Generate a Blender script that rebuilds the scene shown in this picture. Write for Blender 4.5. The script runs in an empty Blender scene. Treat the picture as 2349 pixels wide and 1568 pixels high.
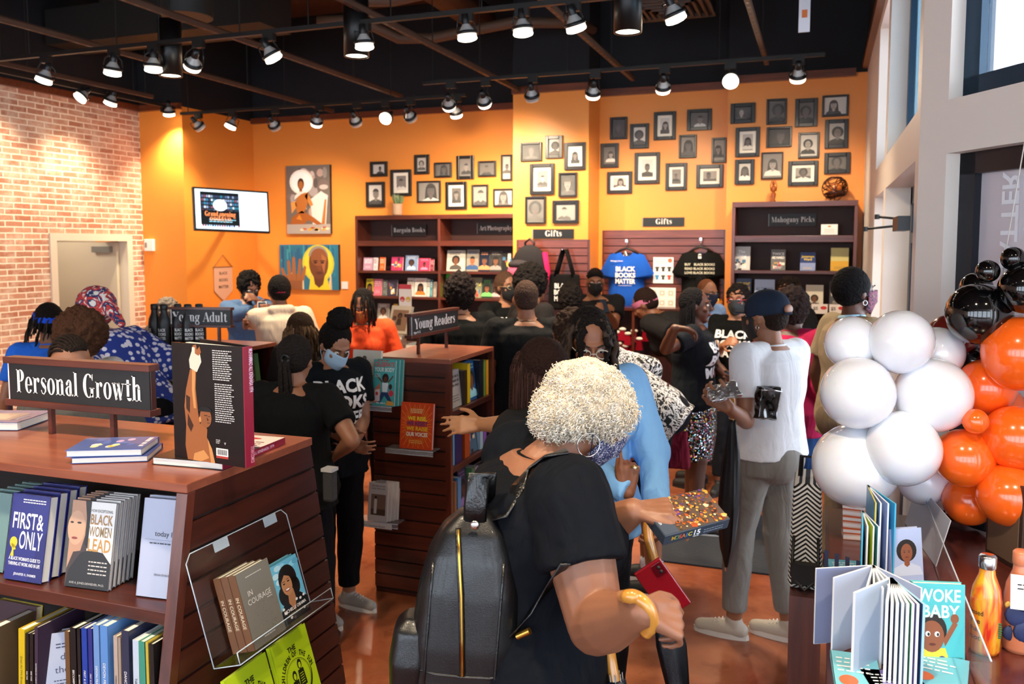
import bpy, math, random
from mathutils import Matrix, Vector, noise
from mathutils.bvhtree import BVHTree
R = math.radians
S = bpy.context.scene
COL = S.collection
rnd = random.Random(7)
# ---------------------------------------------------------------- camera, world, exposure
F, CX, CY, YAW, PIT, EYE = 1950.0, 1174.5, 717.0, R(20), math.atan(.078), 1.9
cam_d = bpy.data.cameras.new('camera'); cam = bpy.data.objects.new('camera', cam_d); COL.objects.link(cam)
cam.location = (0, 0, EYE); cam.rotation_euler = (R(90)-PIT, 0, YAW)
cam_d.sensor_width = 36; cam_d.lens = F*36/2349; cam_d.shift_y = (CY-784)/2349
cam_d.clip_start = .05; cam_d.dof.use_dof = True; cam_d.dof.focus_distance = 2.45; cam_d.dof.aperture_fstop = 5.0
S.camera = cam
w = bpy.data.worlds.new('daylight'); S.world = w; w.use_nodes = True
w.node_tree.nodes['Background'].inputs[0].default_value = (.78, .88, 1, 1)
w.node_tree.nodes['Background'].inputs[1].default_value = 6.0
S.view_settings.view_transform = 'Standard'; S.view_settings.look = 'None'
S.view_settings.gamma = 1; S.view_settings.use_curve_mapping = False
S.view_settings.exposure = 0.22
LAMP_W = 1.7
def light(name, kind, loc, energy, color, to=None, **kw):
    l = bpy.data.lights.new(name, kind); l.energy = energy; l.color = color
    for k, v in kw.items(): setattr(l, k, v)
    o = bpy.data.objects.new(name, l); COL.objects.link(o); o.location = loc
    if to is not None: o.rotation_euler = (Vector(to)-Vector(loc)).to_track_quat('-Z', 'Y').to_euler()
    return o
# ---------------------------------------------------------------- pixel rays of the 2349x1568 frame
CR = cam.rotation_euler.to_matrix()
FW = Vector((-math.sin(YAW), math.cos(YAW), 0)); RT = Vector((math.cos(YAW), math.sin(YAW), 0))
EYEV = Vector((0, 0, EYE))
def ray(px, py): return CR @ Vector(((px-CX)/F, -(py-CY)/F, -1))
def W(px, py, d): r = ray(px, py); return EYEV + r*(d/r.dot(FW))
def onY(px, py, Y): r = ray(px, py); return EYEV + r*(Y/r.y)
def onX(px, py, X): r = ray(px, py); return EYEV + r*(X/r.x)
def onZ(px, py, Z): r = ray(px, py); return EYEV + r*((Z-EYE)/r.z)
def onP(px, py, p, n): r = ray(px, py); return EYEV + r*((Vector(p)-EYEV).dot(n)/r.dot(n))
# ---------------------------------------------------------------- materials
MATS = {}
def srgb(h):
    h = h.lstrip('#'); c = [int(h[i:i+2], 16)/255 for i in (0, 2, 4)]
    return tuple([(x/12.92 if x <= .04045 else ((x+.055)/1.055)**2.4) for x in c]) + (1,)
def mat(col, rough=.5, metal=0, emit=0, trans=0, coat=0, spec=.5, bump=0, bscale=200, kind='', sss=0, alpha=1):
    key = (col, rough, metal, emit, trans, coat, spec, bump, bscale, kind, sss, alpha)
    if key in MATS: return MATS[key]
    m = bpy.data.materials.new(f'{kind or "paint"}_{col.lstrip("#")}'); m.use_nodes = True; MATS[key] = m
    nt = m.node_tree; b = nt.nodes['Principled BSDF']; c = srgb(col)
    b.inputs['Base Color'].default_value = c; b.inputs['Roughness'].default_value = rough
    b.inputs['Metallic'].default_value = metal; b.inputs['Transmission Weight'].default_value = trans
    b.inputs['Coat Weight'].default_value = coat; b.inputs['Coat Roughness'].default_value = .08
    b.inputs['Specular IOR Level'].default_value = spec
    b.inputs['Alpha'].default_value = alpha
    if emit: b.inputs['Emission Color'].default_value = c; b.inputs['Emission Strength'].default_value = emit
    if sss:
        b.inputs['Subsurface Weight'].default_value = sss; b.inputs['Subsurface Radius'].default_value = (.02, .008, .004); b.inputs['Subsurface Scale'].default_value = .5
    N = nt.nodes.new; L = nt.links.new
    if bump:
        tc = N('ShaderNodeTexCoord'); n = N('ShaderNodeTexNoise'); n.inputs['Scale'].default_value = bscale; n.inputs['Detail'].default_value = 4
        bp = N('ShaderNodeBump'); bp.inputs['Strength'].default_value = min(1, bump); bp.inputs['Distance'].default_value = .02
        L(tc.outputs['Object'], n.inputs['Vector']); L(n.outputs['Fac'], bp.inputs['Height']); L(bp.outputs[0], b.inputs['Normal'])
    return m
def cloth(col, rough=.85, fold=.5, fs=7, fine=900):
    key = ('cloth', col, rough, fold, fs, fine)
    if key in MATS: return MATS[key]
    m = bpy.data.materials.new('fabric_'+col.lstrip('#')); m.use_nodes = True; MATS[key] = m
    nt = m.node_tree; b = nt.nodes['Principled BSDF']; N = nt.nodes.new; L = nt.links.new
    b.inputs['Roughness'].default_value = rough; b.inputs['Specular IOR Level'].default_value = .12
    b.inputs['Base Color'].default_value = srgb(col)
    tc = N('ShaderNodeTexCoord'); mp = N('ShaderNodeMapping'); mp.inputs['Scale'].default_value = (1.6, 1.6, .55); mp.inputs['Rotation'].default_value = (.3, .5, .2)
    n = N('ShaderNodeTexNoise'); n.inputs['Scale'].default_value = fs; n.inputs['Detail'].default_value = 3; n.inputs['Distortion'].default_value = 1.2
    n2 = N('ShaderNodeTexNoise'); n2.inputs['Scale'].default_value = fine; n2.inputs['Detail'].default_value = 1
    b1 = N('ShaderNodeBump'); b1.inputs['Strength'].default_value = fold; b1.inputs['Distance'].default_value = .022
    b2 = N('ShaderNodeBump'); b2.inputs['Strength'].default_value = .25; b2.inputs['Distance'].default_value = .001
    L(tc.outputs['Object'], mp.inputs['Vector']); L(mp.outputs[0], n.inputs['Vector']); L(tc.outputs['Object'], n2.inputs['Vector'])
    L(n.outputs['Fac'], b1.inputs['Height']); L(n2.outputs['Fac'], b2.inputs['Height']); L(b2.outputs[0], b1.inputs['Normal']) ; L(b1.outputs[0], b.inputs['Normal'])
    return m
def skin(col):
    key = ('skin', col)
    if key in MATS: return MATS[key]
    m = bpy.data.materials.new('skin_'+col.lstrip('#')); m.use_nodes = True; MATS[key] = m
    nt = m.node_tree; b = nt.nodes['Principled BSDF']; N = nt.nodes.new; L = nt.links.new
    b.inputs['Roughness'].default_value = .48; b.inputs['Subsurface Weight'].default_value = .12
    b.inputs['Subsurface Radius'].default_value = (.02, .008, .004); b.inputs['Subsurface Scale'].default_value = .4
    tc = N('ShaderNodeTexCoord'); n = N('ShaderNodeTexNoise'); n.inputs['Scale'].default_value = 14; n.inputs['Detail'].default_value = 5
    cr = N('ShaderNodeMix'); cr.data_type = 'RGBA'; c = srgb(col)
    cr.inputs['A'].default_value = tuple(x*.82 for x in c[:3])+(1,); cr.inputs['B'].default_value = tuple(min(1, x*1.15) for x in c[:3])+(1,)
    n2 = N('ShaderNodeTexNoise'); n2.inputs['Scale'].default_value = 350; n2.inputs['Detail'].default_value = 2
    bp = N('ShaderNodeBump'); bp.inputs['Strength'].default_value = .12; bp.inputs['Distance'].default_value = .002
    L(tc.outputs['Object'], n.inputs['Vector']); L(n.outputs['Fac'], cr.inputs['Factor']); L(cr.outputs['Result'], b.inputs['Base Color'])
    L(tc.outputs['Object'], n2.inputs['Vector']); L(n2.outputs['Fac'], bp.inputs['Height']); L(bp.outputs[0], b.inputs['Normal'])
    return m
def ramp(nt, fac, stops, interp='LINEAR'):
    r = nt.nodes.new('ShaderNodeValToRGB'); r.color_ramp.interpolation = interp; e = r.color_ramp.elements
    while len(e) < len(stops): e.new(.5)
    for q, (p, c) in zip(e, stops): q.position = p; q.color = srgb(c)
    nt.links.new(fac, r.inputs['Fac']); return r.outputs['Color']
def wood(name, c1, c2, rough=.32, axis='X', coat=.25, scale=1.0):
    key = ('wood', name, axis)
    if key in MATS: return MATS[key]
    m = bpy.data.materials.new(name); m.use_nodes = True; MATS[key] = m
    nt = m.node_tree; b = nt.nodes['Principled BSDF']; N = nt.nodes.new; L = nt.links.new
    tc = N('ShaderNodeTexCoord'); mp = N('ShaderNodeMapping')
    mp.inputs['Scale'].default_value = {'X': (1.2, 14, 14), 'Y': (14, 1.2, 14), 'Z': (14, 14, 1.2)}[axis]
    n = N('ShaderNodeTexNoise'); n.inputs['Scale'].default_value = 2.2*scale; n.inputs['Detail'].default_value = 7; n.inputs['Distortion'].default_value = .8
    L(tc.outputs['Object'], mp.inputs['Vector']); L(mp.outputs[0], n.inputs['Vector'])
    L(ramp(nt, n.outputs['Fac'], [(.3, c1), (.7, c2)]), b.inputs['Base Color'])
    b.inputs['Roughness'].default_value = rough; b.inputs['Coat Weight'].default_value = coat; b.inputs['Coat Roughness'].default_value = .15
    return m
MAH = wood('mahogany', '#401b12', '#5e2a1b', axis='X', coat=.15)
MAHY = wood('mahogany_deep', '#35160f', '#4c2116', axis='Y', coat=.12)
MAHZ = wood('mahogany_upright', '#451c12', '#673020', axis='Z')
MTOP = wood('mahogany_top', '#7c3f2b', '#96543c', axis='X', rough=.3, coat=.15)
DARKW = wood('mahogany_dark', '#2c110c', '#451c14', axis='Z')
BLACK = mat('#101010', .45); BLKM = mat('#0c0c0d', .4, .3); WHITE = mat('#f2f0ec', .6); PAGE = mat('#e9e4d8', .8)
CHROME = mat('#cfcfcf', .22, 1); GOLD = mat('#c9a24b', .3, 1)
ACRYL = mat('#ffffff', .05, trans=1, spec=.3, alpha=.14)
EMB = mat('#191514', .5)
# ---------------------------------------------------------------- mesh builder
def frame(o, x, y, z=None):
    x = Vector(x).normalized(); y = Vector(y).normalized(); z = Vector(z).normalized() if z else x.cross(y).normalized(); y = z.cross(x)
    M = Matrix((x, y, z)).transposed().to_4x4(); M.translation = Vector(o); return M
def T(x=0, y=0, z=0): return Matrix.Translation((x, y, z))
def RX(a): return Matrix.Rotation(R(a), 4, 'X')
def RY(a): return Matrix.Rotation(R(a), 4, 'Y')
def RZ(a): return Matrix.Rotation(R(a), 4, 'Z')
class MB:
    def __init__(s, M=None): s.v = []; s.f = []; s.mi = []; s.sm = []; s.mats = []; s.M = M or Matrix()
    def _m(s, m):
        if m not in s.mats: s.mats.append(m)
        return s.mats.index(m)
    def add(s, vs, fs, m, smooth=False, M=None):
        A = s.M @ M if M is not None else s.M; b = len(s.v); k = s._m(m)
        s.v += [A @ Vector(p) for p in vs]
        s.f += [tuple(i+b for i in f) for f in fs]; s.mi += [k]*len(fs); s.sm += [smooth]*len(fs); return s
    def box(s, c, d, m, M=None, taper=None):
        x, y, z = (q/2 for q in d); t = taper or (1, 1)
        vs = [(-x, -y, -z), (x, -y, -z), (x, y, -z), (-x, y, -z), (-x*t[0], -y*t[1], z), (x*t[0], -y*t[1], z), (x*t[0], y*t[1], z), (-x*t[0], y*t[1], z)]
        return s.add([(a+c[0], b+c[1], e+c[2]) for a, b, e in vs], [(3, 2, 1, 0), (4, 5, 6, 7), (0, 1, 5, 4), (1, 2, 6, 5), (2, 3, 7, 6), (3, 0, 4, 7)], m, M=M)
    def b2(s, lo, hi, m, M=None):
        return s.box([(a+b)/2 for a, b in zip(lo, hi)], [b-a for a, b in zip(lo, hi)], m, M)
    def cyl(s, p0, p1, r0, m, r1=None, n=16, caps=True, M=None):
        r1 = r0 if r1 is None else r1; p0 = Vector(p0); p1 = Vector(p1); a = (p1-p0).normalized()
        u = a.orthogonal().normalized(); v = a.cross(u); vs = []
        for p, r in ((p0, r0), (p1, r1)):
            for i in range(n): t = 2*math.pi*i/n; vs.append(p+u*(r*math.cos(t))+v*(r*math.sin(t)))
        s.add(vs, [(i, (i+1) % n, n+(i+1) % n, n+i) for i in range(n)], m, True, M)
        if caps: s.add(vs[:n], [tuple(range(n-1, -1, -1))], m, False, M); s.add(vs[n:], [tuple(range(n))], m, False, M)
        return s
    def lathe(s, prof, m, n=20, M=None, smooth=True):
        vs = []; k = len(prof)
        for r, z in prof:
            for i in range(n): t = 2*math.pi*i/n; vs.append((r*math.cos(t), r*math.sin(t), z))
        return s.add(vs, [(j*n+i, j*n+(i+1) % n, (j+1)*n+(i+1) % n, (j+1)*n+i) for j in range(k-1) for i in range(n)], m, smooth, M)
    def ell(s, c, r, m, n=14, M=None, k=None):
        k = k or max(5, n*2//3); r = (r, r, r) if not hasattr(r, '__len__') else r; vs = [(c[0], c[1], c[2]-r[2])]
        for j in range(1, k):
            ph = math.pi*j/k
            for i in range(n): t = 2*math.pi*i/n; vs.append((c[0]+r[0]*math.sin(ph)*math.cos(t), c[1]+r[1]*math.sin(ph)*math.sin(t), c[2]-r[2]*math.cos(ph)))
        vs.append((c[0], c[1], c[2]+r[2])); e = len(vs)-1
        fs = [(0, 1+(i+1) % n, 1+i) for i in range(n)]
        fs += [(1+j*n+i, 1+j*n+(i+1) % n, 1+(j+1)*n+(i+1) % n, 1+(j+1)*n+i) for j in range(k-2) for i in range(n)]
        fs += [(e, 1+(k-2)*n+i, 1+(k-2)*n+(i+1) % n) for i in range(n)]
        return s.add(vs, fs, m, True, M)
    def tube(s, pts, r, m, n=8, M=None, flat=1.0, up=None):
        pts = [Vector(p) for p in pts]; k = len(pts); rr = r if hasattr(r, '__len__') else [r]*k; vs = []; u = None
        for i, p in enumerate(pts):
            d = (pts[min(i+1, k-1)]-pts[max(i-1, 0)]).normalized()
            if up is not None: u = d.cross(Vector(up)).normalized()
            else:
                u = (u-d*u.dot(d)) if u is not None else d.orthogonal()
                u = u.normalized() if u.length > 1e-6 else d.orthogonal().normalized()
            v = d.cross(u)
            for j in range(n): t = 2*math.pi*j/n; vs.append(p+u*(rr[i]*math.cos(t))+v*(rr[i]*flat*math.sin(t)))
        fs = [(j*n+i, j*n+(i+1) % n, (j+1)*n+(i+1) % n, (j+1)*n+i) for j in range(k-1) for i in range(n)]
        fs += [tuple(range(n-1, -1, -1)), tuple(range((k-1)*n, k*n))]
        return s.add(vs, fs, m, True, M)
    def prism(s, pts, z0, z1, m, M=None):
        n = len(pts); vs = [(x, y, z0) for x, y in pts]+[(x, y, z1) for x, y in pts]
        return s.add(vs, [tuple(range(n-1, -1, -1)), tuple(range(n, 2*n))]+[(i, (i+1) % n, n+(i+1) % n, n+i) for i in range(n)], m, M=M)
    def quad(s, a, b, c, d, m): return s.add([a, b, c, d], [(0, 1, 2, 3)], m)
    def geo(s, g, M, m): return s.add([(x, y, 0) for x, y in g[0]], g[1], m, M=M)
    def disc(s, x, y, rx, ry, m, M, z=0, n=20, a0=0, a1=360):
        full = a1-a0 >= 360; vs = [(x+rx*math.cos(R(a0+(a1-a0)*i/n)), y+ry*math.sin(R(a0+(a1-a0)*i/n)), z) for i in range(n if full else n+1)]
        return s.add(vs, [tuple(range(len(vs)))], m, M=M)
    def rect(s, x0, y0, x1, y1, m, M, z=0): return s.add([(x0, y0, z), (x1, y0, z), (x1, y1, z), (x0, y1, z)], [(0, 1, 2, 3)], m, M=M)
    def pg(s, pts, m, M, z=0): return s.add([(x, y, z) for x, y in pts], [tuple(range(len(pts)))], m, M=M)
    def build(s, name, parent=None, bevel=0, sub=0, M=None):
        me = bpy.data.meshes.new(name); me.from_pydata([tuple(p) for p in s.v], [], s.f); me.update()
        for m in s.mats: me.materials.append(m)
        me.polygons.foreach_set('material_index', s.mi); me.polygons.foreach_set('use_smooth', s.sm)
        o = bpy.data.objects.new(name, me); COL.objects.link(o)
        if parent is not None: o.parent = parent
        if M is not None: o.matrix_local = M
        if bevel:
            md = o.modifiers.new('edge', 'BEVEL'); md.width = bevel; md.segments = 2; md.limit_method = 'ANGLE'; md.angle_limit = R(40)
        if sub: md = o.modifiers.new('smooth', 'SUBSURF'); md.levels = sub; md.render_levels = sub
        return o
def tag(o, label=None, cat=None, group=None, kind=None):
    for k, v in (('label', label), ('category', cat), ('group', group), ('kind', kind)):
        if v: o[k] = v
    return o
def thing(name, label, cat, M=None, group=None):
    o = bpy.data.objects.new(name, None); COL.objects.link(o); o.empty_display_size = .05
    if M is not None: o.matrix_world = M
    return tag(o, label, cat, group)
def struct(o): o['kind'] = 'structure'; return o
def copy_tree(o, M, label=None, group=None):
    c = o.copy(); COL.objects.link(c); c.matrix_world = M
    if label: c['label'] = label
    if group: c['group'] = group
    def kids(a, b):
        for ch in a.children:
            d = ch.copy(); COL.objects.link(d); d.parent = b; d.matrix_parent_inverse = ch.matrix_parent_inverse; kids(ch, d)
    kids(o, c); return c
# ---------------------------------------------------------------- lettering
TG = {}
def dgof(sc):
    with bpy.context.temp_override(scene=sc, view_layer=sc.view_layers[0]): dg = bpy.context.evaluated_depsgraph_get(); dg.update(); return dg
TXS = bpy.data.scenes.new('lettering_room')
def txt(s, bold=0.0, sp=1.0):
    """flat letter outlines, cap height about 1, centred on x, baseline 0; returns (verts, faces, half width)"""
    k = (s, bold, sp)
    if k in TG: return TG[k]
    c = bpy.data.curves.new('t', 'FONT'); c.body = s; c.size = 1.37; c.offset = bold; c.align_x = 'CENTER'; c.space_character = sp; c.resolution_u = 3; c.fill_mode = 'FRONT'
    o = bpy.data.objects.new('t', c); TXS.collection.objects.link(o); dg = dgof(TXS)
    me = o.evaluated_get(dg).to_mesh(); vs = [(p.co.x, p.co.y) for p in me.vertices]; fs = [tuple(p.vertices) for p in me.polygons]
    o.evaluated_get(dg).to_mesh_clear(); TXS.collection.objects.unlink(o); bpy.data.objects.remove(o); bpy.data.curves.remove(c)
    TG[k] = (vs, fs, max([abs(x) for x, y in vs] or [1])); return TG[k]
def glyphs():
    G = {}
    def r(x0, y0, x1, y1): return [(x0, y0), (x1, y0), (x1, y1), (x0, y1)]
    def ring(cx, cy, rx, ry, ix, iy, a0=0, a1=360, n=20):
        out = []
        for i in range(n):
            a, b = R(a0+(a1-a0)*i/n), R(a0+(a1-a0)*(i+1)/n)
            out.append([(cx+ix*math.cos(a), cy+iy*math.sin(a)), (cx+rx*math.cos(a), cy+ry*math.sin(a)), (cx+rx*math.cos(b), cy+ry*math.sin(b)), (cx+ix*math.cos(b), cy+iy*math.sin(b))])
        return out
    def ball(cx, cy, q, n=12): return [[(cx+q*math.cos(2*math.pi*i/n), cy+q*math.sin(2*math.pi*i/n)) for i in range(n)]]
    def stroke(P, Wd):
        out = []; L = []
        for i, p in enumerate(P):
            a = Vector(P[max(i-1, 0)]); b = Vector(P[min(i+1, len(P)-1)]); d = (b-a).normalized(); nn = Vector((-d.y, d.x))*Wd[i]/2
            L.append((Vector(p)+nn, Vector(p)-nn))
        for (a, b), (c, d) in zip(L, L[1:]): out.append([tuple(b), tuple(d), tuple(c), tuple(a)])
        return out
    def stem(x, h, w=.14, foot=True, head=True, both=False):
        o = [r(x, 0, x+w, h)]
        if foot: o.append(r(x-.05, 0, x+w+.05, .028))
        if head: o.append(r(x-.05, h-.028, x+(w+.05 if both else w), h))
        return o
    S3 = [(.34, .38), (.3, .47), (.2, .505), (.1, .46), (.08, .37), (.18, .28), (.29, .2), (.3, .1), (.2, .0), (.1, .02), (.04, .12)]
    SW = [.05, .03, .03, .07, .11, .15, .12, .07, .03, .03, .05]
    G['P'] = (stem(.05, .72, .16, head=True)+ring(.24, .53, .24, .19, .06, .165, -90, 90)+[r(.2, .34, .25, .365), r(.2, .695, .25, .72)], .5)
    G['e'] = (ring(.22, .25, .22, .26, .08, .235, 0, 325)+[r(.1, .24, .43, .265)], .46)
    G['r'] = (stem(.05, .5)+ring(.3, .34, .12, .16, .1, .135, 80, 180)+ball(.33, .42, .07), .42)
    G['s'] = (stroke(S3, SW), .38)
    G['o'] = (ring(.23, .25, .23, .26, .09, .235), .48)
    G['n'] = (stem(.05, .5)+[r(.31, 0, .45, .38), r(.26, 0, .5, .028)]+ring(.3, .36, .15, .145, .03, .12, 0, 150), .52)
    G['h'] = (stem(.05, .75)+[r(.31, 0, .45, .38), r(.26, 0, .5, .028)]+ring(.3, .36, .15, .145, .03, .12, 0, 150), .52)
    G['m'] = (G['n'][0]+[r(.57, 0, .71, .38), r(.52, 0, .76, .028)]+ring(.56, .36, .15, .145, .03, .12, 0, 150), .78)
    G['a'] = ([r(.25, .08, .39, .36)]+ring(.24, .36, .15, .145, .03, .12, 0, 160)+ball(.12, .38, .06)+ring(.25, .15, .23, .155, .1, .13, 80, 290)+ring(.42, .09, .06, .09, .03, .065, 180, 340)+[r(.25, .0, .33, .1)], .48)
    G['l'] = (stem(.05, .75), .26); G['i'] = (stem(.05, .5)+ball(.12, .65, .08), .26)
    G['G'] = (ring(.33, .36, .32, .37, .14, .34, 45, 320)+[r(.44, .02, .6, .3), r(.38, .28, .67, .305)]+stroke([(.57, .72), (.57, .52)], [.03, .03])+stroke([(.5, .68), (.57, .52)], [.05, .03]), .7)
    G['w'] = (stroke([(.08, .5), (.22, .0)], [.14, .12])+stroke([(.22, .0), (.32, .4)], [.03, .03])+stroke([(.33, .5), (.46, .0)], [.14, .12])+stroke([(.46, .0), (.6, .5)], [.03, .03])+[r(-.02, .475, .2, .5), r(.25, .475, .42, .5), r(.52, .475, .68, .5)], .67)
    G['t'] = ([r(.1, .08, .24, .62), r(0, .472, .34, .5)]+ring(.24, .12, .14, .13, .0, .1, 180, 340), .36)
    G['Y'] = (stroke([(.1, .72), (.33, .32)], [.17, .15])+stroke([(.58, .72), (.35, .32)], [.03, .03])+[r(.25, 0, .41, .36), r(.18, 0, .48, .028), r(-.02, .692, .26, .72), r(.46, .692, .68, .72)], .62)
    G['u'] = ([r(.05, .12, .19, .5), r(0, .472, .1, .5), r(.31, 0, .45, .5), r(.26, .472, .35, .5), r(.4, 0, .5, .028)]+ring(.2, .14, .15, .15, .02, .12, 180, 340), .52)
    G['g'] = (ring(.21, .31, .2, .2, .07, .18)+ring(.22, -.1, .22, .15, .14, .11)+[r(.05, .02, .34, .1)]+ball(.42, .46, .06)+stroke([(.3, .44), (.42, .49)], [.03, .03]), .48)
    G['R'] = (stem(.05, .72, .16)+ring(.24, .54, .22, .18, .06, .155, -90, 90)+[r(.2, .36, .25, .385), r(.2, .695, .25, .72)]+stroke([(.3, .37), (.42, .26), (.44, .08), (.54, .01), (.6, .04)], [.06, .15, .15, .06, .02]), .6)
    G['d'] = (ring(.22, .25, .22, .26, .09, .235, 60, 300)+[r(.3, 0, .44, .75), r(.25, .722, .35, .75), r(.4, 0, .49, .028), r(.22, .0, .34, .03), r(.22, .475, .34, .5)], .5)
    G['b'] = (stem(.05, .75)+ring(.24, .25, .22, .26, .08, .235, -120, 120), .48)
    G['p'] = ([r(.05, -.22, .19, .5), r(0, -.22, .25, -.192), r(0, .472, .1, .5)]+ring(.24, .25, .22, .26, .08, .235, -120, 120), .48)
    G['f'] = (stem(.08, .5, head=False)+[r(.08, .4, .22, .62), r(0, .472, .34, .5)]+ring(.24, .58, .16, .17, .04, .145, 60, 180)+ball(.34, .66, .07), .36)
    G['B'] = (stem(.05, .72, .16)+ring(.24, .55, .2, .17, .06, .145, -90, 90)+ring(.24, .19, .24, .19, .07, .165, -90, 90)+[r(.2, .37, .26, .395), r(.2, .695, .26, .72), r(.2, 0, .26, .028)], .54)
    G['k'] = (stem(.05, .75)+stroke([(.42, .48), (.2, .22)], [.03, .03])+stroke([(.26, .32), (.42, .0)], [.13, .15])+[r(.32, .472, .52, .5), r(.3, 0, .55, .028)], .54)
    G['M'] = ([r(.08, 0, .11, .72), r(0, 0, .19, .028), r(0, .692, .2, .72), r(.64, 0, .8, .72), r(.58, 0, .86, .028), r(.66, .692, .86, .72)]+stroke([(.14, .72), (.4, .02)], [.17, .12])+stroke([(.4, .02), (.66, .72)], [.03, .03]), .88)
    G['c'] = (ring(.22, .25, .22, .26, .08, .235, 40, 325)+ball(.33, .4, .07), .42)
    G['y'] = (stroke([(.1, .5), (.26, .0)], [.15, .13])+stroke([(.44, .5), (.22, -.18), (.1, -.2)], [.03, .03, .05])+ball(.08, -.17, .06)+[r(-.02, .472, .22, .5), r(.36, .472, .52, .5)], .5)
    G['A'] = (stroke([(.36, .72), (.58, .0)], [.12, .17])+stroke([(.34, .7), (.1, .0)], [.03, .03])+[r(.18, .22, .5, .245), r(0, 0, .2, .028), r(.44, 0, .7, .028)], .68)
    G['/'] = (stroke([(.02, -.05), (.26, .78)], [.04, .04]), .3); G[' '] = ([], .22)
    return G
GL = glyphs()
def fat(s):
    vs = []; fs = []; x = 0
    for ch in s:
        ps, w_ = GL.get(ch, GL['o'])
        for p in ps: b = len(vs); vs += [(a+x, c) for a, c in p]; fs.append(tuple(range(b, b+len(p))))
        x += w_+.03
    vs = [(a-x/2, c) for a, c in vs]
    return ([(a/.72, c/.72) for a, c in vs], fs, x/2/.72)
def put(mb, g, M, m, h, wmax=None, x=0, y=0, z=.0006, left=False):
    """letters g on plane M with cap height h at (x,y); squeezed to wmax total width"""
    sx = h if not wmax or g[2]*2*h <= wmax else wmax/(g[2]*2)
    ox = x+g[2]*sx if left else x
    return mb.geo(g, M @ T(ox, y, z) @ Matrix.Diagonal((sx, h, 1, 1)), m)
# ================================================================ ROOM
HW = 3.5      # top of the painted walls
CH = 4.75     # black ceiling deck
YB, YC, YG, YM = 9.3, 8.42, 8.86, 8.6      # back wall, column, gift wall, picks wall
XT, YT, XBR = -6.94, 8.0, -7.56            # corner wall, its return, brick wall
XWN = .35
def orange():
    m = bpy.data.materials.new('orange_wall_paint'); m.use_nodes = True; nt = m.node_tree; b = nt.nodes['Principled BSDF']
    tc = nt.nodes.new('ShaderNodeTexCoord'); n = nt.nodes.new('ShaderNodeTexNoise'); n.inputs['Scale'].default_value = 60
    bp = nt.nodes.new('ShaderNodeBump'); bp.inputs['Strength'].default_value = .08; bp.inputs['Distance'].default_value = .01
    nt.links.new(tc.outputs['Object'], n.inputs['Vector']); nt.links.new(n.outputs['Fac'], bp.inputs['Height']); nt.links.new(bp.outputs[0], b.inputs['Normal'])
    b.inputs['Base Color'].default_value = srgb('#ee9238'); b.inputs['Roughness'].default_value = .42; return m
def brick():
    m = bpy.data.materials.new('whitewashed_brick'); m.use_nodes = True; nt = m.node_tree; b = nt.nodes['Principled BSDF']; N = nt.nodes.new; L = nt.links.new
    tc = N('ShaderNodeTexCoord'); sp = N('ShaderNodeSeparateXYZ'); cb = N('ShaderNodeCombineXYZ')
    L(tc.outputs['Object'], sp.inputs[0]); L(sp.outputs['Y'], cb.inputs['X']); L(sp.outputs['Z'], cb.inputs['Y'])
    wn = N('ShaderNodeTexNoise'); wn.inputs['Scale'].default_value = 9; wn.inputs['Detail'].default_value = 3
    vm = N('ShaderNodeVectorMath'); vm.operation = 'SCALE'; vm.inputs['Scale'].default_value = .012; va = N('ShaderNodeVectorMath'); va.operation = 'ADD'
    L(cb.outputs[0], wn.inputs['Vector']); L(wn.outputs['Color'], vm.inputs[0]); L(cb.outputs[0], va.inputs[0]); L(vm.outputs[0], va.inputs[1])
    bt = N('ShaderNodeTexBrick'); bt.inputs['Scale'].default_value = 1; bt.inputs['Brick Width'].default_value = .2; bt.inputs['Row Height'].default_value = .06
    bt.inputs['Mortar Size'].default_value = .008; bt.inputs['Mortar Smooth'].default_value = .35; bt.inputs['Bias'].default_value = 0
    bt.inputs['Color1'].default_value = srgb('#c8957a'); bt.inputs['Color2'].default_value = srgb('#a86a50'); bt.inputs['Mortar'].default_value = srgb('#ecdcc6')
    L(va.outputs[0], bt.inputs['Vector'])
    n2 = N('ShaderNodeTexNoise'); n2.inputs['Scale'].default_value = 5; n2.inputs['Detail'].default_value = 9; n2.inputs['Roughness'].default_value = .7
    L(tc.outputs['Object'], n2.inputs['Vector']); mx = N('ShaderNodeMix'); mx.data_type = 'RGBA'
    mr = N('ShaderNodeMapRange'); mr.inputs['From Min'].default_value = .45; mr.inputs['From Max'].default_value = .75; mr.inputs['To Max'].default_value = .75
    L(n2.outputs['Fac'], mr.inputs['Value']); L(mr.outputs[0], mx.inputs['Factor']); L(bt.outputs['Color'], mx.inputs['A']); mx.inputs['B'].default_value = srgb('#ecdcc6')
    L(mx.outputs['Result'], b.inputs['Base Color']); b.inputs['Roughness'].default_value = .85
    bp = N('ShaderNodeBump'); bp.inputs['Strength'].default_value = .5; bp.inputs['Distance'].default_value = .01; bp.invert = True
    L(bt.outputs['Fac'], bp.inputs['Height']); L(bp.outputs[0], b.inputs['Normal']); return m
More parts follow.
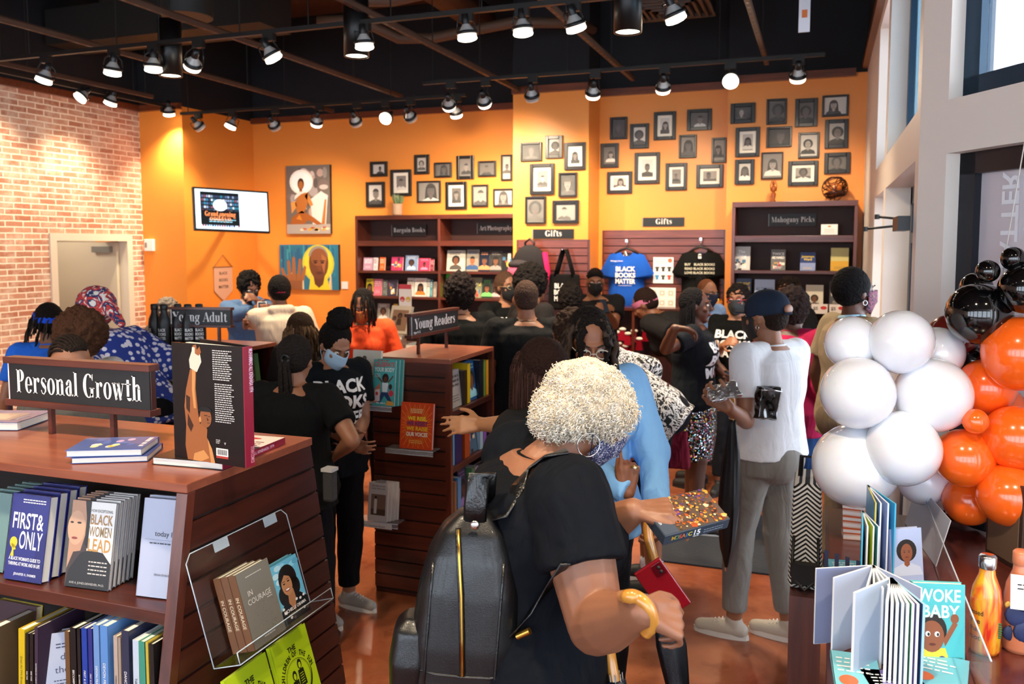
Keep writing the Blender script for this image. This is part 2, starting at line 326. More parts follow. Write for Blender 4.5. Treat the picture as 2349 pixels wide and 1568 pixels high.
def floor_mat():
    m = bpy.data.materials.new('stained_concrete'); m.use_nodes = True; nt = m.node_tree; b = nt.nodes['Principled BSDF']; N = nt.nodes.new; L = nt.links.new
    tc = N('ShaderNodeTexCoord'); n = N('ShaderNodeTexNoise'); n.inputs['Scale'].default_value = 1.6; n.inputs['Detail'].default_value = 9; n.inputs['Roughness'].default_value = .6; n.inputs['Distortion'].default_value = .6
    L(tc.outputs['Object'], n.inputs['Vector'])
    c = ramp(nt, n.outputs['Fac'], [(.3, '#6a321e'), (.47, '#8f4e32'), (.6, '#a1603e'), (.75, '#80402a')])
    n2 = N('ShaderNodeTexNoise'); n2.inputs['Scale'].default_value = 9; n2.inputs['Detail'].default_value = 6
    L(tc.outputs['Object'], n2.inputs['Vector']); mr = N('ShaderNodeMapRange'); mr.inputs['From Min'].default_value = .60; mr.inputs['From Max'].default_value = .66; L(n2.outputs['Fac'], mr.inputs['Value'])
    mx = N('ShaderNodeMix'); mx.data_type = 'RGBA'; mx.inputs['B'].default_value = srgb('#6b3020'); m3 = N('ShaderNodeMath'); m3.operation = 'MULTIPLY'; m3.inputs[1].default_value = .35
    L(mr.outputs[0], m3.inputs[0]); L(m3.outputs[0], mx.inputs['Factor']); L(c, mx.inputs['A'])
    L(mx.outputs['Result'], b.inputs['Base Color'])
    r = N('ShaderNodeMapRange'); r.inputs['To Min'].default_value = .16; r.inputs['To Max'].default_value = .34; L(n.outputs['Fac'], r.inputs['Value']); L(r.outputs[0], b.inputs['Roughness'])
    b.inputs['Coat Weight'].default_value = .3; b.inputs['Coat Roughness'].default_value = .15
    return m
OR = orange(); BRK = brick(); FLO = floor_mat(); CEIL = mat('#452d20', .8); CREAM = mat('#efe6dc', .55); TRIM = wood('trim_wood', '#5a2a18', '#7a3f24', axis='X')
BLKP = mat('#0b0e16', .8)
X1, Y0 = 4.2, -5.0
struct(MB().b2((-9.4, Y0, -.1), (5.4, 9.7, 0), FLO).build('floor'))
struct(MB().b2((-8.3, Y0, CH), (5.4, 9.7, CH+.1), CEIL).build('ceiling'))
# back wall in its steps; black above the trim
def wallseg(name, lo, hi, m, hz=HW):
    mb = MB(); mb.b2((lo[0], lo[1], 0), (hi[0], hi[1], hz), m); mb.b2((lo[0], lo[1], hz), (hi[0], hi[1], CH), BLKP); return struct(mb.build(name))
xcl, xcr = onY(1177, 400, YC).x, onY(1350, 400, YC).x
xst = onY(1667, 400, YM).x
wallseg('wall_back', (-8.3, YB, 0), (xcl, YB+.3, 0), OR)
wallseg('wall_back_column', (xcl, YC, 0), (xcr, YB+.3, 0), OR)
wallseg('wall_back_gift', (xcr, YG, 0), (xst, YB+.3, 0), OR)
wallseg('wall_back_picks', (xst, YM, 0), (.6, YB+.3, 0), OR)
wallseg('wall_corner', (-8.3, YT, 0), (XT, YB, 0), OR)
# brick wall with a door opening
ya, yb = onX(122, 650, XBR).y, onX(300, 650, XBR).y; DH = 1.99
mb = MB(); mb.b2((XBR-.3, Y0, 0), (XBR, ya, HW-.02), BRK); mb.b2((XBR-.3, yb, 0), (XBR, YT, HW-.02), BRK); mb.b2((XBR-.3, ya, DH), (XBR, yb, HW-.02), BRK)
mb.b2((XBR-.3, Y0, HW-.02), (XBR, YT, CH), BLKP); struct(mb.build('wall_left'))
dm = mat('#b9ac97', .5); df = mat('#d8ccb8', .45)
mb = MB(); mb.b2((XBR-.12, ya-.03, 0), (XBR+.02, ya+.05, DH-.03), df); mb.b2((XBR-.12, yb-.05, 0), (XBR+.02, yb+.03, DH-.03), df); mb.b2((XBR-.12, ya-.03, DH-.03), (XBR+.02, yb+.03, DH+.05), df)
dr = struct(mb.build('door_1'))
# a grey hall behind the opening and the open leaf
struct(MB().b2((XBR-1.6, ya-.5, 0), (XBR-1.5, yb+.3, 2.6), dm).b2((XBR-1.6, yb+.25, 0), (XBR-.3, yb+.35, 2.6), dm).b2((XBR-1.6, ya-.6, 0), (XBR-.3, ya-.5, 2.6), dm).b2((XBR-1.6, ya-.6, 2.6), (XBR-.3, yb+.35, 2.7), dm).build('wall_hall'))
light('hall_fill', 'POINT', (XBR-.8, (ya+yb)/2-.3, 2.45), 22, (1, .95, .86), shadow_soft_size=.1)  # unseen fill added to brighten the hall beyond the doorway, no fixture
leaf = MB().b2((XBR-1.0, yb-.1, .01), (XBR-.1, yb-.055, DH-.04), mat('#c9bda6', .5)).build('door_leaf', dr)
MB().b2((XBR-.42, yb-.15, DH-.16), (XBR-.15, yb-.1, DH-.09), mat('#8d8d8a', .4, .6)).build('door_closer', leaf)
# trims
def trim(name, a, b, z=HW, h=.07, t=.05):
    a = Vector(a); d = Vector(b)-a; L_ = d.length; d.normalize()
    return struct(MB(frame(a, d, (-d.y, d.x, 0), (0, 0, 1))).b2((0, -t, z-h/2), (L_, 0, z+h/2), TRIM).build(name))
trim('trim_1', (XT, YB, 0), (xcl, YB, 0)); trim('trim_2', (xcl-.0, YC, 0), (xcr, YC, 0)); trim('trim_3', (xcr, YG, 0), (xst, YG, 0)); trim('trim_4', (xst, YM, 0), (XWN-.1, YM, 0))
trim('trim_5', (XBR, YT, 0), (XT, YT, 0)); trim('trim_6', (XBR, Y0, 0), (XBR, YT, 0))
# ---------------------------------------------------------------- window wall: far run along the depth axis, near run splayed
def opening_wall(name, O, dr_, length, ops, th=.3, h=3.6, mt=CREAM):
    """wall from O along dr_ (its room face on the left of dr_ = -normal side); ops = (u0,u1,z0,z1)"""
    M = frame(O, dr_, (-dr_[1], dr_[0], 0), (0, 0, 1)); mb = MB(M)
    us = sorted({0, length, *[o[0] for o in ops], *[o[1] for o in ops]})
    for u0, u1 in zip(us, us[1:]):
        um = (u0+u1)/2; zs = sorted([(o[2], o[3]) for o in ops if o[0] <= um <= o[1]]); z = 0
        for a, b in zs+[(h, h)]:
            if a > z+1e-4: mb.b2((u0, 0, z), (u1, th, a), mt)
            z = max(z, b)
    return struct(mb.build(name)), M
def window(name, M, u0, u1, z0, z1, fm, th=.3, fw=.07, gm=None, inset=.2, mull=()):
    mb = MB(M); y0, y1 = inset, inset+.06
    for a, b in (((u0, y0, z0), (u0+fw, y1, z1)), ((u1-fw, y0, z0), (u1, y1, z1)), ((u0, y0, z0), (u1, y1, z0+fw)), ((u0, y0, z1-fw), (u1, y1, z1))): mb.b2(a, b, fm)
    for q in mull: mb.b2((u0+fw, y0, q-.03), (u1-fw, y1, q+.03), fm)
    o = struct(mb.build(name))
    MB(M).b2((u0+fw, inset+.03, z0+fw), (u1-fw, inset+.035, z1-fw), gm or GLASS).build('pane', o); return o
GLASS = mat('#e8f4ff', .02, trans=1, alpha=.15)
GLASB = mat('#7fc4e8', .05, trans=.9, alpha=.5)
FROST = mat('#d4ccd2', .35, alpha=.9)
FMT = mat('#0e1420', .35, .2); FMB = mat('#16384f', .35, .3)

SILL, HEAD, WT = 2.45, 2.25, 3.45
yA0, yA1, yB0, yB1 = onX(2104, 255, XWN).y, onX(2034, 360, XWN).y, onX(2029, 380, XWN).y, 6.75
U = lambda y: YM-y
yn = 3.75
wf, MF = opening_wall('wall_right', (XWN, YM, 0), (0, -1, 0), YM-yn, [(U(yB1), U(yB0), SILL, WT), (U(yA1), U(yA0), SILL, WT), (U(yB1), U(yB0), 0, HEAD), (U(yA1), U(yA0), 0, HEAD)], h=3.55)
window('window_1', MF, U(yA1), U(yA0), SILL, WT, FMB, gm=GLASB, inset=.1)
window('window_2', MF, U(yB1), U(yB0), SILL, WT, FMT, inset=.2)
window('door_2', MF, U(yA1), U(yA0), 0, HEAD, FMT, fw=.1, gm=GLASS, mull=(1.95,), inset=.14)
window('window_3', MF, U(yB1), U(yB0), 0, HEAD, FMT, inset=.2, mull=(1.95,))
struct(MB(MF).b2((0, 0, 3.55), (YM-yn, .3, CH), BLKP).build('wall_right_upper'))
trim('trim_7', (XWN, YM, 0), (XWN, yn, 0), z=3.56)
# near run, splayed
ND = Vector((.52, -.854, 0)).normalized(); NP = Vector((XWN, yn, 0)); NN = Vector((-ND.y, ND.x, 0))
def uN(px, py): return (onP(px, py, NP, NN)-NP).dot(ND)
u0 = uN(2172, 330)
nops = [(u0, u0+1.5, SILL, 3.9), (u0, u0+1.5, 0, HEAD), (u0+1.75, u0+3.4, SILL, 3.9), (u0+1.75, u0+3.4, 0.3, HEAD), (u0+3.7, u0+5.4, SILL, 3.9), (u0+3.7, u0+5.4, .3, HEAD)]
wn, MN = opening_wall('wall_window_side', NP, ND, 8.0, nops, h=CH)
for i, (a, b, z0, z1) in enumerate(nops):
    window(f'window_{i+4}', MN, a, b, z0, z1, FMT if z0 < 1 else FMB, fw=.08 if i < 2 else .06, inset=.06, gm=FROST if i == 1 else GLASS)
# mirrored vinyl word on the inside of the near pane
mb = MB(); a_, b_ = onP(2325, 394, NP+NN*.08, NN), onP(2325, 434, NP+NN*.08, NN); lh = (a_-b_).length
P1 = onP(2302, 600, NP+NN*.08, NN); P2 = onP(2302, 394, NP+NN*.08, NN); hh = (onP(2342, 434, NP+NN*.08, NN)-onP(2302, 434, NP+NN*.08, NN)).length
g = txt('MATTER', .03); k = 206/5/206*(P2-P1).length
ML = frame(P2, (0, 0, 1), ND, None); wd = (P2.z-P1.z)*6/5*1.06
ML = Matrix(((0, ND.x, 0, P2.x), (0, ND.y, 0, P2.y), (1, 0, 0, P2.z), (0, 0, 0, 1)))
ML[0][2], ML[1][2] = -NN.x, -NN.y
mb.geo(g, ML @ T(-wd/2, 0, 0) @ Matrix.Diagonal((wd/2/g[2], hh, 1, 1)), mat('#f4f8ff', .5))
tag(mb.build('window_lettering'), 'white mirrored lettering stuck on the grey window pane above the balloons', 'lettering')
# shop front behind the viewer: piers and tall panes that let the daylight in
fo = [(.3+k*2.15, 2.2+k*2.15, .4, 3.6) for k in range(6)]
wq, MQ = opening_wall('wall_front', (5.2, Y0, 0), (-1, 0, 0), 13.6, fo, h=CH)
for i, o in enumerate(fo): window(f'window_{i+10}', MQ, *o, FMT, fw=.06, gm=GLASS, mull=(2.5,))
# ================================================================ CEILING FITTINGS AND LAMPS
TRK = mat('#1a1614', .5, .3); RUST = mat('#503628', .7, .1); DUCT = mat('#5a4030', .65, .2); HEADM = mat('#2a2a2b', .35, .5); BULBW = mat('#a8a6a2', .35, .1)
RIMON = mat('#fff0dc', .3, emit=1.6)
GLOW = mat('#fff1d6', .5, emit=14); GLOWH = mat('#ffe9c8', .5, emit=40)
WARM = (1, .80, .56)
def track(name, a, b, label):
    a = Vector(a); b = Vector(b); d = b-a; L_ = d.length; M = frame(a, d, (-d.y, d.x, 0), (0, 0, 1)); mb = MB(M)
    mb.b2((0, -.018, 0), (L_, .018, .03), TRK)
    t = thing(name, label, 'track', None); mb.build('rail', t)
    for i in range(int(L_/1.3)+1):
        MB(M).cyl((.1+i*1.3, 0, .03), (.1+i*1.3, 0, CH-a.z), .005, TRK, n=6).build('rod', t)
    return t
def lamp_head(z_, p, aim, on, label, group, pw=1, glow=None, rail=None):
    """p lamp face centre; hangs from the rail at height z_"""
    p = Vector(p); d = (Vector(aim)-p).normalized(); s_ = 1.0
    hub = p-d*.135; top = Vector((p.x-d.x*.1, p.y-d.y*.1, max(z_, hub.z+.06)))
    
    if rail: top[rail[0]] = rail[1]; top.z = z_
    t = thing('track_spotlight', label, 'spotlight', T(*top), group); iT = T(*-top)
    mb = MB(iT); mb.b2((top.x-.045, top.y-.02, top.z-.05), (top.x+.045, top.y+.02, top.z+.012), TRK).build('adapter', t)
    u = d.orthogonal().normalized()
    mb = MB(iT)
    for sg in (-1, 1): mb.tube([top-Vector((0, 0, .04)), top-Vector((0, 0, .05))+u*.03*sg, hub+d*.03+u*.058*sg, p-d*.05+u*.066*sg], .0045, HEADM, n=6)
    mb.build('yoke', t)
    mz = frame(p, u, d.cross(u), d)
    MB(iT @ mz).lathe([(.0, -.15), (.022, -.15), (.026, -.11), (.026, -.085)], HEADM, 16).lathe([(.024, -.085), (.03, -.075), (.05, -.045)], BULBW, 20).lathe([(.05, -.045), (.06, -.028)], HEADM, 20).lathe([(.06, -.028), (.064, .004)], RIMON if on else BULBW, 20).build('bulb', t)
    MB(iT @ mz).lathe([(.062, -.04), (.07, -.04), (.07, -.022), (.062, -.022), (.062, -.04)], HEADM, 20).build('ring', t)
    MB(iT @ mz).lathe([(.064, .004), (.058, .014), (.035, .022), (0, .025)], (glow or GLOW) if on else mat('#d9d4ca', .3, emit=.15), 20).build('lens', t)
    if on and pw:
        l = light('spot_beam', 'SPOT', p+d*.04, 95*pw*LAMP_W, WARM, aim, spot_size=R(98), spot_blend=1.0, shadow_soft_size=.05)
    return t
# rails run across the room; heights follow the wall top
ZT = 3.35
Yt = lambda px, py, z: onZ(px, py, z)
def rail_from(px0, py0, px1, py1, z, name, label):
    a = onZ(px0, py0, z); b = onZ(px1, py1, z); return track(name, a, b, label)
for i, X in enumerate((-6.8, -5.5, -4.28, -2.97, -1.75, -.5)):
    mb = MB(); y1 = (7.4, 8.9, 8.3, 8.5, 8.2, 7.9)[i]; y0 = -3.0
    mb.b2((X-.018, y0, 3.48), (X-.012, y1, 3.52), RUST); mb.b2((X+.012, y0, 3.48), (X+.018, y1, 3.52), RUST); mb.b2((X-.018, y0, 3.515), (X+.018, y1, 3.523), RUST)
    for k in range(int((y1-y0)/.11)): mb.b2((X-.009, y0+.04+k*.11, 3.4795), (X+.009, y0+.08+k*.11, 3.4812), BLKM)
    mb.b2((X-.018, y0, 3.4802), (X+.018, y1, 3.4808), RUST)
    t = tag(mb.build('strut_channel'), ['rusty slotted strut channel nearest the brick wall', 'rusty slotted strut channel second out from the brick wall', 'rusty slotted strut channel above the wall screen', 'rusty slotted strut channel over the bargain shelves', 'rusty slotted strut channel above the middle of the shop', 'rusty slotted strut channel nearest the window wall'][i], 'ceiling strut', 'slotted struts under the black ceiling')
    for y in (.5, 3.0, 5.6, 7.3): MB().cyl((X, y, 3.53), (X, y, CH), .006, TRK, n=6).build('rod', t)
track('light_track', (-6.95, 8.0, 3.4), (-3.4, 8.0, 3.4), 'black light track along the orange corner and bargain shelves')
track('light_track', (-3.54, 7.3, 3.4), (-.02, 7.3, 3.4), 'black light track in front of the picture column and gift wall')
track('light_track', (-7.4, 5.2, 3.4), (2.4, 5.2, 3.4), 'long black light track crossing the middle of the shop')
track('light_track', (-6.96, 4.6, 3.45), (-6.96, 7.9, 3.45), 'black light track running along the top of the brick wall')
LS = [ # px, py, track, aim, on, power, what it stands near
 (388, 262, 'D', (-7.3, 8.4, 1.6), 1, .9, 'aimed at the orange corner beside the brick wall'),
 (253, 237, 'D', (-7.56, 6.9, 1.9), 1, .8, 'glaring at the right end of the brick wall'),
 (183, 225, 'D', (-7.56, 5.4, 1.9), 1, .6, 'tilted at the left of the brick wall'),
 (460, 293, 'A', (-6.2, 9.3, 1.9), 0, 0, 'unlit one at the left end of the rear track'),
 (528, 291, 'A', (-7.2, 7.6, 1.0), 1, .7, 'second from the left end of the rear track'),
 (632, 292, 'A', (-5.7, 9.3, 2.0), 0, 0, 'dim one above the tall painting'),
 (726, 284, 'A', (-6.3, 9.3, 1.2), 1, 1.2, 'tilted left towards the two paintings'),
 (818, 283, 'A', (-4.8, 9.3, 1.9), 0, 0, 'dim one over the left bargain shelves'),
 (884, 272, 'A', (-4.5, 4.5, 1.0), 1, .5, 'glaring towards the room over the bargain shelves'),
 (944, 272, 'A', (-3.9, 9.3, 2.1), 0, 0, 'dim one over the portraits of the bargain wall'),
 (1047, 264, 'A', (-3.7, 9.3, 1.3), 1, 1.4, 'last one on the rear track, over the art shelf'),
 (1030, 244, 'B', (-3.9, 9.3, 1.7), 1, 1.3, 'first on the track in front of the picture column'),
 (1112, 238, 'B', (-3.2, 9.3, 1.6), 1, 1.3, 'second on the track in front of the picture column'),
 (1221, 226, 'B', (-2.6, 8.4, 1.7), 0, 0, 'dim one in front of the picture column'),
 (1360, 219, 'B', (-2.4, 8.7, 1.5), 1, 1, 'hanging at the right corner of the picture column'),
 (1521, 206, 'B', (-1.6, 8.9, 1.5), 1, 1, 'hanging in front of the gift wall'),
 (1676, 187, 'B', (-.6, 4.0, 1.0), 1, .5, 'glaring towards the room over the gift wall'),
 (1830, 181, 'B', (-.3, 8.6, 1.6), 1, .8, 'last one before the white window wall'),
 (100, 185, 'C', (-7.0, 4.9, 0), 1, 1, 'leftmost on the long middle track'),
 (258, 168, 'C', (-5.8, 5.4, 0), 1, 1, 'second from the left on the long middle track'),
 (352, 160, 'C', (-5.0, 5.4, 0), 1, 1, 'beside the black cylinder light on the left'),
 (441, 153, 'C', (-6.6, 6.6, .8), 1, .8, 'tilted left over the strut crossing'),
 (628, 134, 'C', (-2.6, 6.4, .6), 1, .8, 'tilted right above the wall screen'),
 (836, 108, 'C', (-2.9, 5.6, 0), 1, 1, 'just above a black cylinder light'),
 (1072, 87, 'C', (-2.0, 5.6, 0), 1, 1, 'straight down over the young readers sign'),
 (1200, 76, 'C', (-1.6, 5.4, 0), 1, 1, 'over the man in the plain black tee'),
 (1322, 66, 'C', (-.8, 6.4, 0), 1, .8, 'tilted between the two strut channels'),
 (1551, 44, 'C', (.3, 6.2, 0), 1, .7, 'in front of the ceiling air grille')]
for px, py, tr, aim, on, pw, nm in LS:
    p = {'A': lambda: onY(px, py, 8.0), 'B': lambda: onY(px, py, 7.3), 'C': lambda: onY(px, py, 5.2), 'D': lambda: onX(px, py, -6.93)}[tr]()
    lamp_head(3.45 if tr == 'D' else 3.4, p, aim, on, 'track spotlight '+nm, 'track spotlights under the ceiling', pw, GLOWH if 'glaring' in nm else None, {'A': (1, 8.0), 'B': (1, 7.3), 'C': (1, 5.2), 'D': (0, -6.96)}[tr])
# added track and lamps out of view, giving fill light to the front
track('light_track', (-6.5, 1.2, 3.4), (2.4, 1.2, 3.4), 'added black light track, out of view, for fill over the front of the shop')
for i, X in enumerate((-5.4, -4.2, -3.0, -1.6, -.2, 1.0)):
    lamp_head(3.4, (X, 1.25, 3.2), (X+.1, 1.9, 0), 1, 'added fill spotlight above the front displays, out of the picture', 'track spotlights under the ceiling', 1.0)
for i, (px, py, nm) in enumerate(((392, 175, 'over the brick wall side'), (818, 130, 'above the middle of the bargain shelves'), (1440, 75, 'close to the ceiling air grille'))):
    p = onZ(px, py, 3.2); t = thing('cylinder_downlight', 'black cylinder pendant downlight '+nm, 'ceiling light', T(*p), 'black cylinder downlights')
    MB().lathe([(.075, .0), (.086, 0), (.086, .42), (0, .42)], BLKM, 24).build('housing', t); MB().lathe([(0, .012), (.076, .01)], GLOW, 24).build('lens', t)
    MB().cyl((0, 0, .42), (0, 0, CH-p.z), .008, TRK, n=8).build('stem', t)
    light('downlight_beam', 'SPOT', p-Vector((0, 0, .02)), 80*LAMP_W, WARM, p-Vector((0, 0, 1)), spot_size=R(80), spot_blend=.6, shadow_soft_size=.07)
# ducts, conduits, grille
def pipe(name, pts, r, label, cat, m=DUCT, group=None):
    return tag(MB().tube(pts, r, m, 14).build(name), label, cat, group)
pipe('air_duct', [(-7.4, 4.2, 4.3), (-4.5, 4.15, 4.35), (-1.2, 4.1, 4.4), (.2, 4.1, 4.4)], .24, 'large round duct crossing high above the shop', 'duct')
pipe('air_duct', [(-3.6, 5.2, 4.45), (-3.6, 8.9, 4.4)], .17, 'round duct running to the back wall over the wall screen', 'duct')
p = onZ(430, 40, 3.75); tag(MB().cyl((p.x, p.y, 3.75), (p.x, p.y, 4.4), .2, mat('#20201f', .6), n=22).build('duct_collar'), 'round dark duct collar dropping from the big duct at top left', 'duct')
for k, (yy, zz) in enumerate(((7.2, 4.05), (6.4, 4.2))):
    pipe('conduit', [(-4.6, yy, zz), (-4.2, yy+.1, zz), (-4.0, yy+.5, zz-.1), (-3.7, yy+.6, zz-.1), (-2.8, yy+.5, zz-.05), (-2.3, yy+.9, zz), (-2.2, yy+1.2, zz)], .05, ['bent pipe above the rear lamps', 'bent pipe nearer the middle track'][k], 'pipe', group='bent pipes in the ceiling')
for k, yy in enumerate((3.2, 6.0, 7.4)):
    tag(MB().b2((-7.5, yy, 4.42), (.6, yy+.12, 4.74), mat('#2e211a', .7)).build('roof_joist'), ['dark steel joist over the front of the shop', 'dark steel joist above the middle track', 'dark steel joist above the rear tracks'][k], 'joist', 'joists under the deck')
tag(MB().b2((-7.5, 6.7, 3.95), (-4.9, 7.2, 4.3), mat('#15120f', .7)).build('rectangular_duct'), 'black rectangular duct over the brick wall end', 'duct')
gc = onZ(1532, 22, 3.9); M = T(gc.x, gc.y, 3.9) ; t = thing('air_grille', 'brown square ceiling air grille with concentric louvres', 'air vent', M)
gm_ = mat('#4b3d36', .5, .2); mb = MB(); h = .36
for k in range(6):
    a = h-k*.055; mb.b2((-a, -a, -.01*k), (a, -a+.022, .02), gm_); mb.b2((-a, a-.022, -.01*k), (a, a, .02), gm_); mb.b2((-a, -a, -.01*k), (-a+.022, a, .02), gm_); mb.b2((a-.022, -a, -.01*k), (a, a, .02), gm_)
mb.build('louvre_frame', t); MB().b2((-h, -h, .021), (h, h, .2), BLKM).build('box', t); MB().b2((-.05, -.05, .2), (.05, .05, CH-3.9), BLKM).build('neck', t)
p = onY(1846, 93, 6.2); t = thing('hanging_tag', 'white narrow hanging sign edge-on with a small orange mark', 'ceiling sign', frame(p, (1, 0, 0), (0, 1, 0)))
MB().b2((-.035, -.25, 0), (.035, -.235, .42), mat('#e2dfe6', .5)).b2((-.07, -.26, .42), (.07, .1, .47), mat('#c8a49c', .5)).build('board', t)
MB().b2((-.016, -.252, .09), (.018, -.2505, .14), mat('#d8702c', .5)).build('mark', t); MB().cyl((0, 0, .47), (0, 0, CH-p.z), .006, TRK, n=6).build('rod', t)
# ================================================================ BOOKS AND SHELVING
def face(mb, M, x, y, s, sk, hair, top='#222222', style='afro', bg=None, z=0.0):
    """flat generic head-and-shoulders picture, s = head height"""
    A = M @ T(0, 0, z); h = mat(hair, .6); k = mat(sk, .6)
    if style == 'afro': mb.disc(x, y+.12*s, .62*s, .62*s, h, A, .0001)
    if style == 'long': mb.disc(x, y+.12*s, .5*s, .55*s, h, A, .0001); mb.pg([(x-.52*s, y+.1*s), (x-.6*s, y-.85*s), (x+.6*s, y-.85*s), (x+.52*s, y+.1*s)], h, A, .0001)
    mb.pg([(x-.95*s, y-1.25*s), (x-.8*s, y-.8*s), (x-.25*s, y-.58*s), (x+.25*s, y-.58*s), (x+.8*s, y-.8*s), (x+.95*s, y-1.25*s)], mat(top, .6), A, .0002)
    mb.pg([(x-.15*s, y-.3*s), (x-.17*s, y-.66*s), (x, y-.78*s), (x+.17*s, y-.66*s), (x+.15*s, y-.3*s)], k, A, .0003)
    mb.disc(x, y, .36*s, .5*s, k, A, .0004)
    if style in ('short', 'long', 'cap'): mb.disc(x, y+.08*s, .4*s, .48*s, h, A, .00045, a0=18, a1=162)
    for sg in (-1, 1): mb.disc(x+.14*s*sg, y+.04*s, .06*s, .03*s, EMB, A, .0005, n=8); mb.rect(x+.14*s*sg-.08*s, y+.12*s, x+.14*s*sg+.08*s, y+.14*s, EMB, A, .0005)
    mb.pg([(x-.03*s, y+.0*s), (x+.03*s, y+.0*s), (x+.07*s, y-.13*s), (x-.07*s, y-.13*s)], mat('#00000060'[:7], .6) if False else h, A, .0005) if style == 'cap' else None
    mb.disc(x, y-.24*s, .12*s, .04*s, mat('#6e2b26', .6), A, .0005, n=10)
def lines(mb, M, x, y, wd, n, dy, th, m, seed=0, z=.0006):
    """rows of tiny unreadable print"""
    q = random.Random(seed)
    for i in range(n):
        a = x
        while a < x+wd*(.8+.2*q.random()):
            b = a+th*q.uniform(1.5, 4.5); mb.rect(a, y-i*dy, min(b, x+wd), y-i*dy+th, m, M, z); a = b+th*.7
def book(name, label, M, w, h, t, col, art=None, spine=None, spcol=None, group=None, parts=False, cat='book', page=PAGE, soft=.0015, back=None, gloss=.3, spm='#ffffff', sps=.6):
    c = mat(col, gloss); sc = mat(spcol, gloss) if spcol else c; k = soft; iv = .003
    cv = MB(); cv.b2((-w/2, -t/2, 0), (w/2, -t/2+k, h), c).b2((-w/2, t/2-k, 0), (w/2, t/2, h), mat(back, gloss) if back else c).b2((-w/2-.0006, -t/2, 0), (-w/2+k, t/2, h), sc)
    pg = MB().b2((-w/2+k, -t/2+k, iv), (w/2-iv, t/2-k, h-iv), page); pr = MB()
    FM = frame((-w/2, -t/2-.0003, 0), (1, 0, 0), (0, 0, 1)); SM = frame((-w/2-.0009, 0, h/2), (0, 0, -1), (0, -1, 0))
    if art: art(pr, FM, w, h)
    if spine: put(pr, txt(spine, .02), SM, mat(spm, .5), t*sps*.6, h*.86, y=-t*sps*.28)
    if parts:
        r_ = thing(name, label, cat, M, group); cv.build('cover', r_); pg.build('pages', r_)
        if pr.f: pr.build('cover_print', r_)
        return r_
    o = MB()
    for q in (cv, pg, pr):
        b = len(o.v); o.v += q.v; o.f += [tuple(i+b for i in f) for f in q.f]; mp = [o._m(m) for m in q.mats]; o.mi += [mp[i] for i in q.mi]; o.sm += q.sm
    o = o.build(name); o.matrix_world = M; return tag(o, label, cat, group)
def M2(a, b, z=None):
    """frame standing at the middle of floor points a-b, x along a->b"""
    a = Vector(a); b = Vector(b); d = (b-a); d.z = 0; return frame((a+b)/2, d, (-d.y, d.x, 0), (0, 0, 1)), d.length
# slatwall panel in its own plane: x along, z up, face at y=0 looking -y
def slats(mb, M, x0, x1, z0, z1, m, pitch=.0787, lean=None):
    z = z1; back = mat('#150806', .8)
    lx = lambda q, zz: q
    while z > z0+.01:
        a = max(z0, z-pitch+.009)
        xs = [(x0, x1)] if not lean else None
        X = (lambda zz: (x0-lean[0]*(z1-zz), x1+lean[1]*(z1-zz))) if lean else (lambda zz: (x0, x1))
        (l0, r0), (l1, r1) = X(a), X(z)
        mb.add([(l0, 0, a), (r0, 0, a), (r1, 0, z), (l1, 0, z), (l0, .012, a), (r0, .012, a), (r1, .012, z), (l1, .012, z)], [(0, 1, 2, 3), (4, 5, 1, 0), (3, 2, 6, 7), (5, 4, 7, 6), (0, 3, 7, 4), (1, 5, 6, 2)], m, M=M)
        z -= pitch
    X = (lambda zz: (x0-lean[0]*(z1-zz), x1+lean[1]*(z1-zz))) if lean else (lambda zz: (x0, x1))
    mb.add([(X(z0)[0], .009, z0), (X(z0)[1], .009, z0), (X(z1)[1], .009, z1), (X(z1)[0], .009, z1)], [(0, 1, 2, 3)], back, M=M)
# ---------------------------------------------------------------- wide display unit, front left
GZ = 1.31; PX, PY0, PY1 = -1.475, 1.68, 2.23; PXL = -4.1
ln = (PY0-onX(392, 1500, PX).y)/(GZ-onX(392, 1500, PX).z); lf = (onX(786, 1490, PX).y-PY1)/(GZ-onX(786, 1490, PX).z)
g1 = thing('display_shelf_unit', 'mahogany shelf unit with slatted end panel under the Personal Growth sign', 'shelf unit', T(PX, PY0, 0))
iT = T(-PX, -PY0, 0)
NYf = lambda z: PY0-ln*(GZ-z); FYf = lambda z: PY1+lf*(GZ-z)
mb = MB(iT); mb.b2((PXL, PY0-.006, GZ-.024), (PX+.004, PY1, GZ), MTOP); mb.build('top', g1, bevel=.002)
# end panel (face looking +X) as posts + slats
MP = frame((PX, 0, 0), (0, 1, 0), (-1, 0, 0), (0, 0, 1))
mb = MB(iT); slats(mb, MP, PY0+.03, PY1-.004, .02, GZ-.024, MAHY, lean=(ln, lf)); mb.build('slat_panel', g1)
def leanbox(mb, x0, x1, ya, yb, z0, z1, m):
    mb.add([(x0, ya(z0), z0), (x1, ya(z0), z0), (x1, yb(z0), z0), (x0, yb(z0), z0), (x0, ya(z1), z1), (x1, ya(z1), z1), (x1, yb(z1), z1), (x0, yb(z1), z1)], [(3, 2, 1, 0), (4, 5, 6, 7), (0, 1, 5, 4), (1, 2, 6, 5), (2, 3, 7, 6), (3, 0, 4, 7)], m)
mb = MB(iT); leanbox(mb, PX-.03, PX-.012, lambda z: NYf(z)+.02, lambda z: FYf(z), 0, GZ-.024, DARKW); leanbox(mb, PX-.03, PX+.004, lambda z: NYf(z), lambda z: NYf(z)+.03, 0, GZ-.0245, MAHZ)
mb.build('end_board', g1, bevel=.0015)
zs1 = onY(388, 1409, NYf(1.0)).z; zs2 = zs1-.335
for z_ in (zs1, zs2, .2):
    MB(iT).b2((PXL, NYf(z_)+.006, z_-.034), (PX-.03, 1.98, z_), MAH).build('shelf', g1, bevel=.002)
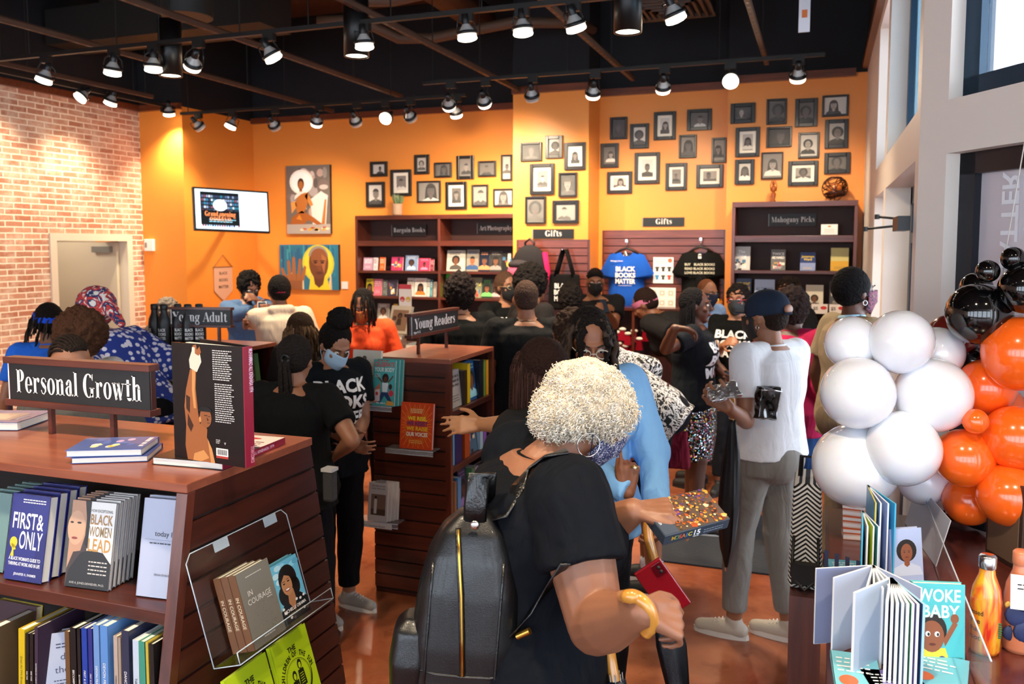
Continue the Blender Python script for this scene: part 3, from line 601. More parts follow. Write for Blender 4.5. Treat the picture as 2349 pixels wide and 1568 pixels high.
MB(iT).b2((PXL, 1.95, 0), (PX-.03, 1.97, GZ-.024), mat('#160b08', .8)).build('back_panel', g1)
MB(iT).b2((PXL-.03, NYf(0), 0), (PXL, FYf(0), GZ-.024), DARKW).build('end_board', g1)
# sign holder builder
def sign(name, label, a, b, zt, zb, text, posts, zbase, fs=.5, sub=None, two=True, dep=.045, wtext=.9, edge=True, tx=0):
    """a,b = lower left / lower right ends of the front board (world, room face), front looks to -normal"""
    a = Vector(a); b = Vector(b); M, L_ = M2(a, b); M.translation = Vector(((a.x+b.x)/2, (a.y+b.y)/2, 0)); t = thing(name, label, 'sign', M)
    wd = MAH; h = zt-zb; r = .13*h
    mb = MB(); mb.b2((-L_/2, -dep/2, zt-r), (L_/2, dep/2, zt), wd); mb.b2((-L_/2, -dep/2, zb), (L_/2, dep/2, zb+r), wd); mb.b2((-L_/2+.006, -dep*.22, zb), (L_/2-.004, dep*.22, zt-.002), DARKW); mb.build('holder', t, bevel=.0015)
    fr = -dep*.32
    MB().b2((-L_/2+.02, fr, zb+r), (L_/2-.006, fr+.004, zt-r), BLACK).build('board', t)
    FM = frame((0, fr-.0006, zb), (1, 0, 0), (0, 0, 1)); mb = MB(); wm = mat('#ece6e2', .5)
    put(mb, fat(text), FM, wm, h*fs, L_*wtext, x=tx*L_, y=h*(.5-fs*.46)+(.04*h if sub else 0))
    if sub: put(mb, txt(sub, .02), FM, wm, h*.1, None, x=-L_*.44, y=h*.17, left=True)
    if edge: mb.rect(-L_/2+.012, r, -L_/2+.017, h-r, wm, FM, 0)
    mb.build('lettering', t)
    for p in posts:
        MB().b2((p-.0075, -.0075, zbase), (p+.0075, .0075, zb), wd).build('post', t)
    return t
# Personal Growth
pa, pb = onZ(98, 1000, GZ), onZ(283, 1003, GZ); Yp = (pa.y+pb.y)/2
A, B = onY(25, 930, Yp), onY(357, 950, Yp); zb_ = onY(190, 940, Yp).z; zt_ = onY(190, 826, Yp).z
mid = (A.x+B.x)/2
sign('shelf_sign', 'wooden shelf sign reading Personal Growth on two short posts', A, B, zt_, zb_, 'Personal Growth', [pa.x-mid, pb.x-mid], GZ, fs=.47, wtext=.86, tx=.012)
# ---------------------------------------------------------------- tall tower units with slatted front and book side
def tower(name, label, x0, x1, y0, y1, shelf_z, topm=MTOP, xo=None):
    t = thing(name, label, 'shelf unit', T(x0, y0, 0)); I = T(-x0, -y0, 0)
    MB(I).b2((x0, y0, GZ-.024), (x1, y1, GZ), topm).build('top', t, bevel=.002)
    mb = MB(I); slats(mb, frame((0, y0, 0), (1, 0, 0), (0, 1, 0), (0, 0, 1)), x0, x1-.03, .02, GZ-.024, MAH); mb.build('slat_panel', t)
    MB(I).b2((x0, y0+.012, 0), (x1-.03, y0+.03, GZ-.024), DARKW).b2((x1-.03, y0, 0), (x1, y0+.028, GZ-.024), MAHZ).b2((x1-.03, y1-.028, 0), (x1, y1, GZ-.024), MAHZ).b2((x0, y1-.03, 0), (x1-.03, y1, GZ-.024), DARKW).build('end_board', t)
    MB(I).b2((x0, y0+.03, 0), (x0+.02, y1-.03, GZ-.024), DARKW).build('back_panel', t)
    for z in shelf_z: MB(I).b2((x0+.02, y0+.03, z-.03), (x1-.002, y1-.03, z), MAHY).build('shelf', t, bevel=.002)
    return t
yx0, yx1, yy0, yy1 = -2.27, -1.81, 4.03, 4.66
zy = [onX(1036, 950, yx1).z+.01, onX(1036, 1078, yx1).z+.005, onX(1036, 1198, yx1).z, .12]
tower('display_tower', 'slat-fronted book tower under the Young Readers sign', yx0, yx1, yy0, yy1, zy)
ax0, ax1, ay0, ay1 = -3.72, -3.16, 3.78, 4.42
tower('display_tower', 'dark slatted book tower with black bottles on top, left', ax0, ax1, ay0, ay1, [GZ-.36, GZ-.7, .2], MTOP)
# Young Readers sign
pa, pb = onZ(960, 812, GZ), onZ(1024, 797, GZ); d = (pb-pa); d.z = 0; d.normalize()
nrm = Vector((-d.y, d.x, 0)); A = onP(936, 778, pa, nrm); B = onP(1047, 751, pa, nrm)
zt_ = onP(990, 712, pa, nrm).z; zb_ = onP(990, 766, pa, nrm).z; L_ = (B-A).length; mid = (A+B)/2
sign('shelf_sign', 'wooden shelf sign reading Young Readers on two posts', A, B, zt_, zb_, 'Young Readers', [(pa-mid).dot(d), (pb-mid).dot(d)], GZ, fs=.42, sub='Ages 9-12', wtext=.84)
# Young Adult sign
pa = onZ(502, 800, GZ); A = onY(400, 752, pa.y); B = onP(534, 745, pa, Vector((-.15, 1, 0)))
A = onP(392, 757, pa, Vector((-.15, 1, 0))); zt_ = onP(470, 704, pa, Vector((-.15, 1, 0))).z; zb_ = onP(470, 750, pa, Vector((-.15, 1, 0))).z; L_ = (B-A).length
sign('shelf_sign', 'wooden shelf sign behind the black bottles, ending in Adult', A, B, zt_, zb_, 'Young Adult', [-L_*.3, L_*.28], GZ, fs=.46, wtext=.88)
# ---------------------------------------------------------------- wall shelving
def wallunit(name, label, x0, x1, y, ztop, bays, shelf_z, depth=.32, backc=None):
    t = thing(name, label, 'bookcase', T(x0, y, 0)); I = T(-x0, -y, 0); yf = y-depth
    MB(I).b2((x0, yf, ztop-.05), (x1, y, ztop), MAH).build('top', t, bevel=.003)
    MB(I).b2((x0, y-.02, 0), (x1, y, ztop-.05), mat('#3a1a12', .6)).build('back_panel', t)
    for xx in [x0+(x1-x0-.03)*k/bays for k in range(bays+1)]: MB(I).b2((xx, yf, 0), (xx+.03, y-.02, ztop-.05), MAHZ).build('upright', t, bevel=.002)
    for i, z in enumerate(shelf_z):
        for b in range(bays):
            l = x0+(x1-x0-.03)*b/bays+.03; r = x0+(x1-x0-.03)*(b+1)/bays; th = .06 if i == 0 else .028
            MB(I).b2((l, yf+.004, z-th), (r, y-.02, z), MAH).build('shelf', t, bevel=.002)
    return t
YF1 = YB-.34; xb0 = onY(815, 560, YF1).x; xb1 = xcl-.004
zc = [onY(1003, q, YF1).z for q in (552, 622, 682, 740)]; ztb = onY(1000, 492, YF1).z
wallunit('wall_bookcase', 'double-bay mahogany wall bookcase for bargain and art books', xb0, xb1, YB-.002, ztb, 2, zc+[zc[-1]-.36, .15], .34)
YF2 = YM-.32; xm0, xm1 = onY(1678, 560, YF2).x, onY(1966, 560, YF2).x
zm = [onY(1820, q, YF2).z for q in (540, 621, 700, 770, 830)]; ztm = onY(1820, 461, YF2).z
wallunit('wall_bookcase', 'tall mahogany bookcase of picks against the orange wall', xm0, min(xm1, XWN-.03), YM-.002, ztm, 1, zm+[.5, .15], .32)
# shop-fitted slatwall on the gift wall and the column, each with its base cabinet
def slatwall(label, x0, x1, y, z0, z1):
    t = thing('slatwall', label, 'slatwall', T(x0, y, 0)); I = T(-x0, -y, 0)
    mb = MB(I); slats(mb, frame((0, y-.022, 0), (1, 0, 0), (0, 1, 0), (0, 0, 1)), x0+.02, x1-.02, z0, z1, wood('slat_wood', '#5e2a20', '#7a3b2c', rough=.4, axis='X')); mb.build('slats', t)
    MB(I).b2((x0, y-.012, z0), (x1, y-.002, z1+.012), MAH).build('backing', t); return t
zg = onY(1520, 530, YG).z; slatwall('wide slatwall behind the blue and black tees', onY(1382, 600, YG).x, onY(1664, 600, YG).x, YG, .8, zg)
zl = onY(1268, 552, YC).z; slatwall('slatwall on the picture column behind the bags', onY(1186, 600, YC).x, onY(1353, 600, YC).x, YC, .8, zl)
zcb = onY(1500, 706, YG-.3).z
t = thing('base_cabinet', 'open mahogany base shelf below the wide slatwall', 'cabinet', T(xcr+.01, YG-.03, 0)); I = T(-xcr-.01, -YG+.03, 0)
MB(I).b2((xcr+.01, YG-.36, zcb-.03), (xst-.01, YG-.03, zcb), MAH).build('top', t, bevel=.002)
MB(I).b2((xcr+.01, YG-.35, .1), (xst-.01, YG-.03, .45), DARKW).b2((xcr+.01, YG-.06, .45), (xst-.01, YG-.03, zcb-.03), DARKW).build('body', t)
for k in range(4): xx = xcr+.01+(xst-xcr-.05)*k/3; MB(I).b2((xx, YG-.35, .45), (xx+.025, YG-.06, zcb-.03), MAHZ).build('divider', t)
# hung signs
def plate(label, px0, py0, px1, py1, Y, text, fs=.62, m=BLACK):
    a = onY(px0, py1, Y); b = onY(px1, py0, Y); M = T((a.x+b.x)/2, Y, (a.z+b.z)/2); w_, h_ = b.x-a.x, abs(b.z-a.z)
    t = thing('category_sign', label, 'sign', M); MB().b2((-w_/2, 0, -h_/2), (w_/2, .012, h_/2), m).build('board', t)
    FM = frame((0, -.0012, 0), (1, 0, 0), (0, 0, 1)); put(put_mb := MB(), fat(text), FM, mat('#e9e1d8', .5), h_*fs, w_*.9, y=-h_*fs*.42, x=w_*.02)
    put_mb.rect(-w_/2+.002, -h_/2, -w_/2+.008, h_/2, mat('#9a958f', .5), FM); put_mb.build('lettering', t)
plate('black sign reading Gifts on the orange wall above the tees', 1473, 498, 1570, 519, YG-.014, 'Gifts')
plate('black sign reading Gifts on the picture column above the bags', 1221, 525, 1316, 547, YC-.014, 'Gifts')
plate('dark sign reading Bargain Books in the left bay', 898, 515, 978, 541, YB-.05, 'Bargain Books', .4, mat('#1b100d', .5))
plate('dark sign reading Art/Photography in the right bay', 1094, 511, 1178, 536, YB-.05, 'Art/Photography', .42, mat('#1b100d', .5))
plate('dark sign reading Mahogany Picks at the top of the bookcase', 1762, 489, 1873, 519, YM-.05, 'Mahogany Picks', .42, mat('#1b100d', .5))
# ================================================================ THINGS ON THE WALLS
FRM = mat('#17120f', .35); FRM2 = mat('#1d1a18', .3); MATB = mat('#efe7d6', .7); PG1 = ['#8d8580', '#6f6862', '#a39b95', '#59524e', '#c9c2ba']
sk_ = ['#5b5450', '#7a726c', '#8f8781', '#4a4542', '#a1998f']
frames = []
def zconv(ox, oy, sc, L_): return [(ox+a/sc, oy+b/sc, ox+c/sc, oy+d/sc, k) for a, b, c, d, k in L_]
WALLS = [
 ('the bargain shelf wall', YB, zconv(780, 0, 2.936, [(208, 1088, 322, 1190, 0), (180, 1225, 305, 1396, 0), (345, 1142, 484, 1320, 1), (505, 1042, 604, 1174, 0), (638, 1094, 756, 1196, 0), (523, 1218, 682, 1364, 0), (788, 1048, 905, 1207, 0), (715, 1224, 857, 1410, 1), (890, 1243, 1001, 1393, 0), (932, 1084, 1054, 1190, 0), (1035, 1270, 1172, 1392, 0), (1088, 1042, 1162, 1217, 0)])),
 ('the column', YC, zconv(780, 0, 2.936, [(1217, 960, 1362, 1086, 0), (1386, 914, 1502, 1067, 0), (1514, 960, 1658, 1144, 1), (1282, 1102, 1446, 1310, 1), (1475, 1162, 1601, 1326, 0), (1250, 1322, 1390, 1506, 0), (1435, 1348, 1612, 1504, 0)])),
 ('the gift wall', YG, zconv(1250, 150, 3.824, [(575, 455, 725, 650, 0), (750, 513, 915, 730, 0), (958, 408, 1150, 655, 1), (1248, 385, 1465, 572, 0), (1178, 610, 1332, 812, 0), (1465, 635, 1592, 855, 0), (490, 685, 650, 898, 0), (548, 932, 768, 1124, 1), (790, 765, 1010, 1038, 1), (1060, 857, 1250, 1094, 1), (1330, 870, 1565, 1072, 1)])),
 ('the picks bookcase wall', YM, zconv(1620, 150, 3.825, [(215, 333, 432, 510, 0), (530, 295, 708, 520, 0), (780, 292, 978, 540, 0), (1016, 262, 1250, 450, 0), (258, 545, 472, 803, 1), (530, 540, 752, 718, 0), (808, 590, 993, 815, 0), (1040, 475, 1246, 728, 0), (253, 825, 425, 1043, 0), (485, 762, 676, 997, 0), (718, 838, 983, 1055, 1), (1034, 766, 1264, 950, 0)]))]
DESC = [
 ['small portrait above the left bay, leftmost of the upper row', 'long-haired portrait, lowest at the far left', 'white-matted standing figure, over the potted plant', 'small pale portrait, highest of its left half', 'small face with long hair beside the high pale portrait', 'wide tilted portrait of a seated person', 'large profile with hand at the chin', 'white-matted thick-framed figure hanging low', 'man in a dark jacket on a pale ground', 'small bright landscape portrait with glasses', 'bright wide portrait beside the column edge, low', 'portrait beside the column edge, high'],
 ['wide frame at the upper left', 'small frame at the top, figure with arms up', 'cream-matted long-haired girl', 'largest frame with a white mat and thick moulding', 'laughing person on black', 'raised hands in a group, low left', 'group of people, low right'],
 ['almost black portrait, highest at the left', 'person in a cap on a grey ground', 'cream-matted small photo, top middle', 'landscape close-up of a long-haired face', 'bearded person with a pale cap', 'seated person cut by the wall step', 'profile in a hat beside the column corner', 'cream-matted wide photo of two faces', 'largest white-matted frame in the middle', 'cream-matted profile hanging low', 'cream-matted wide frame hanging low right'],
 ['dark wide double portrait at the upper left', 'elderly bearded face at the top', 'full-length figure in a long coat on white', 'wide frame with a seated man at the upper right', 'white-matted soldier-like figure at the left', 'dark wide frame in the centre', 'long-haired smiling person, right of centre', 'pale crouching figure at the right edge', 'bald bearded face above the bookcase, left', 'unframed-looking print of a long curly-haired person', 'large white-matted wide frame with a small face', 'small afro portrait at the lower right']]
ST = ['afro', 'long', 'short']; q_ = random.Random(3)
for wi, (wn_, Yw, L_) in enumerate(WALLS):
    for i, (x0, y0, x1, y1, mt) in enumerate(L_):
        cxm, cym = (x0+x1)/2, (y0+y1)/2
        hx = onY(x1, cym, Yw-.02).x-onY(x0, cym, Yw-.02).x; hz = onY(cxm, y0, Yw-.02).z-onY(cxm, y1, Yw-.02).z
        c = onY(cxm, cym, Yw-.002); t = thing('picture_frame', f'black-framed portrait on {wn_}: '+DESC[wi][i] if len((DESC[wi][i]).split()) < 9 else 'frame on '+wn_.split()[1]+' wall: '+DESC[wi][i], 'picture', T(c.x, Yw-.0015, c.z), 'black-framed portraits on '+wn_)
        fw = .036 if mt or q_.random() < .5 else .02; fd = .03; mb = MB(); fm = FRM if q_.random() < .7 else FRM2
        if wi == 3 and i == 9: fw = .012
        for a, b in (((-hx/2, -fd, -hz/2), (-hx/2+fw, 0, hz/2)), ((hx/2-fw, -fd, -hz/2), (hx/2, 0, hz/2)), ((-hx/2+fw, -fd, hz/2-fw), (hx/2-fw, 0, hz/2)), ((-hx/2+fw, -fd, -hz/2), (hx/2-fw, 0, -hz/2+fw))): mb.b2(a, b, fm)
        mb.build('frame', t, bevel=.004)
        FM = frame((0, -.008, 0), (1, 0, 0), (0, 0, 1)); ix, iz = hx/2-fw, hz/2-fw; mb = MB()
        mb.b2((-ix, -.0078, -iz), (ix, -.001, iz), MATB)
        if mt: ix -= min(ix, iz)*.38; iz -= min(iz, ix/.62)*.36
        dark = (wi, i) in ((2, 0), (3, 0), (3, 5), (1, 4), (1, 0)); bgc = '#2c2825' if dark else q_.choice(['#b8b1a8', '#8b847c', '#d0cac1', '#77706a', '#5c5651'])
        mb.rect(-ix, -iz, ix, iz, mat(bgc, .6), FM, .0002)
        if mt: mb.rect(-ix, -iz, ix, -iz+iz*.5, mat('#4b4642', .6), FM, .0003)
        s_ = min(ix, iz)*(1.25 if i % 3 else .95); dx = q_.uniform(-.2, .2)*ix
        # keep the head inside the picture
        sub = MB(); face(sub, Matrix(), dx, iz*.08, s_, q_.choice(sk_), q_.choice(['#1b1715', '#2a2522', '#111010']) if not dark else '#3b3632', q_.choice(['#2a2725', '#d8d2c8', '#4a4541', '#15130f']), q_.choice(ST))
        cl = lambda v, m_: max(-m_, min(m_, v))
        b = len(mb.v); mb.v += [FM @ Vector((cl(p.x, ix), cl(p.y, iz), p.z+.0005)) for p in sub.v]; mb.f += [tuple(k+b for k in f) for f in sub.f]; mp = [mb._m(m) for m in sub.mats]; mb.mi += [mp[k] for k in sub.mi]; mb.sm += sub.sm
        mb.build('photo', t)
        MB().b2((-hx/2+fw, -.0125, -hz/2+fw), (hx/2-fw, -.0115, hz/2-fw), mat('#ffffff', .04, alpha=.03, spec=.3)).build('glass', t)
# two canvases
def canvas(label, c4, Y, art, tw=.045):
    (x0, y0), (x1, y1) = c4; a = onY(x0, y1, Y-tw); b = onY(x1, y0, Y-tw); w_, h_ = b.x-a.x, onY((x0+x1)/2, y0, Y-tw).z-onY((x0+x1)/2, y1, Y-tw).z
    t = thing('canvas_painting', label, 'painting', T((a.x+b.x)/2, Y-.001, (a.z+b.z)/2)); MB().b2((-w_/2, -tw, -h_/2), (w_/2, 0, h_/2), mat('#241812', .6)).build('stretcher', t)
    mb = MB(); FM = frame((-w_/2, -tw-.001, -h_/2), (1, 0, 0), (0, 0, 1)); art(mb, FM, w_, h_); mb.build('painted_face', t)
P = lambda L_, w_, h_: [(x*w_, y*h_) for x, y in L_]
def blob(mb, M, L_, w_, h_, c, z, rough=.5): mb.pg(P(L_, w_, h_), mat(c, rough), M, z)
def art1(mb, M, w_, h_):
    mb.rect(0, 0, w_, h_, mat('#6d645f', .6), M); q = random.Random(5)
    for k in range(46): mb.disc(q.uniform(.1, .9)*w_, q.uniform(.3, .9)*h_, q.uniform(.04, .12)*w_, q.uniform(.03, .09)*h_, mat(q.choice(['#8f8782', '#a39a9a', '#7a6a66', '#c9b9b4', '#57504e', '#b59a90']), .6), M, .0002+k*1e-5, n=9)
    mb.rect(0, 0, w_, .14*h_, mat('#a8a09a', .6), M, .0008)
    for k in range(14): mb.disc(q.uniform(.35, .95)*w_, q.uniform(.03, .1)*h_, .05*w_, .015*h_, mat(q.choice(['#d8a23c', '#f0e0b8', '#c7623a']), .6), M, .0009, n=7)
    mb.disc(.35*w_, .76*h_, .27*w_, .18*h_, mat('#f6f3ee', .6), M, .001); mb.disc(.35*w_, .76*h_, .22*w_, .145*h_, mat('#ffffff', .6), M, .0011)
    blob(mb, M, [(.55, .5), (.8, .62), (.95, .55), (.9, .14), (.6, .14)], w_, h_, '#d9d6d4', .0012)
    for L2, c in (([(.2, .45), (.3, .6), (.5, .6), (.48, .42), (.4, .3), (.25, .3)], '#b06a2e'), ([(.08, .14), (.12, .24), (.35, .34), (.62, .24), (.82, .14), (.7, .13), (.5, .2), (.4, .14)], '#a05a26'), ([(.42, .56), (.5, .6), (.62, .42), (.55, .4)], '#c98240'), ([(.3, .6), (.38, .6), (.36, .68), (.31, .68)], '#9c5523'), ([(.8, .14), (.88, .5), (.92, .5), (.88, .14)], '#b4702f'), ([(.12, .3), (.1, .46), (.22, .48), (.24, .4)], '#d8964e')): blob(mb, M, L2, w_, h_, c, .0014)
    mb.disc(.34*w_, .73*h_, .075*w_, .085*h_, mat('#2a1710', .6), M, .0015); mb.disc(.34*w_, .715*h_, .055*w_, .06*h_, mat('#a9652d', .6), M, .0016)
    blob(mb, M, [(.18, .5), (.34, .58), (.5, .62), (.3, .62), (.2, .56)], w_, h_, '#e6e2dd', .0017); blob(mb, M, [(.22, .22), (.3, .28), (.36, .2)], w_, h_, '#d9862f', .0017)
def art2(mb, M, w_, h_):
    q = random.Random(9); mb.rect(0, 0, w_, h_, mat('#1f6f8c', .5), M)
    for k in range(40): x = q.uniform(0, .95); mb.rect(x*w_, q.uniform(.3, .7)*h_, (x+.03)*w_, q.uniform(.8, 1)*h_, mat(q.choice(['#1c5f86', '#25809a', '#1a4f7a', '#2f93a3']), .5), M, .0001+k*1e-5)
    mb.disc(.66*w_, .58*h_, .27*w_, .42*h_, mat('#c9c23a', .5), M, .0008); mb.disc(.66*w_, .58*h_, .235*w_, .38*h_, mat('#f0d23c', .5), M, .0009)
    for k in range(26): x = q.uniform(.05, .95); mb.pg([(x*w_, 0), ((x+.03)*w_, 0), ((x+.02)*w_, q.uniform(.2, .42)*h_), ((x+.005)*w_, q.uniform(.2, .4)*h_)], mat(q.choice(['#e8dcc0', '#c9b28a', '#8c95a8', '#a88a5c', '#d8c9a0']), .5), M, .001+k*1e-5)
    for x, y, a in ((.1, .45, -.06), (.17, .62, -.02), (.24, .7, 0), (.32, .66, .03), (.38, .5, .05)): mb.pg([((x-.03)*w_, .2*h_), ((x+.04)*w_, .2*h_), ((x+.03+a)*w_, y*h_), ((x+a)*w_, (y+.04)*h_), ((x-.02+a)*w_, y*h_)], mat('#9c6238', .5), M, .0014)
    mb.pg([(.1*w_, .0), (.38*w_, .0), (.4*w_, .3*h_), (.24*w_, .36*h_), (.1*w_, .3*h_)], mat('#8a5634', .5), M, .0013)
    blob(mb, M, [(.5, 0), (.53, .3), (.66, .12), (.8, .3), (.86, .0)], w_, h_, '#e3c92e', .0016)
    blob(mb, M, [(.57, .38), (.6, .12), (.67, .04), (.74, .12), (.78, .38)], w_, h_, '#5d3522', .0017)
    mb.disc(.67*w_, .6*h_, .165*w_, .37*h_, mat('#6b3f27', .5), M, .0018); mb.disc(.665*w_, .74*h_, .165*w_, .23*h_, mat('#8f8a86', .5), M, .00185, a0=0, a1=180); mb.disc(.675*w_, .72*h_, .14*w_, .2*h_, mat('#8a5433', .5), M, .0019)
    for sg in (-1, 1): mb.disc((.675+.06*sg)*w_, .6*h_, .03*w_, .02*h_, mat('#1c0f0a', .5), M, .002); mb.disc((.675+.06*sg)*w_, .64*h_, .045*w_, .015*h_, mat('#3a2016', .5), M, .002)
    mb.disc(.685*w_, .48*h_, .035*w_, .06*h_, mat('#7a462a', .5), M, .002); mb.disc(.68*w_, .37*h_, .06*w_, .03*h_, mat('#54291f', .5), M, .002); mb.pg([(.72*w_, .8*h_), (.8*w_, .7*h_), (.76*w_, .35*h_), (.73*w_, .5*h_)], mat('#a8683e', .5), M, .00195)
canvas('tall canvas of a seated figure before a white halo', ((659, 378), (756, 535)), YB, art1); canvas('wide canvas of an older face with a yellow glow and raised hands', ((643, 560), (776, 663)), YB, art2)
p = onY(792, 654, YB); tag(MB(T(p.x, YB, p.z)).b2((-.045, -.012, -.045), (.045, 0, .045), WHITE).build('wall_plate'), 'small white plate on the orange wall right of the lower canvas', 'wall plate')
p = onY(346, 562, YT); t = thing('wall_alarm', 'white square alarm box on the orange return beside the brick', 'alarm', T(p.x, YT, p.z)); MB().b2((-.065, -.04, -.07), (.065, 0, .07), WHITE).build('box', t, bevel=.006); MB().b2((-.05, -.046, -.03), (-.02, -.04, .03), mat('#8f8b86', .4)).build('lens', t)
# screen
c0, c1, c2, c3 = W(446, 427, 8.55), W(623, 441, 9.0), W(613, 533, 8.9), W(441, 528, 8.45)
cx_ = (c0+c1+c2+c3)/4; xa = ((c1-c0)+(c2-c3))/2; ya = ((c0-c3)+(c1-c2))/2; M = frame(cx_, xa, ya); w_, h_ = xa.length, ya.length
t = thing('wall_screen', 'wall-mounted flat screen showing a Grand Opening Today notice', 'television', M); hx, hy = w_/2, h_/2
MB().b2((-hx, -hy, -.04), (hx, hy, 0), BLACK).build('bezel', t, bevel=.006)
SCR = mat('#dff2ff', .3, emit=1.1); mb = MB(); I0 = Matrix(); mb.rect(-hx+.02, -hy+.02, hx-.02, hy-.02, SCR, I0, .001); D = mat('#0e1218', .3, emit=.2)
bx0, bx1, by0, by1 = -hx*.82, hx*.18, -hy*.72, hy*.8; mb.rect(bx0, by0, bx1, by1, D, I0, .002); q = random.Random(1)
for r_ in range(9):
    for c_ in range(16): mb.rect(bx0+.01+c_*(bx1-bx0)/16.3, by1-.02-(r_+1)*(by1*.085+.022), bx0+.01+(c_+.8)*(bx1-bx0)/16.3, by1-.02-(r_+.35)*(by1*.085+.022), mat(q.choice(['#7f97b8', '#4f6c96', '#c9d4e2', '#31405c', '#8a4f5c', '#2f7f9c']), .3, emit=.7), I0, .003)
mb.rect(bx0, by0, bx1, by0+h_*.34, mat('#0b0e14', .3, emit=.1), I0, .0035); mb.disc((bx0+bx1)/2, hy*.2, .07, .06, mat('#dfeeff', .3, emit=1), I0, .004)
OT = mat('#ff9a5c', .3, emit=.9); put(mb, fat('Grand Opening'), T((bx0+bx1)/2, by0+h_*.2, 0), OT, .05, (bx1-bx0)*.8, z=.0045); put(mb, fat('Today!'), T((bx0+bx1)/2, by0+h_*.1, 0), OT, .05, z=.0045)
lines(mb, T(bx0+.08, by0+.03, 0), 0, .02, (bx1-bx0)*.7, 2, .02, .008, mat('#8fd8f0', .3, emit=.9), 4, .0045); mb.build('display', t)
wp = onX(532, 495, XT); bk = M @ Vector((0, 0, -.04)); Mi = M.inverted()
MB(Mi).tube([bk, bk*.5+wp*.5+Vector((.1, .12, 0)), wp], .03, BLACK, 8).b2((XT, wp.y-.12, wp.z-.15), (XT+.03, wp.y+.12, wp.z+.15), BLACK).build('wall_arm', t)
# pennant on the corner wall
a = onX(490, 612, XT+.01); b = onX(532, 616, XT+.01); w_ = abs(b.y-a.y); M = frame((XT+.012, (a.y+b.y)/2, onX(511, 612, XT).z), (0, 1, 0), (0, 0, 1)); hh = onX(511, 612, XT).z-onX(511, 690, XT).z
t = thing('pennant', 'cream pointed pennant reading Black Books Matter on the corner wall', 'pennant', M); hw = w_/2
MB().prism([(-hw, 0), (-hw, -hh*.7), (0, -hh), (hw, -hh*.7), (hw, 0)], -.002, .002, mat('#d8a88c', .8)).build('cloth', t)
mb = MB().b2((-hw-.01, -.006, -.006), (hw+.01, .006, .006), mat('#8a5a38', .6)).tube([(-hw, 0, 0), (0, hh*.36, 0), (hw, 0, 0)], .004, mat('#7a4632', .7), 6); mb.build('rod', t)
mb = MB()
for k, s_ in enumerate(('BLACK', 'BOOKS', 'MATTER')): put(mb, txt(s_, .03), T(0, -hh*(.22+.2*k), 0), mat('#3b2a2a', .7), hh*.085, hw*1.55, z=.0025)
mb.build('lettering', t)
# ornaments on top of the bookcases
p = onY(912, 489, YB-.17); t = thing('potted_plant', 'small succulent in a ribbed cream pot on the bargain bookcase', 'plant', T(p.x, YB-.17, ztb)); MB().lathe([(0, 0), (.05, 0), (.062, .02), (.058, .1), (.064, .14), (.05, .14), (.045, .12), (0, .12)], mat('#c9a387', .6), 18).build('pot', t)
mb = MB(); q = random.Random(2)
for k in range(46): a = q.uniform(0, 6.28); r_ = q.uniform(.01, .05); mb.tube([(r_*.6*math.cos(a), r_*.6*math.sin(a), .12), (r_*1.3*math.cos(a), r_*1.3*math.sin(a), .12+q.uniform(.05, .11)), (r_*1.7*math.cos(a), r_*1.7*math.sin(a), .17+q.uniform(.02, .09))], [.008, .009, .001], mat(q.choice(['#7f9a68', '#5f7f55', '#a3b088']), .6), 5)
mb.build('foliage', t)
YO = YM-.18; p = onY(1774, 450, YO); t = thing('glass_figurine', 'slim amber glass figurine on the picks bookcase', 'ornament', T(p.x, YO, ztm) @ Matrix.Scale(.52, 4)); AM = mat('#a0521e', .15, coat=1, trans=.3)
MB().lathe([(0, 0), (.045, 0), (.05, .02), (.03, .05), (.045, .1), (.05, .15), (.03, .18)], AM, 16).build('base', t); MB().lathe([(.02, .18), (.04, .2), (.045, .26), (.02, .3), (.0, .31)], AM, 16).ell((0, -.01, .34), (.028, .03, .038), AM).build('body', t)
mb = MB(); mb.tube([(-.045, 0, .2), (-.055, 0, .3), (-.03, 0, .39), (.03, 0, .39), (.055, 0, .3), (.045, 0, .2)], .009, AM, 8).build('arch', t)
p = onY(1915, 440, YO); t = thing('lattice_sphere', 'openwork bronze wire ball on the picks bookcase', 'ornament', T(p.x, YO, ztm+.115)); mb = MB(); BR = mat('#4a2c22', .3, .6); q = random.Random(4)
for k in range(17):
    A_ = Matrix.Rotation(q.uniform(0, 6.28), 4, Vector((q.gauss(0, 1), q.gauss(0, 1), q.gauss(0, 1))).normalized()); o_ = q.choice([0, .05, -.05, .075]); r_ = math.sqrt(.112**2-o_**2)
    mb.tube([A_ @ Vector((r_*math.cos(a*.314), r_*math.sin(a*.314), o_)) for a in range(21)], .0042, BR, 5)
mb.build('wire', t); MB().ell((0, 0, 0), .06, mat('#d8742c', .3), 14).build('core', t)
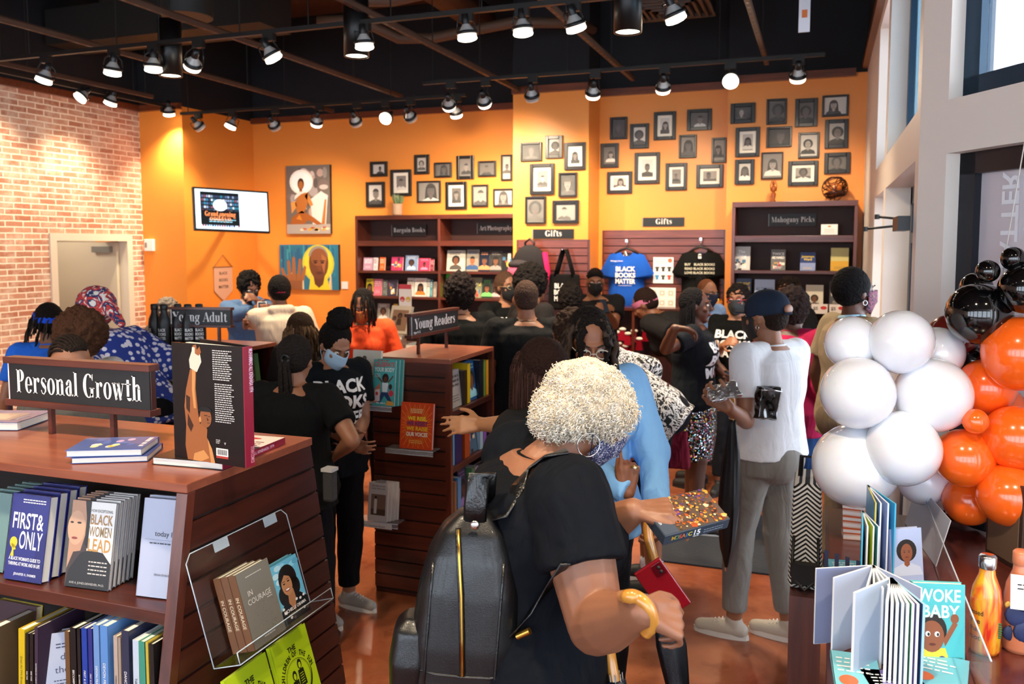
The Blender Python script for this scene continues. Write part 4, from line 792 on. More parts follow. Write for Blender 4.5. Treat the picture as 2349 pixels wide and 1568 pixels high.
# tees on the slatwall
def tee_mesh(mb, m, w=.37, h=.6, back=.05):
    """hanging t-shirt, neck at z=0; loft of front and back sheets with sleeves"""
    pts = [(-.09, -.015), (-.23, -.05), (-.36, -.24), (-.30, -.30), (-.235, -.2), (-.235, -.45), (-.23, -h), (.23, -h), (.235, -.45), (.235, -.2), (.30, -.30), (.36, -.24), (.23, -.05), (.09, -.015), (.05, -.055), (0, -.07), (-.05, -.055)]
    s_ = w/.46; n = 26; import bisect
    def inside(x, z):
        c = False; j = len(pts)-1
        for i in range(len(pts)):
            (xi, zi), (xj, zj) = pts[i], pts[j]
            if (zi > z) != (zj > z) and x < (xj-xi)*(z-zi)/(zj-zi)+xi: c = not c
            j = i
        return c
    out = [(x*s_, z) for x, z in pts]; N_ = len(out)
    cen = (0, -.3)
    for sd, y0 in ((-1, -back), (1, 0)):
        vs = []; fs = []; rings = 9
        for r_ in range(rings+1):
            t_ = r_/rings
            for x, z in out:
                X, Z = cen[0]*s_+(x)*t_, cen[1]+(z-cen[1])*t_
                y = (-back*(1-t_**4)+.012*math.sin(X*34+Z*6)*(1-t_*.5) if sd < 0 else .002)
                vs.append((X, y, Z))
        for r_ in range(rings):
            for i in range(N_): a, b = r_*N_+i, r_*N_+(i+1) % N_; fs.append((a, b, b+N_, a+N_) if sd < 0 else (b, a, a+N_, b+N_))
        mb.add(vs, fs, m, True)
def hung_tee(label, px, py, col, Y, art, nm='hanging_tee'):
    p = onY(px, py, Y); t = thing(nm, label, 't-shirt', T(p.x, Y, p.z)); mb = MB(T(0, -.05, 0)); tee_mesh(mb, cloth(col, fold=.25)); mb.build('shirt', t)
    MB(T(0, -.06, 0)).tube([(-.15, .02, -.06), (-.06, .0, .0), (0, 0, .02), (.06, 0, .0), (.15, .02, -.06)], .012, BLACK, 8).build('hanger', t)
    MB(T(0, -.06, 0)).tube([(0, 0, .02), (0, 0, .06), (.02, 0, .09), (.0, 0, .115), (-.02, 0, .1)], .004, CHROME, 6).b2((-.012, -.01, .08), (.012, .06, .11), CHROME).build('hook', t)
    mb = MB(); art(mb, frame((0, -.115, -.3), (1, 0, 0), (0, 0, 1))); mb.build('print', t)
WT_ = mat('#f0ede8', .7)
def bbm(mb, M, s=.8, m=WT_):
    for k, x in enumerate(('BLACK', 'BOOKS', 'MATTER')): put(mb, txt(x, .05), M, m, .062*s, .27*s if k < 2 else .27*s, y=(.1-k*.08)*s)
    put(mb, txt('www.mahoganybooks.com', .0), M, m, .012*s, y=-.09*s)
hung_tee('blue tee printed Black Books Matter hanging on the slatwall', 1440, 573, '#1f56b8', YG-.03, lambda mb, M: (bbm(mb, M), put(mb, txt('Mahogany Books', .02), M, WT_, .014, x=-.09, y=.18), put(mb, fat('A'), M, WT_, .05, y=.24)))
def a2(mb, M):
    for k, x in enumerate(('BUY    BLACK BOOKS', 'READ BLACK BOOKS', 'LOVE BLACK BOOKS')): put(mb, txt(x, .05), M, mat('#cfc9b2', .7), .024, .3, y=.13-k*.042)
    mb.rect(-.016, .2, .016, .235, WT_, M); mb.disc(0, .235, .016, .014, WT_, M)
hung_tee('black tee printed Buy Read Love Black Books on the slatwall', 1609, 570, '#141414', YG-.03, a2)
def poster(label, x0, y0, x1, y1, Y, art, nm='paper_sign'):
    a = onY(x0, y1, Y); b = onY(x1, y0, Y); w_, h_ = b.x-a.x, b.z-a.z; M = T((a.x+b.x)/2, Y, (a.z+b.z)/2); t = thing(nm, label, 'sign', M)
    MB().b2((-w_/2, 0, -h_/2), (w_/2, .006, h_/2), mat('#f1ede9', .4)).build('sheet', t); mb = MB(); art(mb, frame((0, -.0008, 0), (1, 0, 0), (0, 0, 1)), w_, h_); mb.build('print', t)
def mini_tee(mb, M, x, y, s, m): mb.pg([(x+a*s, y+b*s) for a, b in ((-.2, .5), (-.5, .3), (-.4, .1), (-.26, .2), (-.26, -.5), (.26, -.5), (.26, .2), (.4, .1), (.5, .3), (.2, .5), (0, .42))], m, M)
def pa1(mb, M, w_, h_):
    for r_, y in ((0, .05), (1, -.27)):
        for c_ in range(3): mini_tee(mb, M, (c_-1)*w_*.3, y*h_, w_*.24, mat([['#3a302c', '#2c2c2a', '#332e2a'], ['#3c8ac0', '#35332f', '#c0453c']][r_][c_], .6))
    mb.disc(w_*.33, h_*.38, w_*.11, w_*.11, mat('#e86a4a', .6), M); lines(mb, M, -w_*.42, h_*.42, w_*.6, 4, h_*.05, h_*.014, mat('#8c8884', .6), 3)
poster('white notice showing six small printed tees between the shirts', 1498, 590, 1545, 649, YG-.03, pa1)
def pa2(mb, M, w_, h_):
    for r_ in (0, 1):
        for c_ in range(3):
            x, y = (c_-1)*w_*.32, (.24-.48*r_)*h_; mb.rect(x-w_*.13, y-h_*.19, x+w_*.13, y+h_*.19, mat('#e3ddd4', .6), M); mb.rect(x-w_*.08, y-h_*.1, x+w_*.08, y+h_*.1, mat('#b8aa94', .6), M, .0005); mb.rect(x-w_*.05, y-h_*.06, x+w_*.05, y+h_*.06, mat('#e8e4dc', .6), M, .001)
poster('white card of six framed prints standing on the base shelf', 1488, 660, 1550, 706, YG-.1, pa2, 'print_card')
poster('small white rounded card at the right of the top picks shelf', 1883, 514, 1922, 538, YM-.2, lambda mb, M, w_, h_: (mb.disc(0, h_*.3, w_*.1, h_*.08, mat('#c98a3c', .5), M), lines(mb, M, -w_*.3, 0, w_*.6, 3, h_*.14, h_*.04, mat('#c9b8a8', .6), 8)))
# bags on the column slatwall
def tote(label, px, py, Y, w_, h_, col, nm='tote_bag', let=None, straps=True):
    p = onY(px, py, Y); t = thing(nm, label, 'bag', T(p.x, Y, p.z)); m = cloth(col, fold=.4, fs=9)
    mb = MB(T(0, -.07, -h_)); mb.box((0, 0, h_/2), (w_, .09, h_), m, taper=(.92, .4)); mb.build('body', t, bevel=.02)
    if straps:
        mb = MB(T(0, -.07, 0))
        for sy in (-.015, .015):
            mb.tube([(-w_*.28, sy, -.02), (-w_*.16, sy, .12), (-.015, sy, .25), (.015, sy, .25), (w_*.16, sy, .12), (w_*.28, sy, -.02)], .025, m, 6, flat=.25)
        mb.build('handle', t)
    MB(T(0, -.07, .25)).cyl((0, -.1, 0), (0, .06, 0), .005, CHROME, n=6).build('peg', t)
    if let: mb = MB(); let(mb, frame((0, -.124, -h_*.5), (1, 0, 0), (0, 0, 1))); mb.build('lettering', t)
tote('black tote bag with white lettering on the column slatwall', 1300, 628, YC-.05, .34, .36, '#141212', let=lambda mb, M: [put(mb, txt(x, .05), M, WT_, .05, .2, x=.0, y=.04-k*.065) for k, x in enumerate(('BLACK', 'BOOKS', 'MATTER'))])
p = onY(1222, 645, YC-.05); t = thing('backpack', 'black and pink backpack hanging on the column slatwall', 'backpack', T(p.x, YC-.05, p.z))
MB(T(0, -.1, .02)).ell((0, 0, .14), (.19, .1, .22), cloth('#2a2729', fold=.4), 20).build('body', t); MB(T(.04, -.12, 0)).tube([(.13, 0, .3), (.17, -.02, .1), (.12, -.02, -.12)], .03, cloth('#d8245c'), 8, flat=.4).build('side_panel', t)
MB(T(0, -.1, .35)).tube([(-.04, 0, -.02), (-.05, 0, .05), (0, 0, .09), (.05, 0, .05), (.04, 0, -.02)], .012, BLACK, 8).build('handle', t)
p = onY(1193, 622, YC-.2); t = thing('cap', 'pink and black cap hung at the left of the column slatwall', 'cap', T(p.x, YC-.12, p.z-.06))
PK = cloth('#e0607c', fold=.2); MB(T(0, -.1, 0)).ell((0, 0, .04), (.13, .11, .11), PK, 18).build('crown', t); MB(T(0, -.1, .1)).ell((0, 0, .03), (.12, .11, .05), cloth('#3a3538'), 16).build('top', t); mb = MB(T(0, -.1, 0))
for k in range(5): mb.tube([(-.1+k*.045+.018*math.cos(a*.9), -.105-.006*math.cos(k-2), .0+.022*math.sin(a*.9)) for a in range(8)], .004, mat('#b8283c', .6), 5)
mb.build('trim_loop', t); MB(T(0, -.1, .13)).cyl((0, .02, 0), (0, .12, 0), .006, CHROME, n=6).build('hook', t)
# red glossy gift bags on the base shelf, candles on top
q = random.Random(8)
for k in range(10):
    px = [1415, 1428, 1441, 1454, 1420, 1436, 1450, 1410, 1467, 1480][k]; py = [775, 768, 778, 772, 800, 806, 798, 790, 790, 770][k]; p = onY(px, py, YG-.28)
    tag(MB(T(p.x, YG-.27-.01*(k % 3), p.z)).box((0, 0, 0), (.075, .06, .11), mat(q.choice(['#a3182a', '#c12035', '#8c1424']), .15, .5), taper=(.6, .5)).ell((0, 0, .06), (.04, .03, .02), mat('#e8dccf', .3), 8).build('foil_gift_bag'), 'red foil gift bag on the base shelf under the blue tee', 'gift bag', 'red foil gift bags under the blue tee')
p = onY(1640, 690, YG-.2)
for k, (px, c, l) in enumerate(((1630, '#d8b070', 'amber candle jar on the base shelf behind the bald man'), (1648, '#c98a4a', 'darker candle jar on the base shelf behind the bald man'))):
    p = onY(px, 700, YG-.2); t = thing('candle_jar', l, 'candle', T(p.x, YG-.2, zcb)); MB().lathe([(0, 0), (.04, 0), (.042, .08), (.036, .085), (0, .085)], mat(c, .2), 16).build('jar', t); MB().lathe([(.037, .086), (.037, .1), (0, .1)], GOLD, 16).build('lid', t)
# ---------------------------------------------------------------- books on the wall bookcases
def art_gen(seed, kind, c2='#ffffff', title=None):
    def f(mb, M, w, h):
        q = random.Random(seed)
        if kind == 'face': face(mb, M, w*.5, h*.5, h*.34, q.choice(['#6b4028', '#8a5433', '#4f2f1f']), '#171210', c2, q.choice(['afro', 'long', 'short']), z=.0003); lines(mb, M, w*.15, h*.88, w*.7, 2, h*.08, h*.035, mat(c2, .5), seed)
        elif kind == 'blocks':
            for k in range(9): x, y = q.uniform(0, .75)*w, q.uniform(0, .7)*h; mb.rect(x, y, x+q.uniform(.1, .25)*w, y+q.uniform(.08, .28)*h, mat(q.choice(['#d8a23c', '#b33a3a', '#e8dcc8', '#3a6a8c', '#2a2a2a', c2]), .5), M, .0002+k*5e-5)
        else: lines(mb, M, w*.12, h*.8, w*.76, 3, h*.12, h*.06, mat(c2, .5), seed); lines(mb, M, w*.2, h*.3, w*.6, 3, h*.07, h*.02, mat(c2, .5), seed+1)
        if title: put(mb, txt(title, .03), M, mat(c2, .5), h*.1, w*.8, x=w*.5, y=h*.72)
    return f
def shelfbook(px0, px1, pyb, pyt, Y, z, t_, col, art, label, group, cat='book', lean=8, n=1):
    a = onY(px0, pyb, Y); b = onY(px1, pyb, Y); h = onY((px0+px1)/2, pyt, Y).z-onY((px0+px1)/2, pyb, Y).z
    for k in range(n): book('book', label, T((a.x+b.x)/2+.004*k, Y+(t_+.002)*k, z+.001) @ RX(-lean), b.x-a.x, h, t_, col, art if k == 0 else None, group=group if group else None)
zB = lambda px, py: (onX(0, 0, 1), 0)
GB, GA, GM = 'books on the bargain bay shelves', 'books on the art bay shelves', 'face-out books on the picks bookcase'
Z0, Z1, Z2 = zc[1], zc[2], zc[3]
YS = YF1+.1
for a in [
 (834, 855, 619, 590, Z0, '#b58aa0', 'text', 'mauve paperback at the left of the upper bargain shelf', '#e8dce4'), (857, 866, 619, 590, Z0, '#d8c9cf', 'text', 'pale pink thin book on the upper bargain shelf', '#7a5a66'), (871, 883, 619, 589, Z0, '#e8632c', 'text', 'orange book on the upper bargain shelf', '#f3c9a8'),
 (898, 924, 620, 589, Z0, '#b83a6a', 'blocks', 'pink and yellow patterned cover on the upper bargain shelf', '#f0c23c'), (930, 958, 620, 585, Z0, '#7f95b8', 'face', 'blue-grey portrait cover on the upper bargain shelf', '#e8e8ee'), (961, 986, 619, 590, Z0, '#c43a5c', 'face', 'crimson portrait cover on the upper bargain shelf', '#f08aa8'), (988, 995, 619, 592, Z0, '#8a3040', 'text', 'dark red thin book at the right of the upper bargain shelf', '#d8a0a8'),
 (840, 856, 680, 642, Z1, '#c9b41e', 'face', 'yellow portrait cover on the second bargain shelf', '#20201c'), (857, 876, 680, 642, Z1, '#d8687a', 'text', 'salmon cover on the second bargain shelf', '#f3c8cf'), (878, 887, 680, 644, Z1, '#5a5f5a', 'text', 'grey-green books on the second bargain shelf', '#a8aea8'), (889, 911, 680, 643, Z1, '#3c3446', 'blocks', 'dark violet illustrated cover on the second bargain shelf', '#8a5a6a'),
 (934, 949, 680, 638, Z1, '#cfc6bd', 'text', 'cream tall book on the second bargain shelf', '#8a8078'), (951, 978, 680, 638, Z1, '#e0d8d0', 'face', 'white cover with an orange portrait on the second bargain shelf', '#c9762c'), (980, 985, 680, 640, Z1, '#d6cfc6', 'text', 'white thin book on the second bargain shelf', '#888888'), (987, 991, 680, 641, Z1, '#3f8f9c', 'text', 'teal thin book on the second bargain shelf', '#d8eef0'), (994, 1001, 680, 645, Z1, '#b8a89a', 'text', 'beige thin book at the right of the second bargain shelf', '#6a5a50'),
 (866, 892, 738, 700, Z2, '#8f857d', 'face', 'grey portrait cover on the third bargain shelf', '#d8d0c8'), (902, 910, 738, 700, Z2, '#d8a81e', 'text', 'yellow thin book on the third bargain shelf', '#4a3a10')]:
    shelfbook(a[0], a[1], a[2], a[3], YS, a[4], .02, a[5], art_gen(a[0], a[6], a[8]), a[7], GB)
for a in [
 (1025, 1066, 621, 573, Z0, '#b8b2a8', 'face', 'grey art book with a band photo on the upper art shelf', '#4a4540'), (1070, 1097, 620, 570, Z0, '#8a8478', 'face', 'art book with a standing figure on the upper art shelf', '#2c4c7a'), (1100, 1122, 620, 572, Z0, '#1c2238', 'face', 'navy art book with a tan figure on the upper art shelf', '#c98a5a'), (1124, 1150, 619, 571, Z0, '#3a3836', 'face', 'charcoal portrait art book on the upper art shelf', '#8a8580'), (1152, 1180, 618, 572, Z0, '#24211f', 'blocks', 'black photo album on the upper art shelf', '#a8a29c'),
 (1022, 1045, 680, 626, Z1, '#37b82c', 'none', 'bright green oversized book on the second art shelf', '#37b82c'), (1070, 1084, 680, 634, Z1, '#a0643c', 'face', 'brown portrait cover on the second art shelf', '#e0c8a8'), (1086, 1104, 680, 634, Z1, '#8a8a6c', 'blocks', 'olive illustrated cover on the second art shelf', '#e0c83c'), (1106, 1128, 680, 636, Z1, '#2c3c2c', 'face', 'dark green group cover on the second art shelf', '#6fc86a'), (1130, 1146, 680, 638, Z1, '#5c3c3c', 'face', 'maroon portrait cover on the second art shelf', '#c8a8a8'), (1096, 1130, 738, 700, Z2, '#6a5a50', 'blocks', 'brown illustrated cover low on the art bay', '#c8b8a8')]:
    shelfbook(a[0], a[1], a[2], a[3], YS, a[4], .024, a[5], art_gen(a[0], a[6], a[8]) if a[6] != 'none' else None, a[7], GA)
def aT(ttl, c, kind='text', seed=1, bg2=None):
    def f(mb, M, w, h):
        if bg2: mb.rect(0, 0, w, h*.42, mat(bg2, .4), M, .0001)
        for k, x in enumerate(ttl): put(mb, txt(x, .04), M, mat(c, .5), h*.13, w*.86, x=w*.5, y=h*(.72-k*.17))
        if kind == 'face': face(mb, M, w*.5, h*.3, h*.3, '#6b4028', '#2c1c14', '#2c2430', 'afro', z=.0003)
        if kind == 'blocks': art_gen(seed, 'blocks', c)(mb, M @ Matrix.Diagonal((1, .5, 1, 1)), w, h)
        lines(mb, M, w*.2, h*.15, w*.6, 2, h*.06, h*.02, mat(c, .5), seed)
    return f
YP = YF2+.1; A_, B_, C_ = zm[1], zm[2], zm[3]
for x0, x1, yb, yt, z, col, art, lab in [
 (1681, 1720, 620, 566, A_, '#c9c4bd', aT(['The', 'Thing'], '#ffffff', 'blocks', 3), 'silver cover with white lettering, first on the second picks shelf'), (1768, 1801, 620, 572, A_, '#6e6a66', aT(['TWICE', 'AS HARD'], '#f5efe8', 'blocks', 5), 'grey cover with bright stripes, second on the second picks shelf'),
 (1835, 1870, 620, 578, A_, '#2c3c74', aT(["Jessamyn", 'Ward'], '#f0cc3c', 'text', 6, '#8f9cc8'), 'navy cover with yellow lettering, third on the second picks shelf'), (1905, 1946, 620, 567, A_, '#cfc07a', aT(['', ''], '#8a7a3c', 'text', 7, '#d8a224'), 'pale yellow landscape cover, last on the second picks shelf'),
 (1686, 1722, 697, 640, B_, '#1c2c58', aT(['MIDNIGHT', 'WRITERS'], '#ffd84a'), 'navy cover with gold lettering, first on the third picks shelf'), (1730, 1776, 697, 641, B_, '#a9b4d0', aT(['', 'ALL THE WAY'], '#6a7490'), 'pale blue wide cover on the third picks shelf'), (1848, 1888, 697, 651, B_, '#d8cdb8', aT(['', ''], '#8a7a6a', 'face'), 'cream cover with a small portrait on the third picks shelf'), (1902, 1940, 697, 642, B_, '#4a4442', aT(['', 'MOTHER', 'WOUND'], '#e8d8b8'), 'charcoal cover with gold pattern on the third picks shelf')]:
    shelfbook(x0, x1, yb, yt, YP, z, .025, col, art, lab, GM)
# price tickets and sweets lower on the picks bookcase
for k, (px, py) in enumerate(((1880, 708), (1921, 709), (1876, 782), (1888, 853), (1929, 782))):
    p = onY(px, py, YF2-.004); t = thing('price_ticket', ['red and white price ticket under the portrait cover', 'red and white price ticket under the gold-pattern cover', 'price ticket on the fourth picks shelf beside the camera holder', 'price ticket low on the picks bookcase', 'price ticket on the fourth picks shelf behind the balloon'][k], 'price tag', T(p.x, YF2-.002, p.z)); MB().b2((-.07, -.003, -.045), (.07, 0, .045), mat('#f0e4dc', .4)).build('card', t)
    mb = MB(); FM = frame((0, -.0036, 0), (1, 0, 0), (0, 0, 1)); mb.disc(.035, .01, .028, .016, mat('#d23c3c', .5), FM); put(mb, txt('$5', .04), FM, mat('#6a6460', .5), .03, x=-.035, y=-.01); mb.build('print', t)
for k in range(22):
    r_ = k//8; px = 1872+(k % 8)*10; p = onY(px, [750, 770, 820][r_], YF2+.03); z = [zm[3], zm[3]+.06, zm[4]][r_]
    tag(MB(T(p.x, YF2+.06+.02*(k % 2), z)).lathe([(0, 0), (.028, 0), (.03, .05), (.018, .06), (0, .062)], mat(['#d8862c', '#b8282c', '#f0c04a'][k % 3], .2, .3), 10).build('sweet_packet'), 'small shiny gold and red packet low on the picks bookcase', 'sweets', 'shiny packets on the picks bookcase')
# ================================================================ FOREGROUND DISPLAYS
# ---- front-left unit, first shelf: stacks of face-out books leaning back
def stack(pl, pr, z, h, t_, n, col, art, labels, group, lean=11, page=PAGE, gap=.004, spcol=None, spine=None, back=None, yaw=0):
    a, b = onZ(*pl, z), onZ(*pr, z); M, w_ = M2(a, b)
    for k in range(n):
        book('book', labels[min(k, len(labels)-1)], M @ T(0, (t_+gap)*k/math.cos(R(lean))+t_/2, .002+.002*(k > 0)) @ RZ(yaw) @ RX(-lean), w_, h, t_, col, art, spine=spine, spcol=spcol, group=group, parts=k == 0, page=page, back=back)
NAVY = '#232a78'
def a_first(mb, M, w, h):
    Wm = mat('#f2f2f5', .4); put(mb, txt('FIRST&', .02), M, Wm, h*.19, w*.84, x=w*.48, y=h*.6); put(mb, txt('ONLY', .02), M, Wm, h*.21, w*.62, x=w*.6, y=h*.37)
    for k, s_ in enumerate(("A BLACK WOMAN'S GUIDE TO", 'THRIVING AT WORK AND IN LIFE')): put(mb, txt(s_, .03), M, Wm, h*.04, w*.84, x=w*.5, y=h*(.23-k*.06))
    put(mb, txt('JENNIFER R. FARMER', .01), M, Wm, h*.03, w*.6, x=w*.55, y=h*.06); lines(mb, M, w*.3, h*.93, w*.6, 2, h*.03, h*.012, Wm, 2)
    Y_ = mat('#d8c22a', .4); mb.disc(w*.16, h*.43, w*.1, h*.065, Y_, M, .0004); mb.pg([(w*.1, h*.42), (w*.2, h*.4), (w*.24, h*.35), (w*.18, h*.34), (w*.2, h*.27), (w*.1, h*.27), (w*.14, h*.34)], Y_, M, .0004); mb.pg([(w*.6, 0), (w, 0), (w, h*.6), (w*.8, h*.4)], mat('#1d2268', .4), M, .0001)
def a_lead(mb, M, w, h):
    mb.rect(w*.42, 0, w, h, mat('#e9e6e2', .4), M); mb.rect(0, 0, w*.42, h, mat('#3c2c28', .4), M, .0001); S_ = mat('#b98a6c', .4); K = mat('#17110f', .4)
    mb.pg([(0, h), (w*.42, h), (w*.4, h*.7), (w*.28, h*.42), (w*.12, h*.4), (0, h*.2)], S_, M, .0002); mb.disc(w*.14, h*.68, w*.2, h*.2, mat('#c99b7c', .4), M, .0003)
    mb.pg([(w*.3, h), (w*.44, h), (w*.44, h*.45), (w*.36, h*.5), (w*.36, h*.8)], K, M, .0004)
    mb.disc(w*.2, h*.74, w*.05, h*.012, K, M, .0005); mb.disc(w*.03, h*.74, w*.04, h*.012, K, M, .0005); mb.disc(w*.12, h*.56, w*.07, h*.015, mat('#8a3a34', .4), M, .0005)
    mb.pg([(0, 0), (w, 0), (w, h*.3), (w*.8, h*.42), (w*.5, h*.44), (w*.3, h*.4), (w*.06, h*.2)], K, M, .0006)
    G_ = mat('#a8793a', .4); put(mb, txt('HOW EXCEPTIONAL'), M, K, h*.035, w*.5, x=w*.7, y=h*.88)
    for s_, y, m_, q in (('BLACK', .74, '#a8793a', .12), ('WOMEN', .6, '#8a7350', .12), ('LEAD', .43, '#b8863c', .15)): put(mb, txt(s_, .02), M, mat(m_, .4), h*q, w*.52, x=w*.7, y=h*y, z=.0008)
    lines(mb, M, w*.5, h*.3, w*.42, 4, h*.045, h*.014, mat('#c9c2ba', .4), 4, .0009); put(mb, txt("AVIS A. JONES-DEWEEVER, PH.D."), M, mat('#c9c2ba', .4), h*.026, w*.8, x=w*.5, y=h*.04, z=.0009)
def a_today(mb, M, w, h):
    K = mat('#2a2a34', .4); put(mb, txt('today I'), M @ Matrix.Shear('XY', 4, (.25, 0)) if False else M, K, h*.055, w*.6, x=w*.62, y=h*.62); mb.rect(w*.1, h*.58, w*.95, h*.582, K, M); lines(mb, M, w*.25, h*.54, w*.6, 1, .01, h*.012, K, 3); put(mb, txt('DESIGNS ESTABLISHED'), M, K, h*.022, w*.5, x=w*.7, y=h*.22)
G1 = 'face-out books on the first shelf of the front-left unit'
stack((8, 1329), (94, 1343), zs1, .23, .028, 4, NAVY, a_first, ['navy book titled First and Only facing out, foremost copy', 'navy copy standing second behind the First and Only cover', 'navy copy standing third behind the First and Only cover', 'navy copy standing last behind the First and Only cover'], G1)
stack((148, 1345), (248, 1358), zs1, .226, .012, 6, '#8f8d92', a_lead, ['book titled Black Women Lead facing out, foremost copy']+['grey-edged copy number %s behind the Black Women Lead cover' % k for k in ('two', 'three', 'four', 'five', 'six')], G1)
stack((312, 1368), (394, 1378), zs1, .25, .016, 2, '#aab0c8', a_today, ['pale lilac journal marked today beside the end board', 'second pale journal behind the one marked today'], G1)
stack((-40, 1308), (6, 1316), zs1, .215, .02, 5, '#6f8f8c', None, ['grey-green book at the left edge of the first shelf, foremost', 'grey-green book at the left edge, second in its stack', 'grey-green book at the left edge, third in its stack', 'grey-green book at the left edge, fourth in its stack', 'grey-green book at the left edge, last in its stack'], G1)
# ---- second shelf: spines and a few covers
yS = NYf(zs2)+.03
def a_ball(mb, M, w, h):
    K = mat('#3a3f5c', .4)
    for s_, y in (('drop', .66), ('the ball', .5), ('tiffany', .24)): put(mb, txt(s_, -.01), M, K, h*.09, w*.78, x=w*.5, y=h*y)
    mb.disc(w*.56, h*.695, w*.07, w*.07, mat('#b8244c', .4), M, .0012); lines(mb, M, w*.25, h*.85, w*.5, 2, h*.04, h*.014, K, 6); lines(mb, M, w*.2, h*.4, w*.6, 2, h*.04, h*.012, K, 7)
def a_obad(mb, M, w, h):
    mb.rect(0, h*.75, w, h, mat('#3c2430', .4), M); mb.rect(0, 0, w, h*.33, mat('#6a5f4a', .4), M); mb.pg([(w*.4, h*.78), (w*.95, h*.78), (w*.85, h*.6), (w*.7, h*.68), (w*.62, h*.55), (w*.55, h*.67), (w*.45, h*.62)], mat('#b0642c', .4), M, .0003)
    put(mb, txt('Obad', -.01), M, mat('#25304c', .4), h*.14, w*.9, x=w*.5, y=h*.44, z=.0005); mb.rect(w*.3, h*.24, w*.85, h*.42, mat('#b83a30', .4), M, .0007); lines(mb, M, w*.36, h*.38, w*.4, 3, h*.045, h*.016, mat('#e0b0a0', .4), 5, .0009)
G2 = 'books on the second shelf of the front-left unit'
a, b = onY(2, 1560, yS+.08), onY(66, 1560, yS+.08); book('book', 'yellow and red cover partly in view at the left of the second shelf', T((a.x+b.x)/2-.03, yS+.1, zs2+.002) @ RX(-8), .15, .235, .02, '#c9b84a', a_obad, group=G2, parts=True)
def spine_book(px0, px1, pyt, col, spine, label, spm='#ffffff', tilt=0, depth=.15, art=None, spcol=None, sps=.6, fw=0):
    xl_ = onY(-40, 1500, yS).x; f_ = (PX-.036-xl_)/(onY(384, 1500, yS).x-xl_); x0, x1 = [xl_+(onY(q_, 1500, yS).x-xl_)*f_ for q_ in (px0, px1)]; h = onY((px0+px1)/2, pyt, yS).z-zs2
    # spine faces the shopper (-Y): book's -x (spine) turned to -Y
    return book('book', label, T((x0+x1)/2, yS+depth/2, zs2+.002) @ RY(tilt) @ RZ(90-fw), depth, h, max(.008, x1-x0-.002), col, art, spine=spine, spm=spm, spcol=spcol, group=G2, parts=True, sps=sps)
for a in [(-30, -12, 1440, '#5a4a3a', None, 'brown spine at the left edge of the second shelf'), (42, 58, 1444, '#d8b41e', 'Even As We Breathe', 'yellow spine on the second shelf'), (59, 68, 1454, '#141414', 'RISE WISE', 'black spine with a green foot beside the yellow spine'), (69, 79, 1455, '#161310', 'RISE WISE', 'second black spine beside the yellow spine'), (81, 90, 1440, '#3c2c40', 'NOTHING MY HUMOR', 'plum spine next to the white drop the ball book')]:
    spine_book(a[0], a[1], a[2], a[3], a[4], a[5], '#8a7a1e' if 'yellow s' in a[5] and 'black' not in a[5] else '#e0d8d0', 3)
a, b = onY(100, 1568, yS+.04), onY(152, 1568, yS+.04); book('book', 'white book titled drop the ball turned half face-out', T((a.x+b.x)/2+.028, yS+.07, zs2+.002) @ RZ(42) @ RX(-4), .14, .215, .026, '#c3cbe0', a_ball, spine='drop the ball', spm='#3a3f5c', spcol='#dcd8dc', group=G2, parts=True)
for a in [(160, 172, 1452, '#6a4a2c', None, 'brown bare spine right of the white book'), (173, 188, 1444, '#0f0f10', 'BECOMING', 'black spine marked Becoming, wider one'), (190, 199, 1445, '#131212', 'BECOMING', 'black spine marked Becoming, narrower one'), (201, 215, 1445, '#1f3f9c', 'FIRST & ONLY', 'royal blue spine marked First and Only'), (217, 228, 1446, '#2a2f7c', 'FIRST & ONLY', 'navy spine marked First and Only'),
          (230, 245, 1438, '#6f95c8', 'DEVON FRANKLIN', 'light blue spine, left one of two alike'), (247, 266, 1440, '#5c8cc8', 'DEVON FRANKLIN', 'light blue spine, right one of two alike'), (279, 290, 1464, '#b8a292', 'PERMISSION TO DREAM', 'beige spine between the blue and the dance spines'), (291, 297, 1468, '#a08c7c', None, 'thin tan spine beside the beige one'), (299, 318, 1452, '#2c3048', 'DANCE DANCE', 'dark navy spine marked Dance'),
          (326, 342, 1474, '#c3cdd8', 'Talking to Strangers', 'pale spine marked Talking to Strangers'), (344, 360, 1478, '#3f9078', 'My Gift Is A', 'green spine near the end board'), (362, 368, 1480, '#c0a83c', None, 'thin mustard spine near the end board'), (370, 382, 1484, '#181514', 'LAY AGGREGATED', 'black spine beside the end board')]:
    spine_book(*a, spm='#3a4a5c' if 'pale' in a[5] or 'beige' in a[5] else '#eee8e0', tilt=0 if a[0] > 340 else 1)
# ---- on top of the front-left unit
def flat(name, label, p, w_, h_, t_, col, yaw, z, art=None, spine=None, spcol=None, spm='#ffffff', cat='book', group=None, M=None, sps=.6):
    """book lying on its back, front cover up; h_ runs along its local y"""
    return book(name, label, (M or T(p.x, p.y, z)) @ RZ(yaw) @ T(0, -h_/2, t_/2+.0005) @ RX(-90), w_, h_, t_, col, art, spine=spine, spcol=spcol, spm=spm, parts=True, cat=cat, group=group, sps=sps)
def a_box(mb, M, w, h):
    q = random.Random(3); mb.rect(0, 0, w, h, mat('#5468a8', .15), M)
    for k in range(14): mb.disc(q.uniform(.2, .8)*w, q.uniform(.25, .8)*h, w*.1, w*.07, mat(q.choice(['#e8d05a', '#f4ecb8', '#cbb4e0', '#5a78c8', '#f0e8f4']), .15), M, .0002+k*2e-5, n=9)
    lines(mb, M, w*.1, h*.9, w*.7, 1, .02, .012, mat('#e8e0f0', .2), 2)
c = onZ(272, 1046, GZ); Z_ = GZ+.001
flat('book', 'lower of two shrink-wrapped blue boxed books on the front-left unit', c, .155, .2, .016, '#34498c', -62, Z_, None, 'SWEET RELIEF', spcol='#24356e', spm='#b8c4e8')
